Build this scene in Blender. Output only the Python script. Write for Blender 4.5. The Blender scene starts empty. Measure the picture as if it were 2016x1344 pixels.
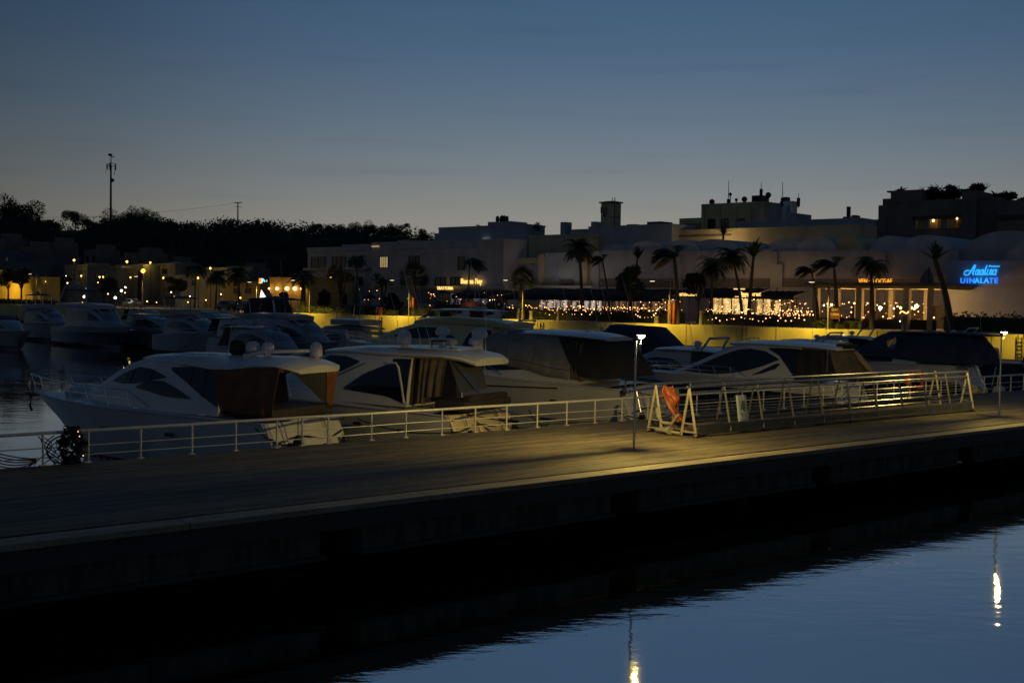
import bpy, bmesh, math, random
from math import sin, cos, pi, radians, atan, atan2, hypot, sqrt
from mathutils import Vector, Matrix

rnd = random.Random(7)
S = bpy.context.scene
COL = S.collection

# ------------------------------------------------------------------ camera geometry
FPX, CX, CY, H = 2383.0, 1008.0, 672.0, 5.8
PT, RL = atan(83 / FPX), atan(.0155)
cF = Vector((0, cos(PT), -sin(PT))); _r = Vector((1, 0, 0)); _u = Vector((0, sin(PT), cos(PT)))
cR = cos(RL) * _r + sin(RL) * _u; cU = -sin(RL) * _r + cos(RL) * _u

def ray(x, y):
    return cF + (x - CX) / FPX * cR - (y - CY) / FPX * cU
def ground(x, y, z):                       # point of the level z seen at a photo position
    d = ray(x, y); t = (z - H) / d.z
    return Vector((d.x * t, d.y * t, z))
def at(x, y, D):                           # point at distance D
    d = ray(x, y); t = D / d.y
    return Vector((d.x * t, D, H + d.z * t))

# frames: the pier (u along it, v towards the boats) and the quay (q along it, m inland)
pu = Vector((.75684, .65361, 0)); pv = Vector((-.65361, .75684, 0)); PO = Vector((3.498, 34.141, 0))
PANG = atan2(pu.y, pu.x)
def pier(a, b, z=0): return PO + pu * a + pv * b + Vector((0, 0, z))
qd = Vector((.747, -.665, 0)).normalized(); qm = Vector((-qd.y, qd.x, 0)); QO = Vector((-28, 167.5, 0)); QANG = atan2(qd.y, qd.x)
QZ = 3.4
def quay(s, n, z=0): return QO + qd * s + qm * n + Vector((0, 0, z))
def Q(px, py, n):                          # (s, z) on the vertical plane n metres behind the quay edge
    d = ray(px, py); t = (QO.dot(qm) + n) / (d.x * qm.x + d.y * qm.y)
    P = d * t
    return (P - QO).dot(qd), H + P.z
def qdist(px, n):
    d = ray(px, 590); t = (QO.dot(qm) + n) / (d.x * qm.x + d.y * qm.y); return d.y * t

# ------------------------------------------------------------------ materials
def nt_new(name):
    m = bpy.data.materials.new(name); m.use_nodes = True
    return m, m.node_tree, m.node_tree.nodes['Principled BSDF']
def mat(name, col, rough=.6, metal=0., noise=None, bump=None, spec=.5, trans=0., vary=.35, stretch=(1, 1, 1)):
    m, nt, b = nt_new(name)
    b.inputs['Roughness'].default_value = rough; b.inputs['Metallic'].default_value = metal
    b.inputs['Specular IOR Level'].default_value = spec
    b.inputs['Base Color'].default_value = (*col, 1)
    if noise or bump:
        tc = nt.nodes.new('ShaderNodeTexCoord'); mp = nt.nodes.new('ShaderNodeMapping'); mp.inputs['Scale'].default_value = stretch
        nt.links.new(tc.outputs['Object'], mp.inputs[0])
    if noise:
        n = nt.nodes.new('ShaderNodeTexNoise'); n.inputs['Scale'].default_value = noise; n.inputs['Detail'].default_value = 5
        nt.links.new(mp.outputs[0], n.inputs['Vector'])
        r = nt.nodes.new('ShaderNodeValToRGB'); e = r.color_ramp.elements
        e[0].position = .3; e[1].position = .72
        e[0].color = (*[c * (1 - vary) for c in col], 1); e[1].color = (*[min(1, c * (1 + vary * .6)) for c in col], 1)
        nt.links.new(n.outputs['Fac'], r.inputs[0]); nt.links.new(r.outputs[0], b.inputs['Base Color'])
    if bump:
        n2 = nt.nodes.new('ShaderNodeTexNoise'); n2.inputs['Scale'].default_value = bump[0]; n2.inputs['Detail'].default_value = 4
        nt.links.new(mp.outputs[0], n2.inputs['Vector'])
        bp = nt.nodes.new('ShaderNodeBump'); bp.inputs['Strength'].default_value = bump[1]; bp.inputs['Distance'].default_value = .05
        nt.links.new(n2.outputs['Fac'], bp.inputs['Height']); nt.links.new(bp.outputs[0], b.inputs['Normal'])
    if trans: b.inputs['Transmission Weight'].default_value = trans
    return m
def emat(name, col, st):
    m, nt, b = nt_new(name)
    b.inputs['Base Color'].default_value = (*col, 1)
    b.inputs['Emission Color'].default_value = (*col, 1); b.inputs['Emission Strength'].default_value = st
    return m

M = {}
M['gel'] = mat('gelcoat', (.62, .63, .64), .28, noise=.7, vary=.14)
M['gel_lit_cream'] = mat('gelcoat_lit_cream', (.68, .58, .32), .3, noise=.8, vary=.14)  # cream gelcoat with yellow lamp light put into the colour
M['gel_grey'] = mat('gelcoat_grey', (.40, .42, .45), .3, noise=.8, vary=.15)
M['navy'] = mat('navy_hull', (.014, .018, .03), .2)
M['black'] = mat('black_rubber', (.014, .014, .015), .6)
M['antifoul'] = mat('antifouling', (.03, .045, .07), .6, noise=3)
M['glass'] = mat('tinted_glass', (.006, .007, .009), .06, spec=.6)
M['steel'] = mat('steel', (.62, .62, .62), .25, 1., noise=6, vary=.15)
M['rope'] = mat('rope', (.05, .048, .045), .9)
M['c_brown'] = mat('canvas_brown', (.215, .085, .042), .9, noise=2.5, bump=(9, .35))
M['c_tan'] = mat('canvas_taupe', (.12, .095, .07), .9, noise=2.5, bump=(8, .3))
M['c_grey'] = mat('canvas_grey', (.24, .235, .23), .9, noise=1.6, bump=(5, .5))
M['c_black'] = mat('canvas_black', (.018, .018, .02), .85, noise=2, bump=(6, .4))
M['c_navy'] = mat('canvas_navy', (.035, .045, .08), .85, noise=2, bump=(6, .4))
M['c_gold'] = mat('canvas_gold', (.42, .30, .14), .85, noise=2, bump=(6, .4))
M['vinyl'] = mat('clear_vinyl', (.05, .055, .065), .12, spec=.7)
M['teak'] = mat('teak', (.16, .10, .055), .7, noise=8, stretch=(.2, 4, 1))
M['cushion'] = mat('cushion', (.035, .03, .028), .75, noise=3)
M['rail'] = mat('rail_paint', (.60, .62, .64), .32, .25, noise=5, vary=.2)
M['alu'] = mat('aluminium', (.40, .42, .44), .26, .9, noise=7, vary=.3)
M['orange'] = mat('orange_plastic', (.22, .038, .014), .5, noise=3, bump=(5, .4))
M['orange_dim'] = mat('faded_orange', (.13, .026, .008), .6, noise=3)
M['beam_blue'] = mat('beam_paint', (.055, .065, .095), .4, .2, noise=4)
M['alu_shaded'] = mat('shaded_aluminium', (.19, .19, .185), .45, .5, noise=7)  # darker aluminium, shade on the gangway posts put into the colour
M['gel_far'] = mat('dark_gelcoat', (.30, .32, .36), .4, noise=.8, vary=.25)
M['red'] = mat('red_paint', (.5, .05, .03), .5, noise=3)
M['pale'] = mat('pale_panel', (.42, .50, .58), .5, noise=2, vary=.12)
M['white'] = mat('white_paint', (.75, .75, .73), .5, noise=3, vary=.15)
M['whitewash'] = mat('whitewashed_wall', (.40, .38, .385), .9, noise=.35, vary=.25, bump=(3, .25))
M['cream_wall'] = mat('cream_wall', (.55, .45, .27), .9, noise=.35, vary=.25, bump=(3, .25))
M['ochre_wall'] = mat('ochre_wall', (.52, .36, .12), .9, noise=.3, vary=.25, bump=(3, .25))
M['grey_wall'] = mat('grey_wall', (.38, .38, .40), .9, noise=.3, vary=.25, bump=(3, .25))
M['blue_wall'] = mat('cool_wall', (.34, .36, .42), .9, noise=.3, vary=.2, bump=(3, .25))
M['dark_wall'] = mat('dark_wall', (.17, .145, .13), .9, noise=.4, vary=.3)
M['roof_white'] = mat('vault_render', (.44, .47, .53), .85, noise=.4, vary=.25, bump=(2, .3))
M['wood_frame'] = mat('dark_timber', (.035, .025, .02), .6, noise=4)
M['dark_glass'] = mat('window_glass', (.01, .012, .016), .08, spec=.6)
M['awning'] = mat('awning_black', (.012, .012, .013), .9, noise=2)
M['stone'] = mat('pale_stone', (.22, .19, .15), .85, noise=4, bump=(9, .4))
M['concrete'] = mat('concrete', (.26, .25, .23), .9, noise=1.2, bump=(6, .5))
M['paving'] = mat('paving', (.28, .24, .19), .85, noise=.8, bump=(6, .3))
M['bark'] = mat('bark', (.12, .09, .06), .95, noise=4, bump=(12, .8), stretch=(1, 1, .3))
M['palm_bark'] = mat('palm_bark', (.10, .075, .05), .95, noise=5, bump=(12, .9), stretch=(1, 1, 2.5))
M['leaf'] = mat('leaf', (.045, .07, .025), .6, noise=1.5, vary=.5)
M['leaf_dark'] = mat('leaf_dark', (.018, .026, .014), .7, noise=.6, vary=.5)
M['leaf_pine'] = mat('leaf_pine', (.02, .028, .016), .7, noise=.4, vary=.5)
M['frond'] = mat('palm_frond', (.05, .062, .022), .55, noise=1.2, vary=.5)
M['frond_y'] = mat('palm_frond_dry', (.10, .085, .035), .6, noise=1.2, vary=.4)
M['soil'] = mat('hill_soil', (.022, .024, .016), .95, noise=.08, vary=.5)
M['skin'] = mat('skin', (.42, .25, .17), .55)
M['shirt_p'] = mat('pale_shirt', (.60, .42, .26), .8)
M['shirt_d'] = mat('dark_shirt', (.03, .03, .04), .8)
M['trouser'] = mat('dark_trousers', (.02, .02, .025), .8)
M['hair'] = mat('dark_hair', (.012, .009, .007), .6)
M['metal_dark'] = mat('dark_metal', (.03, .03, .032), .5, .6)
M['lamp_pole'] = mat('pole_paint', (.17, .16, .13), .45, .3)
M['e_lamp'] = emat('lamp_lens', (1, .80, .48), 14)
M['e_sodium'] = emat('sodium_lens', (1, .60, .10), 3.6)
M['e_sodium_dim'] = emat('sodium_lens_dim', (1, .80, .45), 1.1)
M['e_orange'] = emat('orange_globe', (1, .42, .04), 4.5)
M['e_bulb'] = emat('warm_bulb', (1, .46, .13), 2.6)
M['e_bulb2'] = emat('warm_bulb_strong', (1, .54, .20), 5)
M['e_white'] = emat('white_bulb', (1, .86, .74), 6)
M['e_cool'] = emat('cool_bulb', (.75, .88, 1), 9)
M['e_room'] = emat('lit_room_glass', (1, .60, .22), .62)
M['e_room_w'] = emat('lit_white_room', (1, .84, .74), .42)
M['e_win'] = emat('lit_window', (1, .72, .30), .35)
M['e_sign'] = emat('sign_warm', (1, .68, .18), 1.15)
M['e_sign_o'] = emat('sign_orange', (1, .42, .03), .95)
M['e_blue'] = emat('neon_blue', (.03, .25, 1), 1.15)
M['e_cyan'] = emat('neon_cyan', (.03, .44, 1), 1.1)
M['e_red'] = emat('red_display', (1, .10, .02), .9)
M['e_logo_c'] = emat('logo_cyan', (.18, .68, 1), 1.6)
M['e_logo_o'] = emat('logo_orange', (1, .30, .02), 1.4)
M['e_logo_w'] = emat('logo_white', (.6, .6, .6), .8)

_m = bpy.data.materials.new('clear_plastic'); _m.use_nodes = True; _t = _m.node_tree; _t.nodes.clear()
_o = _t.nodes.new('ShaderNodeOutputMaterial'); _x = _t.nodes.new('ShaderNodeMixShader'); _a = _t.nodes.new('ShaderNodeBsdfTransparent'); _g = _t.nodes.new('ShaderNodeBsdfGlossy')
_g.inputs['Roughness'].default_value = .1; _x.inputs[0].default_value = .16; _a.inputs['Color'].default_value = (.80, .76, .70, 1)
_t.links.new(_a.outputs[0], _x.inputs[1]); _t.links.new(_g.outputs[0], _x.inputs[2]); _t.links.new(_x.outputs[0], _o.inputs['Surface']); M['clear'] = _m

# ------------------------------------------------------------------ mesh helpers
class MB:
    def __init__(s): s.v = []; s.f = []
    def add(s, vs, fs):
        o = len(s.v); s.v += [tuple(v) for v in vs]; s.f += [tuple(i + o for i in f) for f in fs]; return s
    def box(s, c, d, rz=0., ry=0., top=1.):
        x, y, z = d[0] / 2, d[1] / 2, d[2] / 2
        R = Matrix.Rotation(rz, 3, 'Z') @ Matrix.Rotation(ry, 3, 'Y'); c = Vector(c)
        P = []
        for k in (-1, 1):
            t = top if k > 0 else 1
            for a, b in ((-1, -1), (1, -1), (1, 1), (-1, 1)): P.append(c + R @ Vector((a * x * t, b * y * t, k * z)))
        return s.add(P, [(3, 2, 1, 0), (4, 5, 6, 7), (0, 1, 5, 4), (1, 2, 6, 5), (2, 3, 7, 6), (3, 0, 4, 7)])
    def tube(s, pts, r, n=8, caps=True):
        pts = [Vector(p) for p in pts]; rs = r if isinstance(r, (list, tuple)) else [r] * len(pts)
        rings = []
        for i, p in enumerate(pts):
            d = (pts[min(i + 1, len(pts) - 1)] - pts[max(i - 1, 0)])
            d = d.normalized() if d.length > 1e-9 else Vector((0, 0, 1))
            a = d.cross(Vector((0, 0, 1)))
            if a.length < .02: a = d.cross(Vector((1, 0, 0)))
            a.normalize(); b = d.cross(a)
            rings.append([p + (a * cos(2 * pi * k / n) + b * sin(2 * pi * k / n)) * rs[i] for k in range(n)])
        return s.rings(rings, caps)
    def rings(s, rings, caps=True, closed=True):
        n = len(rings[0]); vs = [v for r in rings for v in r]; fs = []
        for i in range(len(rings) - 1):
            for k in range(n if closed else n - 1):
                k2 = (k + 1) % n
                fs.append((i * n + k, i * n + k2, (i + 1) * n + k2, (i + 1) * n + k))
        if caps:
            fs.append(tuple(range(n - 1, -1, -1))); b = (len(rings) - 1) * n; fs.append(tuple(b + k for k in range(n)))
        return s.add(vs, fs)
    def lathe(s, c, prof, n=14):
        c = Vector(c)
        return s.rings([[c + Vector((r * cos(2 * pi * k / n), r * sin(2 * pi * k / n), z)) for k in range(n)] for r, z in prof])
    def ball(s, c, r, n=10, sz=1., m=6):
        return s.lathe(c, [(max(r * sin(pi * i / m), r * .02), -r * sz * cos(pi * i / m)) for i in range(m + 1)], n)
    def grid(s, rows): return s.rings(rows, False, False)
    def prism(s, poly, z0, z1):
        n = len(poly); vs = [(x, y, z0) for x, y in poly] + [(x, y, z1) for x, y in poly]
        fs = [tuple(range(n - 1, -1, -1)), tuple(range(n, 2 * n))] + [(i, (i + 1) % n, n + (i + 1) % n, n + i) for i in range(n)]
        return s.add(vs, fs)
    def build(s, name, m, parent=None, smooth=False, loc=None, rz=0., kind=None, thick=0., bevel=0.):
        me = bpy.data.meshes.new(name); me.from_pydata(s.v, [], s.f); me.update()
        bm = bmesh.new(); bm.from_mesh(me); bmesh.ops.recalc_face_normals(bm, faces=bm.faces); bm.to_mesh(me); bm.free()
        me.materials.append(m if not isinstance(m, str) else M[m])
        if smooth:
            for p in me.polygons: p.use_smooth = True
        o = bpy.data.objects.new(name, me); COL.objects.link(o)
        if parent is not None: o.parent = parent
        if loc is not None: o.location = loc
        o.rotation_euler.z = rz
        if kind: o['kind'] = kind
        if thick:
            md = o.modifiers.new('thickness', 'SOLIDIFY'); md.thickness = thick; md.offset = 0
        if bevel:
            md = o.modifiers.new('edge', 'BEVEL'); md.width = bevel; md.segments = 2; md.limit_method = 'ANGLE'
        if smooth:
            try: me.set_sharp_from_angle(angle=radians(42))
            except Exception: pass
        return o
def empty(name, label, cat, loc=(0, 0, 0), rz=0., group=None):
    o = bpy.data.objects.new(name, None); COL.objects.link(o); o.location = loc; o.rotation_euler.z = rz
    o.empty_display_size = .2
    o['label'] = label; o['category'] = cat
    if group: o['group'] = group
    return o
def tag(o, label, cat, group=None):
    o['label'] = label; o['category'] = cat
    if group: o['group'] = group
    return o
KIDS = {}
def kids(o):
    return [c for c in bpy.data.objects if c.parent is o] if False else KIDS.get(o.name, [])
def index_kids():
    KIDS.clear()
    for c in bpy.data.objects:
        if c.parent: KIDS.setdefault(c.parent.name, []).append(c)
def dup(o, loc, rz, label, sc=None, parent=None, group=None):
    c = o.copy(); COL.objects.link(c)
    if parent is not None: c.parent = parent
    if loc is not None: c.location = loc; c.rotation_euler.z = rz
    if sc: c.scale = (sc, sc, sc) if not isinstance(sc, tuple) else sc
    if label: c['label'] = label
    if group: c['group'] = group
    for ch in kids(o): dup(ch, None, 0, None, parent=c)
    return c
def light(name, loc, col, power, parent=None, rad=.08, spot=None):
    d = bpy.data.lights.new(name, 'SPOT' if spot else 'POINT'); d.color = col; d.energy = power; d.shadow_soft_size = rad
    if spot: d.spot_size = radians(spot); d.spot_blend = .6 if spot < 170 else .10
    o = bpy.data.objects.new(name, d); COL.objects.link(o); o.location = loc
    if parent is not None: o.parent = parent
    return o
def text_mesh(txt, size, depth=.03, shear=0., xs=1.):
    cu = bpy.data.curves.new('lettering', 'FONT'); cu.body = txt; cu.size = size; cu.extrude = depth; cu.shear = shear
    cu.align_x = 'CENTER'; cu.resolution_u = 3; cu.offset = size * .012
    o = bpy.data.objects.new('lettering', cu); COL.objects.link(o)
    bpy.context.view_layer.update()
    me = bpy.data.meshes.new_from_object(o.evaluated_get(bpy.context.evaluated_depsgraph_get()))
    bpy.data.objects.remove(o)
    vs = [(v.co.x * xs, -v.co.z, v.co.y) for v in me.vertices]; fs = [tuple(p.vertices) for p in me.polygons]
    mb = MB(); mb.add(vs, fs); return mb
ORD = 'first second third fourth fifth sixth seventh eighth ninth tenth eleventh twelfth thirteenth fourteenth fifteenth sixteenth seventeenth eighteenth nineteenth twentieth'.split()
def lerp_tab(tab, x):
    if x <= tab[0][0]: return tab[0][1]
    for (a, b), (c, d) in zip(tab, tab[1:]):
        if x <= c: return b + (d - b) * (x - a) / (c - a)
    return tab[-1][1]

# ------------------------------------------------------------------ camera
cam = bpy.data.cameras.new('camera'); co = bpy.data.objects.new('camera', cam); COL.objects.link(co)
mw = Matrix.Identity(4)
for i in range(3): mw[i][0] = cR[i]; mw[i][1] = cU[i]; mw[i][2] = -cF[i]
mw[0][3], mw[1][3], mw[2][3] = 0, 0, H
co.matrix_world = mw
cam.sensor_width = 36; cam.lens = 36 * FPX / 2016; cam.clip_start = .3; cam.clip_end = 6000
S.camera = co

# ------------------------------------------------------------------ world: dusk sky
w = bpy.data.worlds.new('World'); S.world = w; w.use_nodes = True
nt = w.node_tree; N = nt.nodes; Lk = nt.links
bg = N['Background']
tc = N.new('ShaderNodeTexCoord'); sep = N.new('ShaderNodeSeparateXYZ'); Lk.new(tc.outputs['Generated'], sep.inputs[0])
def math_node(op, a, b=None, clamp=False):
    n = N.new('ShaderNodeMath'); n.operation = op; n.use_clamp = clamp
    for i, v in enumerate((a, b)):
        if v is None: continue
        if isinstance(v, (int, float)): n.inputs[i].default_value = v
        else: Lk.new(v, n.inputs[i])
    return n.outputs[0]
ramp = N.new('ShaderNodeValToRGB'); cr = ramp.color_ramp
zs = math_node('MULTIPLY', math_node('ABSOLUTE', sep.outputs['Z']), 1.0, True)
Lk.new(zs, ramp.inputs[0])
stops = [(0., (.33, .295, .24)), (.065, (.268, .262, .238)), (.10, (.190, .220, .236)), (.15, (.116, .170, .232)), (.20, (.072, .130, .212)),
         (.25, (.051, .106, .192)), (.34, (.050, .110, .202)), (.5, (.024, .058, .120)), (1., (.012, .028, .058))]
cr.elements[0].position = 0; cr.elements[0].color = (*stops[0][1], 1)
cr.elements[1].position = 1; cr.elements[1].color = (*stops[-1][1], 1)
for p, c in stops[1:-1]:
    e = cr.elements.new(p); e.color = (*c, 1)
# glow side: the sun has set a little right of the middle of the view
SUNAZ = radians(7)
dotp = math_node('ADD', math_node('MULTIPLY', sep.outputs['X'], sin(SUNAZ)), math_node('MULTIPLY', sep.outputs['Y'], cos(SUNAZ)))
hz = math_node('SQRT', math_node('ADD', math_node('MULTIPLY', sep.outputs['X'], sep.outputs['X']), math_node('MULTIPLY', sep.outputs['Y'], sep.outputs['Y'])))
cs = math_node('DIVIDE', dotp, math_node('MAXIMUM', hz, .001))
r2 = N.new('ShaderNodeValToRGB'); c2 = r2.color_ramp
Lk.new(math_node('MULTIPLY_ADD', cs, .5) if False else math_node('ADD', math_node('MULTIPLY', cs, .5), .5), r2.inputs[0])
c2.elements[0].position = 0; c2.elements[0].color = (.40, .40, .42, 1)
c2.elements[1].position = 1; c2.elements[1].color = (1, 1, 1, 1)
for p, v in ((.80, .36), (.915, .40), (.950, .60), (.982, .88)):
    e = c2.elements.new(p); e.color = (v, v, v, 1)
# faint streaks of cloud
mp = N.new('ShaderNodeMapping'); mp.inputs['Scale'].default_value = (2.2, 2.2, 26); Lk.new(tc.outputs['Generated'], mp.inputs[0])
nz = N.new('ShaderNodeTexNoise'); nz.inputs['Scale'].default_value = 2.4; nz.inputs['Detail'].default_value = 6; Lk.new(mp.outputs[0], nz.inputs['Vector'])
r3 = N.new('ShaderNodeValToRGB'); r3.color_ramp.elements[0].position = .56; r3.color_ramp.elements[1].position = .80
r3.color_ramp.elements[0].color = (1, 1, 1, 1); r3.color_ramp.elements[1].color = (.87, .87, .90, 1); Lk.new(nz.outputs['Fac'], r3.inputs[0])
def mul(a, b):
    n = N.new('ShaderNodeMix'); n.data_type = 'RGBA'; n.blend_type = 'MULTIPLY'; n.inputs[0].default_value = 1
    Lk.new(a, n.inputs[6]); Lk.new(b, n.inputs[7]); return n.outputs[2]
col = mul(mul(ramp.outputs[0], r2.outputs[0]), r3.outputs[0])
Lk.new(col, bg.inputs['Color']); bg.inputs['Strength'].default_value = 1.0

sd = bpy.data.lights.new('afterglow_sun', 'SUN'); so = bpy.data.objects.new('afterglow_sun', sd); COL.objects.link(so)
sd.energy = .003; sd.angle = radians(40); sd.color = (1, .82, .6)
so.rotation_euler = Vector((-sin(SUNAZ), -cos(SUNAZ), -.10)).to_track_quat('-Z', 'Y').to_euler()

S.view_settings.view_transform = 'Standard'; S.view_settings.look = 'None'; S.view_settings.exposure = 0; S.view_settings.gamma = 1
S.render.engine = 'CYCLES'
S.cycles.use_denoising = True
try: S.cycles.denoiser = 'OPENIMAGEDENOISE'
except Exception: pass
S.cycles.max_bounces = 6; S.cycles.sample_clamp_indirect = 3.0; S.cycles.caustics_reflective = False; S.cycles.caustics_refractive = False
# ------------------------------------------------------------------ water
def water_mat():
    m = bpy.data.materials.new('harbour_water'); m.use_nodes = True; nt = m.node_tree; nt.nodes.clear()
    n = nt.nodes.new; l = nt.links.new
    out = n('ShaderNodeOutputMaterial'); mix = n('ShaderNodeMixShader'); d = n('ShaderNodeBsdfDiffuse'); g = n('ShaderNodeBsdfGlossy')
    d.inputs['Color'].default_value = (.004, .007, .009, 1); g.inputs['Color'].default_value = (.96, .98, 1, 1); g.inputs['Roughness'].default_value = .02
    fr = n('ShaderNodeFresnel'); fr.inputs['IOR'].default_value = 1.8
    tc = n('ShaderNodeTexCoord'); mp = n('ShaderNodeMapping'); mp.inputs['Rotation'].default_value = (0, 0, radians(-30)); mp.inputs['Scale'].default_value = (.7, 1.5, 1)
    l(tc.outputs['Object'], mp.inputs[0])
    n1 = n('ShaderNodeTexNoise'); n1.inputs['Scale'].default_value = 1.3; n1.inputs['Detail'].default_value = 5; n1.inputs['Roughness'].default_value = .5
    l(mp.outputs[0], n1.inputs['Vector'])
    n2 = n('ShaderNodeTexNoise'); n2.inputs['Scale'].default_value = .16; n2.inputs['Detail'].default_value = 2; l(mp.outputs[0], n2.inputs['Vector'])
    mm = n('ShaderNodeMath'); mm.operation = 'MULTIPLY'; l(n1.outputs['Fac'], mm.inputs[0])
    r = n('ShaderNodeMapRange'); r.inputs[1].default_value = .35; r.inputs[2].default_value = .7; r.inputs[3].default_value = .5; r.inputs[4].default_value = 1.4
    l(n2.outputs['Fac'], r.inputs[0]); l(r.outputs[0], mm.inputs[1])
    b = n('ShaderNodeBump'); b.inputs['Strength'].default_value = 1; b.inputs['Distance'].default_value = .008; l(mm.outputs[0], b.inputs['Height'])
    l(b.outputs[0], g.inputs['Normal']); l(b.outputs[0], fr.inputs['Normal'])
    fm_ = n('ShaderNodeMapRange'); fm_.inputs[1].default_value = .1; fm_.inputs[2].default_value = .6; fm_.inputs[3].default_value = .55; fm_.inputs[4].default_value = .97; l(fr.outputs[0], fm_.inputs[0]); l(fm_.outputs[0], mix.inputs[0]); l(d.outputs[0], mix.inputs[1]); l(g.outputs[0], mix.inputs[2]); l(mix.outputs[0], out.inputs['Surface'])
    return m
WZ = -.17
mb = MB(); mb.add([(-900, -60, WZ), (900, -60, WZ), (900, 1500, WZ), (-900, 1500, WZ)], [(0, 1, 2, 3)])
mb.build('water', water_mat(), kind='structure')

# ------------------------------------------------------------------ pier
def deck_mat():
    m, nt, b = nt_new('weathered_decking'); n = nt.nodes.new; l = nt.links.new
    tc = n('ShaderNodeTexCoord'); sp = n('ShaderNodeSeparateXYZ'); l(tc.outputs['Object'], sp.inputs[0])
    def ma(op, a, v=None):
        q = n('ShaderNodeMath'); q.operation = op
        for i, x in enumerate((a, v)):
            if x is None: continue
            if isinstance(x, (int, float)): q.inputs[i].default_value = x
            else: l(x, q.inputs[i])
        return q.outputs[0]
    row = ma('MULTIPLY', sp.outputs['Y'], 1 / .14); fl = ma('FLOOR', row); fr = ma('FRACT', row)
    seg = ma('FLOOR', ma('ADD', ma('MULTIPLY', sp.outputs['X'], .26), ma('MULTIPLY', fl, .37)))
    cx = n('ShaderNodeCombineXYZ'); l(fl, cx.inputs[0]); l(seg, cx.inputs[1])
    wn = n('ShaderNodeTexWhiteNoise'); wn.noise_dimensions = '2D'; l(cx.outputs[0], wn.inputs['Vector'])
    mp = n('ShaderNodeMapping'); mp.inputs['Scale'].default_value = (1.3, 4, 1); l(tc.outputs['Object'], mp.inputs[0])
    nz = n('ShaderNodeTexNoise'); nz.inputs['Scale'].default_value = 1.6; nz.inputs['Detail'].default_value = 7; l(mp.outputs[0], nz.inputs['Vector'])
    n2 = n('ShaderNodeTexNoise'); n2.inputs['Scale'].default_value = .35; n2.inputs['Detail'].default_value = 4; l(tc.outputs['Object'], n2.inputs['Vector'])
    tone = ma('ADD', ma('MULTIPLY', wn.outputs['Value'], .38), ma('ADD', ma('MULTIPLY', nz.outputs['Fac'], .75), ma('MULTIPLY', n2.outputs['Fac'], .35)))
    r = n('ShaderNodeValToRGB'); r.color_ramp.elements[0].position = .42; r.color_ramp.elements[1].position = 1.05
    r.color_ramp.elements[0].color = (.05, .046, .038, 1); r.color_ramp.elements[1].color = (.20, .175, .125, 1); l(tone, r.inputs[0])
    gap = ma('MINIMUM', ma('GREATER_THAN', fr, .11), 1.0)
    mx = n('ShaderNodeMix'); mx.data_type = 'RGBA'; l(gap, mx.inputs[0]); mx.inputs[6].default_value = (.008, .007, .006, 1); l(r.outputs[0], mx.inputs[7])
    l(mx.outputs[2], b.inputs['Base Color']); b.inputs['Roughness'].default_value = .72; b.inputs['Specular IOR Level'].default_value = .25
    bp = n('ShaderNodeBump'); bp.inputs['Strength'].default_value = .6; bp.inputs['Distance'].default_value = .02
    l(ma('ADD', ma('MULTIPLY', gap, .6), ma('MULTIPLY', nz.outputs['Fac'], .8)), bp.inputs['Height']); l(bp.outputs[0], b.inputs['Normal'])
    return m
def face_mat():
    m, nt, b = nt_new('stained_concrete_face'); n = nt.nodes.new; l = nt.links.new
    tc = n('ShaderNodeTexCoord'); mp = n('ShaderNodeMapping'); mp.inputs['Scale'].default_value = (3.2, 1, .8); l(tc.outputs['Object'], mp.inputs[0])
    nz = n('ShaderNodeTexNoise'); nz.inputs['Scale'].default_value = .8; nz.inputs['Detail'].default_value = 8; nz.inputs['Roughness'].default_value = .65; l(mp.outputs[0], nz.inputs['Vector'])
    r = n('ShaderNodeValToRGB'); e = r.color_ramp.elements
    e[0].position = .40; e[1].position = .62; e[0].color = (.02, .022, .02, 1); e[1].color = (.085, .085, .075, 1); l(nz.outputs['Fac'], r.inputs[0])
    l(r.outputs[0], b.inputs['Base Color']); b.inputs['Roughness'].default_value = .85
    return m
pz = 1.6
DK = deck_mat()
pr = empty('pier', 'long timber-decked pier crossing the picture above black water', 'pier', PO, PANG)
d = MB(); d.box((18, 1.825, pz - .06), (110, 8.25, .12)); d.build('decking', DK, pr)
k = MB()
x = -37
while x < 73:
    L_ = 5.5; k.box((x + L_ / 2, -2.805, pz - .04), (L_ - .015, .60, .12)); x += L_
k.build('edge_kerb', mat('kerb_timber', (.24, .215, .16), .7, noise=1.2, vary=.4, stretch=(.6, 3, 3), bump=(5, .4)), pr, bevel=.015)
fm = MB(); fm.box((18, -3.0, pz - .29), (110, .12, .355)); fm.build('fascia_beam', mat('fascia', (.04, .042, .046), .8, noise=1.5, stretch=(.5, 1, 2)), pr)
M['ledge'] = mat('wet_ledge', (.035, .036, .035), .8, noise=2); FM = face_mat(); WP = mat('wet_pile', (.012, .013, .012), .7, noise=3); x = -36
for i in range(13):
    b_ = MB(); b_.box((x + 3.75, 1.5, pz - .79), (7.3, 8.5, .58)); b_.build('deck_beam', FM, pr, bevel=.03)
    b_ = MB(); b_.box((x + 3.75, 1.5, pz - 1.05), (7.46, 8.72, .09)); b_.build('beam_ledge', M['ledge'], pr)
    for yy in (.6, 4.9):
        pl = MB(); pl.lathe((x, yy, -3), [(.3, 0), (.3, 4.3)], 14)
        pl.build('pile', WP, pr, smooth=True)
    x += 8.3
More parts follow.
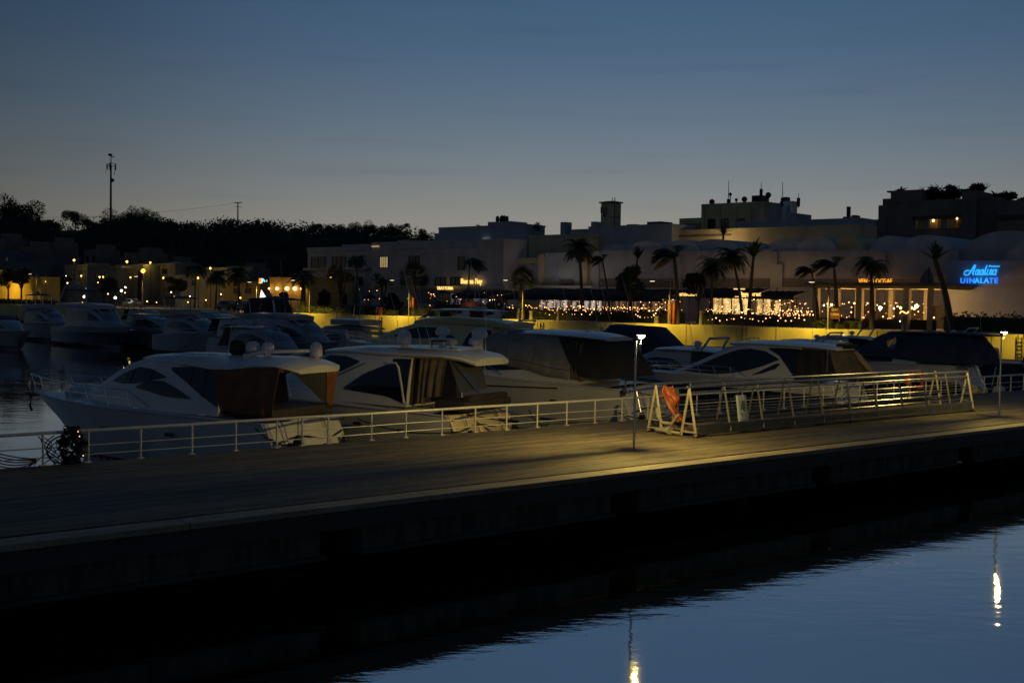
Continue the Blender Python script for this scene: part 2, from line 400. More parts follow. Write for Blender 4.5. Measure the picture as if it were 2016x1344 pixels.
# railing on the boat side
rl = empty('pier_railing', 'pale tubular railing along the boat side of the pier', 'railing', pier(0, 5.92, pz), PANG)
us = [-17.2, -15.9, -14.45, -13.34, -11.98, -10.57, -9.3, -8.05, -7.24, -6.39, -4.91, -3.67, -2.31, -.99, .31]
while us[-1] < 60: us.append(us[-1] + 1.33)
for uu in us:
    p = MB(); p.tube([(uu, 0, .012), (uu, 0, .76)], .028, 8); p.box((uu, 0, .011), (.16, .12, .022)); p.build('railing_post', M['rail'], rl)
for z_, r_, nm in ((.79, .042, 'handrail'), (.43, .014, 'lower_rail'), (.19, .014, 'lower_rail')):
    p = MB(); p.tube([(u0, rnd.uniform(-.004, .004), z_ + rnd.uniform(-.006, .006)) for u0 in us], r_, 8); p.build(nm, M['rail'], rl, smooth=True)

# lamps
def pier_lamp(u0, v0, label, watts=1400):
    t = empty('pier_lamp', label, 'lamp', pier(u0, v0, pz), PANG, 'lamp posts on the pier')
    p = MB(); p.box((0, 0, .008), (.16, .16, .016)); p.tube([(0, 0, .01), (0, 0, 1.2), (.0, 0, 3.18)], [.038, .034, .026], 10); p.build('pole', M['alu'], t, smooth=True)
    a = MB(); a.tube([(0, 0, 3.16), (.05, 0, 3.22), (.12, 0, 3.245)], .02, 8); a.box((0, 0, 3.15), (.10, .10, .12)); a.build('bracket', M['metal_dark'], t)
    h = MB(); h.lathe((.2, 0, 3.245), [(.11, 0), (.115, .015), (.10, .035), (.03, .05), (.003, .052)], 18); h.build('lamp_cap', M['alu'], t, smooth=True)
    e = MB(); e.lathe((.2, 0, 3.14), [(.005, 0), (.06, .012), (.10, .045), (.118, .085), (.112, .104)], 18); e.build('lamp_lens', M['e_lamp'], t, smooth=True)
    light('lamp_light', (.2, 0, 3.08), (1, .69, .17), watts, t, .035, 178)
    bf = MB(); bf.lathe((.192, 0, 2.985), [(.003, 0), (.040, .004), (.040, .010), (.006, .014), (.005, .15)], 16); bf.build('added_shade_disc', M['metal_dark'], t)  # added disc, blocks the lamp to throw shade round the pole foot
    return t
pier_lamp(0, 0, 'slim lamp post nearest the camera, left of the gangway, lighting the deck')
pier_lamp(19.39, -.79, 'slim lamp post beyond the gangway near the right edge', 650)

# ------------------------------------------------------------------ gangway
gw = empty('gangway', 'long aluminium gangway with sloping side frames lying on the pier deck', 'gangway', pier(3.75, 1.9, pz), PANG)
GL = 17.0
nf = 11
for side, sg, nm in ((-.62, -1, 'near'), (.78, 1, 'far')):
    y0 = side + sg * .30; yt = side
    t_ = MB(); t_.tube([(-.05, yt, 1.56), (GL - (.0 if sg < 0 else 1.2), yt, 1.58)], .045, 10); t_.build('handrail', M['alu'], gw, smooth=True)
    t_ = MB(); t_.tube([(.1, yt + sg * .03, 1.38), (GL - .1, yt + sg * .03, 1.39)], .036, 10); t_.build('second_rail', M['alu'], gw, smooth=True)
    for j, z_ in enumerate((.52, .72, .92, 1.12)):
        yy = yt + sg * (.30 * (1 - z_ / 1.56)); t_ = MB(); t_.tube([(.1, yy, z_), (GL - .1, yy, z_)], .011, 6); t_.build('wire_rail', M['alu'], gw)
    t_ = MB(); t_.box((GL / 2, y0 - sg * .02, .24), (GL - .3, .05, .22)); t_.box((GL / 2, y0, .115), (GL, .09, .05)); t_.box((GL / 2, y0 - sg * .04, .37), (GL - .2, .07, .035)); t_.build('side_beam', M['beam_blue'], gw, bevel=.006)
    for i in range(nf):
        x0 = .05 + i * (GL - .1) / (nf - 1)
        end = i in (0, nf - 1)
        t_ = MB(); w_ = .055 if end else .045
        # leaning post, wider at the foot
        for (ya, za), (yb, zb) in (((y0 + sg * .01, .03 if end else .08), (yt, 1.53)),) + ((((yt - sg * .30, .03), (yt, 1.53)),) if end else ()):
            t_.tube([(x0, ya, za), (x0, yb, zb)], [w_ * 1.05, w_ * .8], 4)
        if end: t_.box((x0, yt, .16), (.05, .56, .05)); t_.box((x0, yt, .42), (.04, .42, .035))
        t_.build('end_frame' if end else 'frame_post', mat('frame_paint', (.25, .235, .18), .5, noise=6, vary=.25) if i == 0 and sg < 0 else (bpy.data.materials.get('frame_paint') or M['alu']) if end else M['alu_shaded'], gw)
    if sg > 0:
        br = MB()
        for i in (2, 6): br.tube([(i * 1.7 - .1, yt + .1, .5), (i * 1.7 + 1.3, yt + .02, 1.36)], .018, 6)
        br.build('diagonal_brace', M['alu'], gw)
fl = MB()
for i in range(56): fl.box((.25 + i * (GL - .4) / 56, .08, .20), (.27, 1.15, .035))
fl.build('walkway_floor', M['teak'], gw)
fe = MB()
for i in range(9): fe.box((.6 + i * 2., .08, .12), (.08, 1.5, .10))
fe.build('cross_member', M['alu'], gw)
ft = MB()
for y_ in (-.92, 1.08):
    ft.box((.12, y_, .03), (.22, .16, .06)); ft.box((GL - .12, y_, .03), (.22, .16, .06)); ft.box((GL / 2, y_, .045), (.2, .14, .09))
ft.build('foot_block', M['metal_dark'], gw)
def sheet(name, m, parent, fn, nu, nv, thick=.012, **kw):
    g_ = MB(); g_.grid([[fn(i / nu, j / nv) for j in range(nv + 1)] for i in range(nu + 1)])
    return g_.build(name, m, parent, smooth=True, thick=thick, **kw)
# orange sheet and white bracket at the gangway's end
ob = empty('orange_wrap', 'crumpled orange plastic sheet draped over the near end of the gangway', 'plastic sheet', pier(3.95, 2.15, pz), PANG)
def wrap(a, b):
    z_ = 1.52 - 1.12 * b; ww = .20 + .09 * sin(b * 5) ** 2 - .06 * b
    return (.10 * sin(a * 9 + b * 7) + .15 * b, (a - .5) * 2 * ww + .16 - .32 * b + .03 * sin(b * 13), z_ + .03 * sin(a * 14))
sheet('plastic_fold', M['orange'], ob, wrap, 22, 18)
def wrap2(a, b): return (.10 + .06 * sin(a * 12 + b * 5), (a - .5) * .26 - .06 - .10 * b, 1.46 - .8 * b)
sheet('dark_flap', M['cushion'], ob, wrap2, 10, 10)
bk = empty('folding_barrier', 'white bent metal barrier under the orange sheet at the gangway end', 'barrier', pier(3.72, 2.05, pz), PANG)
b_ = MB(); b_.tube([(0, .50, .82), (.03, .45, .55), (.05, .30, .36), (.05, -.12, .36), (.03, -.26, .52), (0, -.40, .66)], .055, 6); b_.build('bent_bar', M['concrete'], bk, smooth=True)
b_ = MB(); b_.tube([(0, .52, .12), (0, -.5, .10)], .045, 6); b_.box((.02, .2, .16), (.1, .3, .14)); b_.build('base_bar', M['concrete'], bk)
b_ = MB(); b_.lathe((0, 0, 0), [(.03, -.04), (.13, -.04), (.14, 0), (.13, .04), (.03, .04)], 14)
o = b_.build('wheel', M['concrete'], bk, smooth=True); o.location = (-.08, -.12, .15); o.rotation_euler = (radians(90), 0, 0)
# pale banner on the near side
bn = empty('banner', 'pale blue banner with a green tree emblem tied to the gangway side', 'banner', pier(5.95, 1.9 - .86, pz), PANG)
b_ = MB(); b_.grid([[(x_, .22 * (z_ - .25) / 1.2 - .035 + .012 * sin(x_ * 9 + z_ * 4), z_) for z_ in (.28, .5, .75, 1.0, 1.22)] for x_ in (0, .13, .26, .4, .53)])
b_.build('banner_cloth', M['pale'], bn, smooth=True, thick=.008)
b_ = MB()
for a0, w_, z0, z1 in ((.30, .17, .78, .92), (.30, .13, .88, 1.0), (.30, .08, .97, 1.08)):
    f_ = lambda z_: .22 * (z_ - .25) / 1.2 - .058
    b_.add([(a0 - w_, f_(z0), z0), (a0 + w_, f_(z0), z0), (a0, f_(z1), z1)], [(0, 1, 2)])
b_.add([(.28, -.0 + .22 * .45 / 1.2 - .058, .70), (.32, .22 * .45 / 1.2 - .058, .70), (.32, .22 * .53 / 1.2 - .058, .78), (.28, .22 * .53 / 1.2 - .058, .78)], [(0, 1, 2, 3)])
b_.build('tree_emblem', mat('emblem_green', (.02, .16, .07), .6), bn, thick=.004)
b_ = MB()
for i, z_ in enumerate((.62, .54, .46)): b_.box((.28, .22 * (z_ - .25) / 1.2 - .055, z_), (.34 - i * .08, .006, .022))
b_.build('caption_rule', mat('emblem_grey', (.18, .22, .28), .6), bn)
# red object standing by the far end of the gangway
rb = empty('life_ring_stand', 'red lifesaving ring on a stand behind the far end of the gangway', 'life ring', pier(21.2, 3.9, pz), PANG)
b_ = MB(); b_.tube([(.0, .36 * cos(a), 1.05 + .36 * sin(a)) for a in [i * pi / 10 for i in range(21)]], .085, 8, False); o = b_.build('ring', M['red'], rb, smooth=True)
b_ = MB(); b_.tube([(.12, 0, .0), (.12, 0, 1.35)], .04, 8); b_.box((.12, 0, .02), (.3, .3, .04)); b_.build('stand', M['metal_dark'], rb)
# cormorant on the handrail
bd = empty('cormorant', 'dark long-necked bird perched on the pier handrail left of the gangway', 'bird', pier(5.72, 5.92, pz + .832), PANG)
def skin_body(name, m, parent, verts, edges, radii, sub=2):
    me = bpy.data.meshes.new(name); me.from_pydata(verts, edges, []); me.materials.append(M[m] if isinstance(m, str) else m)
    o = bpy.data.objects.new(name, me); COL.objects.link(o)
    if parent is not None: o.parent = parent
    sk = o.modifiers.new('skin', 'SKIN')
    for i, sv in enumerate(me.skin_vertices[0].data):
        r_ = radii[i]; sv.radius = r_ if isinstance(r_, tuple) else (r_, r_); sv.use_root = (i == 0)
    sk.use_smooth_shade = True
    sb = o.modifiers.new('sub', 'SUBSURF'); sb.levels = sub; sb.render_levels = sub
    return o
M['bird'] = mat('dark_plumage', (.02, .021, .024), .55, noise=9)
skin_body('bird_body', 'bird', bd,
  [(0, 0, .26), (.05, 0, .34), (.075, 0, .42), (.06, 0, .50), (.075, 0, .56), (.13, 0, .575), (.19, 0, .565), (-.06, 0, .17), (-.14, 0, .06), (-.19, 0, -.02),
   (.0, .045, .12), (.01, .045, .03), (.06, .05, .012), (.0, -.045, .12), (.01, -.045, .03), (.06, -.05, .012)],
  [(0, 1), (1, 2), (2, 3), (3, 4), (4, 5), (5, 6), (0, 7), (7, 8), (8, 9), (0, 10), (10, 11), (11, 12), (0, 13), (13, 14), (14, 15)],
  [(.095, .10), .065, .038, .03, .036, .02, .008, (.085, .095), (.045, .06), (.012, .04), .035, .014, .01, .035, .014, .01])
# ropes and netting at the left end of the railing
def sag(a, b, dip, n=9): a, b = Vector(a), Vector(b); return [a.lerp(b, i / n) - Vector((0, 0, dip * 4 * (i / n) * (1 - i / n))) for i in range(n + 1)]
rp = empty('mooring_rope', 'dark mooring ropes looped from the handrail at the left edge', 'rope', pier(-15.9, 5.92, pz), PANG)
b_ = MB()
for k_ in range(6):
    b_.tube([Vector(p) + Vector((0, rnd.uniform(-.03, .03), 0)) for p in sag((-.35 + .03 * k_, 0, .72 - .08 * k_ * .5), (1.3, .02 * k_, .18 - .02 * k_), .10 + .05 * k_)], .016, 5)
b_.ball((-.42, 0, .55), .13, 8, 1.6); b_.tube([(-.42, 0, .86), (-.42, 0, .3)], .03, 6); b_.build('rope_loops', M['rope'], rp, smooth=True)
nb = empty('net_bundle', 'dark bundle of netting and coiled rope hung on the railing', 'net bundle', pier(-13.75, 5.90, pz), PANG)
b_ = MB()
for k_ in range(260):
    a_ = rnd.uniform(0, 2 * pi); h_ = rnd.random(); r_ = (.12 + .30 * sin(h_ * pi) * (1 - .45 * h_)) * rnd.uniform(.6, 1)
    c_ = Vector((r_ * cos(a_), r_ * .55 * sin(a_), .02 + h_ * .84)); n_ = Vector((rnd.uniform(-1, 1), rnd.uniform(-1, 1), rnd.uniform(-1, 1))) * .1
    b_.add([c_ - n_, c_ + Vector((n_.y, -n_.z, n_.x)), c_ + n_, c_ + Vector((-n_.z, n_.x, -n_.y))], [(0, 1, 2, 3)])
b_.build('netting', M['leaf_dark'], nb)
b_ = MB()
for k_ in range(7):
    x0 = -.25 - .07 * k_; b_.tube([(x0 + .22 * sin(j * .7 + k_), .02 * k_ - .05, .72 - j * .1) for j in range(8)], .014, 5)
b_.tube([(-.2 + .42 * cos(a), 0, .36 + .34 * sin(a)) for a in [i * pi / 12 for i in range(6, 22)]], .02, 6)
b_.build('coil', M['rope'], nb, smooth=True)
for p_ in ((.06, -.32, .70), (.16, -.30, .22), (.02, -.33, .82)): b_ = MB(); b_.ball(p_, .014, 6); b_.build('tiny_lamp', M['e_bulb'], nb)
# ------------------------------------------------------------------ boats
def boat_frame(su, sv, ang):
    a = radians(ang); h = pv * cos(a) - pu * sin(a); return pier(su, sv, 0), atan2(h.y, h.x)
class Boat:
    def __init__(s, label, loc, rz, L=13., beam=4.2, zs=(1.95, 2.0, 2.15), group='motor yachts moored in the harbour', hullmat='gel', name='motor_yacht', cat='motor yacht', zc=.35, rake=2.9, lowband=None, stripe=True, tr=.45):
        s.t = empty(name, label, cat, loc, rz, group); s.L, s.B, s.zsv, s.zc, s.rake, s.tr = L, beam / 2, zs, zc, rake, tr
        n = 26; rows = []; s.st = []
        for i in range(n + 1):
            t = i / n; rows.append(s.section(t))
        h = MB(); h.rings([r + [(x, -y, z) for x, y, z in r[-2::-1]] for r in [list(reversed(r)) for r in rows]], False, False)
        fr = rows[0]; h.add(list(reversed(fr)) + [(x, -y, z) for x, y, z in fr], [tuple(range(2 * len(fr)))])
        h.build('hull', M[hullmat], s.t, smooth=True)
        d = MB(); d.grid([[(s.section(i / n)[-1][0], s.section(i / n)[-1][1] * k * .985, s.zs(i / n) - .012 + .07 * (1 - k * k)) for k in (-1, -.6, 0, .6, 1)] for i in range(2, n + 1)])
        d.build('deck', M['gel'], s.t, smooth=True)
        g = MB()
        for sg in (1, -1): g.tube([(p[0], p[1] * sg * 1.004, p[2] - .05) for p in [s.section(i / n)[-1] for i in range(n + 1)]], .02, 6)
        g.build('rub_rail', M['gel_grey'] if stripe else M['steel'], s.t, smooth=True)
        if lowband:                       # dark topsides band
            z0, z1 = lowband
            b = MB()
            for sg in (1, -1):
                rws = []
                for i in range(n + 1):
                    t = i / n; r = s.section(t); q = []
                    for k in range(5):
                        zz = z0 + (s.zs(t) * z1 - z0) * k / 4; p = s.at_z(r, zz); q.append((p[0] + .0, (p[1] + .014) * sg, zz))
                    rws.append(q)
                b.grid(rws)
            b.build('hull_band', M['navy'], s.t, smooth=True)
        else:
            b = MB()
            for sg in (1, -1):
                b.grid([[((p := s.at_z(s.section(i / n), zz))[0], (p[1] + .012) * sg, zz) for zz in (.02, .2)] for i in range(n + 1)])
            b.build('boot_stripe', M['antifoul'], s.t, smooth=True)
    def zs(s, t): a, b, c = s.zsv; return a + (b - a) * min(t / .5, 1) if t < .5 else b + (c - b) * ((t - .5) / .5) ** 1.3
    def half(s, t): return s.B * ((.93 + .07 * t / .35) if t < .35 else max(.012, 1 - ((t - .35) / .65) ** 2.5))
    def section(s, t):
        b = s.half(t); z1 = s.zs(t); zc = s.zc + .35 * t ** 3; L = s.L; out = []
        for k, (fy, fz) in enumerate(((.02, -.45), (.5 - .3 * t ** 2, -.2), (.86 - .58 * t ** 2, 0), (.93 - .40 * t ** 2, .4), (.975 - .16 * t ** 2, .72), (1., 1.))):
            z = fz if fz < 0 else zc * (1 - fz) + z1 * fz
            if fz == 0: z = zc * .5
            x = t * L - s.rake * (1 - max(0, z) / z1) * t ** 7 + s.tr * max(0, z) * (1 - t) ** 10
            out.append((x, b * fy, z))
        return out
    def at_z(s, r, z):
        for a, b in zip(r, r[1:]):
            if a[2] <= z <= b[2] and b[2] > a[2]:
                f = (z - a[2]) / (b[2] - a[2]); return tuple(a[i] + (b[i] - a[i]) * f for i in range(3))
        return r[-1] if z > r[-1][2] else r[0]
    # superstructure: stations (x, zbase, ztop, half width below, half width above)
    def cabin(s, stn, m='gel', name='cabin', roof=.10):
        s.stn = sorted(stn); rows = []
        for x, zb, zt, wb, wt in s.stn:
            prof = [(wb, zb)]
            for f in (.25, .5, .75, .92): prof.append((s._y(wb, wt, f), zb + (zt - zb) * f))
            prof.append((wt * .93, zt)); prof.append((wt * .55, zt + roof * .75 * min(1, (zt - zb)))); prof.append((0, zt + roof * min(1, (zt - zb))))
            rows.append([(x, y, z) for y, z in prof] + [(x, -y, z) for y, z in prof[-2::-1]])
        c = MB(); c.grid(rows)
        for r in (rows[0], rows[-1]): c.add(r, [tuple(range(len(r)))])
        s.cab = c.build(name, M[m], s.t, smooth=True); return s.cab
    def _y(s, wb, wt, f): return wb + (wt - wb) * f ** 1.4
    def cy(s, x, z):
        a = s.stn
        x = min(max(x, a[0][0]), a[-1][0])
        for p, q in zip(a, a[1:]):
            if p[0] <= x <= q[0]:
                f = (x - p[0]) / (q[0] - p[0]); zb, zt, wb, wt = [p[i] + (q[i] - p[i]) * f for i in (1, 2, 3, 4)]
                return s._y(wb, wt, min(max((z - zb) / max(zt - zb, .01), 0), 1))
        return a[-1][3]
    def window(s, pts, name='side_window', m='glass', off=.02, n=14, parent=None, both=True):
        """pts: (x, zlow, zhigh); smooth pane laid on the cabin side"""
        for sg in ((1, -1) if both else (1,)):
            rows = []; pts = sorted(pts); xa, xb = pts[0][0], pts[-1][0]
            lo = [(p[0], p[1]) for p in pts]; hi = [(p[0], p[2]) for p in pts]
            for i in range(n + 1):
                x = xa + (xb - xa) * i / n; a, b = lerp_tab(lo, x), lerp_tab(hi, x)
                rows.append([(x, (s.cy(x, a + (b - a) * k / 4) + off) * sg, a + (b - a) * k / 4) for k in range(5)])
            w_ = MB(); w_.grid(rows); w_.build(name, M[m], parent or s.cab, smooth=True)
    def strip(s, pts, name='frame_strip', m='gel', r=.05, both=True, off=.03):
        for sg in ((1, -1) if both else (1,)):
            g = MB(); g.tube([(x, (s.cy(x, z) + off) * sg, z) for x, z in pts], r, 6); g.build(name, M[m], s.cab, smooth=True)
    def windshield(s, x0, x1, m='glass', f0=.08, f1=.86):
        rows = []
        for i in range(7):
            x = x0 + (x1 - x0) * i / 6; stn = None
            for p, q in zip(s.stn, s.stn[1:]):
                if p[0] <= x <= q[0]:
                    f = (x - p[0]) / (q[0] - p[0]); stn = [p[k] + (q[k] - p[k]) * f for k in range(5)]
            if stn is None: stn = list(s.stn[-1])
            _, zb, zt, wb, wt = stn; rf = .10 * min(1, zt - zb)
            rows.append([(x, y * wt, zt + rf * (1 - abs(y)) + .022) for y in (-.88, -.55, 0, .55, .88)])
        g = MB(); g.grid(rows); g.build('windshield', M[m], s.cab, smooth=True)
    def hardtop(s, stn, m='gel', name='hardtop', thick=.12):
        """stn: (x, half width, z edge, crown)"""
        rows = []
        for x, wd, z, cr in sorted(stn):
            up = [(x, wd * k, z + cr * (1 - abs(k) ** 2.4)) for k in (1, .93, .75, .4, 0, -.4, -.75, -.93, -1)]
            dn = [(x, wd * k, z - thick * (1 if abs(k) < .98 else .35)) for k in (-1, -.93, -.5, 0, .5, .93, 1)]
            rows.append(up + dn)
        c = MB(); c.rings(rows, True, True); return c.build(name, M[m], s.t, smooth=True)
    def bow_rail(s, x0, x1, h=.62, n=7, tip=.15):
        g = MB(); pts = {}
        for sg in (1, -1):
            P = []
            for i in range(n + 1):
                x = x0 + (x1 - x0) * i / n; t = min(x / s.L, 1); p = (x, s.half(t) * .93 * sg + .0, s.zs(t)); f = min(1, (i + .3) / 1.3)
                top = (x + .28, p[1] * .97, p[2] + h * f); P.append(top)
                if i: g.tube([p, top], .016, 5)
            pts[sg] = P; g.tube(P, .020, 6); g.tube([Vector(q) - Vector((.12, 0, h * .45)) for q in P[1:]], .011, 5)
        a, b = pts[1][-1], pts[-1][-1]
        g.tube([a, (a[0] + tip, a[1] * .6, a[2]), (a[0] + tip * 1.2, 0, a[2]), (b[0] + tip, b[1] * .6, b[2]), b], .020, 6)
        g.build('bow_rail', M['steel'], s.t, smooth=True)
    def transom(s, beam=None, col='gel', gate=True, z=None):
        b = (beam or s.B * 2 * .9) / 2; z = z or s.zs(0)
        p = MB(); p.box((-.55, 0, .42), (1.2, b * 1.9, .09)); p.build('swim_platform', M['teak'], s.t, bevel=.02)
        X = lambda zz, yy=0: s.tr * zz - .04 - .20 * (1 - (yy / b) ** 2)
        for nm, y0, y1, zt in (('transom_panel', -b, -b * .48, z - .02), ('transom_door', -b * .47, b * .30, z - .14), ('transom_panel', b * .31, b, z - .02)):
            q = MB(); q.grid([[(X(zz, y0 + (y1 - y0) * i / 6) + (.03 * sin(zz * 9) if nm == 'transom_door' else 0), y0 + (y1 - y0) * i / 6, zz) for zz in (.46, .8, 1.1, 1.4, zt - .12, zt)] + [(X(zt, y0 + (y1 - y0) * i / 6) + .32, y0 + (y1 - y0) * i / 6, zt + .03)] for i in range(7)])
            q.build(nm, M[col], s.t, smooth=True, thick=.03)
        q = MB(); q.tube([(X(1.25, y_) - .03, y_, 1.25 + .10 * sin(y_ * 2.2)) for y_ in [b * (-.9 + .15 * i) for i in range(13)]], .035, 6); q.build('mooring_hose', M['black'], s.t, smooth=True)
        q = MB(); q.box((X(.9, 0) - .02, -b * .08, 1.0), (.05, b * .4, .05)); q.tube([(X(.6, b * .7) - .1, b * .7, .5), (X(1.5, b * .7) - .1, b * .7, z - .1), (X(1.5, b * .7) + .2, b * .7, z + .15)], .022, 6); q.build('grab_rail', M['steel'], s.t)
        r = MB(); r.tube([(X(z - .15) - .03, -b, z - .12), (X(z) - .1, 0, z - .02), (X(z - .15) - .03, b, z - .12)], .035, 8); r.build('stern_rail', M['steel'], s.t, smooth=True)
        for yy in (-b * .75, b * .75):
            e = MB(); e.lathe((X(.9) - .06, yy, .82), [(.005, 0), (.11, .02), (.13, .2), (.10, .38), (.01, .42)], 10); e.build('quarter_fender', M['black'], s.t, smooth=True)
    def dome(s, x, y, z, r=.26, h=.36, name='radome', ped=.10, m='gel'):
        g = MB(); g.lathe((x, y, z), [(r * .45, 0), (r * .5, ped), (r * .95, ped + .03), (r, ped + h * .35), (r * .9, ped + h * .7), (r * .55, ped + h * .95), (.01, ped + h)], 16)
        return g.build(name, M[m], s.t, smooth=True)
    def whip(s, x, y, z, h=2.4, lean=(-.2, .05)):
        g = MB(); g.tube([(x, y, z), (x + lean[0] * .1, y + lean[1] * .1, z + h * .12), (x + lean[0] * h, y + lean[1] * h, z + h)], [.022, .014, .008], 5); return g.build('whip_antenna', M['white'], s.t)
    def curtain(s, name, m, top, bot, folds=6, amp=.05, n=28, k=8):
        """cloth hung between two polylines (lists of points)"""
        def along(P, f):
            P = [Vector(p) for p in P]; ls = [(b - a).length for a, b in zip(P, P[1:])]; d = f * sum(ls)
            for a, b, l in zip(P, P[1:], ls):
                if d <= l or b is P[-1]: return a.lerp(b, min(1, d / max(l, 1e-6)))
                d -= l
        rows = []
        for i in range(n + 1):
            f = i / n; a, b = along(top, f), along(bot, f); r = []
            for j in range(k + 1):
                g = j / k; p = a.lerp(b, g); wv = amp * sin(f * folds * 2 * pi + .6 * sin(g * 4)) * (.35 + .65 * g)
                r.append((p.x + wv * .4, p.y + wv, p.z))
            rows.append(r)
        g_ = MB(); g_.grid(rows); return g_.build(name, M[m], s.t, smooth=True, thick=.012)
    def pane(s, name, m, pts, thick=.01):
        g = MB(); g.add(pts, [tuple(range(len(pts)))]); return g.build(name, M[m], s.t, thick=thick)
    def pole(s, name, a, b, r=.022, m='steel'):
        g = MB(); g.tube([a, b], r, 6); return g.build(name, M[m], s.t, smooth=True)

G1 = 'motor yachts moored stern-to along the pier'
# --- yacht with the brown curtains (nearest on the left)
b = Boat('white hardtop motor yacht with orange-brown cockpit curtains, nearest on the left', *boat_frame(-4.2, 9.8, 22), L=13., beam=4.3, zs=(1.82, 1.98, 2.15), group=G1)
b.cabin([(10.2, 2.1, 2.22, .45, .25), (9.2, 2.06, 2.52, .85, .62), (8.2, 2.0, 2.98, 1.2, .92), (7.2, 1.98, 3.42, 1.45, 1.12), (6.2, 1.97, 3.66, 1.62, 1.25), (5., 1.95, 3.74, 1.75, 1.36), (3.6, 1.93, 3.72, 1.82, 1.44), (2.7, 1.92, 3.6, 1.85, 1.48)])
b.window([(8.0, 2.78, 2.80), (7.4, 2.74, 3.08), (6.6, 2.78, 3.34), (5.9, 2.92, 3.30), (5.1, 3.06, 3.07)])
b.window([(6.6, 2.66, 2.68), (6.0, 2.58, 2.92), (5.25, 2.46, 2.94), (4.6, 2.42, 2.74), (3.9, 2.42, 2.44)])
b.window([(4.95, 3.30, 3.40), (4.2, 2.95, 3.44), (3.4, 2.52, 3.44), (2.75, 2.22, 3.42)])
b.windshield(6.5, 8.9)
for x_, za, zb in ((6.9, 2.8, 3.2), (5.9, 2.93, 3.28)): b.strip([(x_, za), (x_ - .12, zb)], 'window_bar', 'black', .018)
for x_, za, zb in ((4.0, 2.9, 3.42), (3.4, 2.54, 3.42)): b.strip([(x_, za), (x_, zb)], 'window_bar', 'black', .02)
b.hardtop([(6.6, 1.1, 3.64, .10), (5.6, 1.38, 3.62, .20), (4.4, 1.56, 3.54, .30), (3.2, 1.64, 3.44, .40), (2.4, 1.65, 3.46, .38), (1.4, 1.62, 3.58, .26), (.7, 1.55, 3.60, .20), (.3, 1.4, 3.52, .18), (.1, 1.1, 3.44, .14)], thick=.09)
for sg in (1, -1): b.pole('roof_trim', (5.2, 1.1 * sg, 3.84), (3.2, 1.25 * sg, 3.86), .02, 'steel')
b.curtain('cockpit_curtain', 'c_brown', [(3.1, 1.62, 3.38), (1.6, 1.60, 3.5), (.5, 1.50, 3.54)], [(2.6, 1.88, 2.14), (1.6, 1.92, 2.06), (.55, 1.88, 2.02)], 4, .06)
b.curtain('curtain_valance', 'c_brown', [(.5, 1.5, 3.56), (.22, 0, 3.56), (.35, -1.4, 3.50)], [(.5, 1.5, 3.40), (.24, 0, 3.44), (.37, -1.4, 3.40)], 2, .012, k=2)
b.curtain('tied_curtain', 'c_brown', [(.25, -.62, 3.46), (.28, -1.3, 3.44), (.9, -1.56, 3.46)], [(.72, -1.34, 2.16), (.70, -1.5, 2.10), (.95, -1.64, 2.14)], 5, .07)
b.pane('clear_flap', 'vinyl', [(.42, 1.0, 3.42), (.30, -.9, 3.40), (.72, -1.25, 2.24)])
b.pole('flap_zip', (.40, 1.0, 3.43), (.70, -1.2, 2.22), .014, 'steel')
g = MB(); g.box((1.5, 0, 2.06), (1.5, 3.3, .32)); g.build('dark_bench_block', M['cushion'], b.t, bevel=.06)  # added dark block, puts shade over the pale cockpit floor
b.pane('painted_cockpit_shade', 'cushion', [(2.6, 1.7, 2.0), (2.6, 1.4, 3.5), (2.6, -1.4, 3.5), (2.6, -1.7, 2.0)])  # dark sheet standing in for the shaded cockpit interior
b.transom(3.9); b.bow_rail(5.2, 12.7)
b.dome(2.7, .15, 3.84, .24, .34); b.dome(2.2, 0, 3.84, .22, .32); b.dome(.9, -.9, 3.74, .22, .5, 'searchlight_pod', .04)
g = MB(); g.tube([(2.6, .7, 3.8), (2.0, .6, 3.96), (1.2, .1, 4.0), (1.0, -.6, 4.0), (1.4, -1.1, 3.96), (2.2, -1.2, 3.74)], .06, 8); g.build('radar_arch', M['gel'], b.t, smooth=True)
g = MB(); g.ball((3.3, .2, 4.06), .34, 10, .8); g.build('net_cover', M['leaf_dark'], b.t, smooth=True)
g = MB(); g.ball((10.6, .0, 2.22), .62, 12, .38); g.build('foredeck_cushion', M['gel'], b.t, smooth=True)
g = MB(); g.box((12.9, 0, 2.02), (.7, .3, .10)); g.tube([(13.2, 0, 2.0), (13.25, 0, 1.55), (13.0, .15, 1.45)], .05, 6); g.build('anchor_roller', M['metal_dark'], b.t)
b.whip(3.1, .9, 3.85, 1.0); b.whip(1.3, 1.2, 3.85, 1.1, (.02, .0))
# name lettering
g = text_mesh('Sea Breeze'[:0] + 'M. Angela', .26, .004, .25) if False else MB()
if g.v: g.build('transom_name', M['navy'], b.t)
YB1 = b
# --- second yacht
b = Boat('white hardtop yacht with open cockpit, dark cushions and cream transom', *boat_frame(2.9, 9.5, 20), L=13.6, beam=4.6, zs=(1.75, 1.98, 2.2), group=G1)
b.cabin([(10.4, 2.1, 2.22, .5, .3), (9.4, 2.06, 2.55, .9, .68), (8.4, 2.0, 3.0, 1.25, .98), (7.4, 1.98, 3.45, 1.5, 1.18), (6.4, 1.97, 3.74, 1.68, 1.32), (5., 1.95, 3.9, 1.82, 1.42), (3.6, 1.93, 3.9, 1.9, 1.5), (2.6, 1.92, 3.8, 1.92, 1.52)])
b.window([(8.4, 2.8, 2.82), (7.4, 2.75, 3.2), (6.4, 2.86, 3.62), (5.6, 3.1, 3.62), (4.9, 3.42, 3.45)])
b.window([(5.5, 2.42, 2.46), (4.6, 2.35, 3.02), (3.6, 2.28, 3.40), (3.2, 2.2, 3.42), (2.65, 2.02, 2.2)])
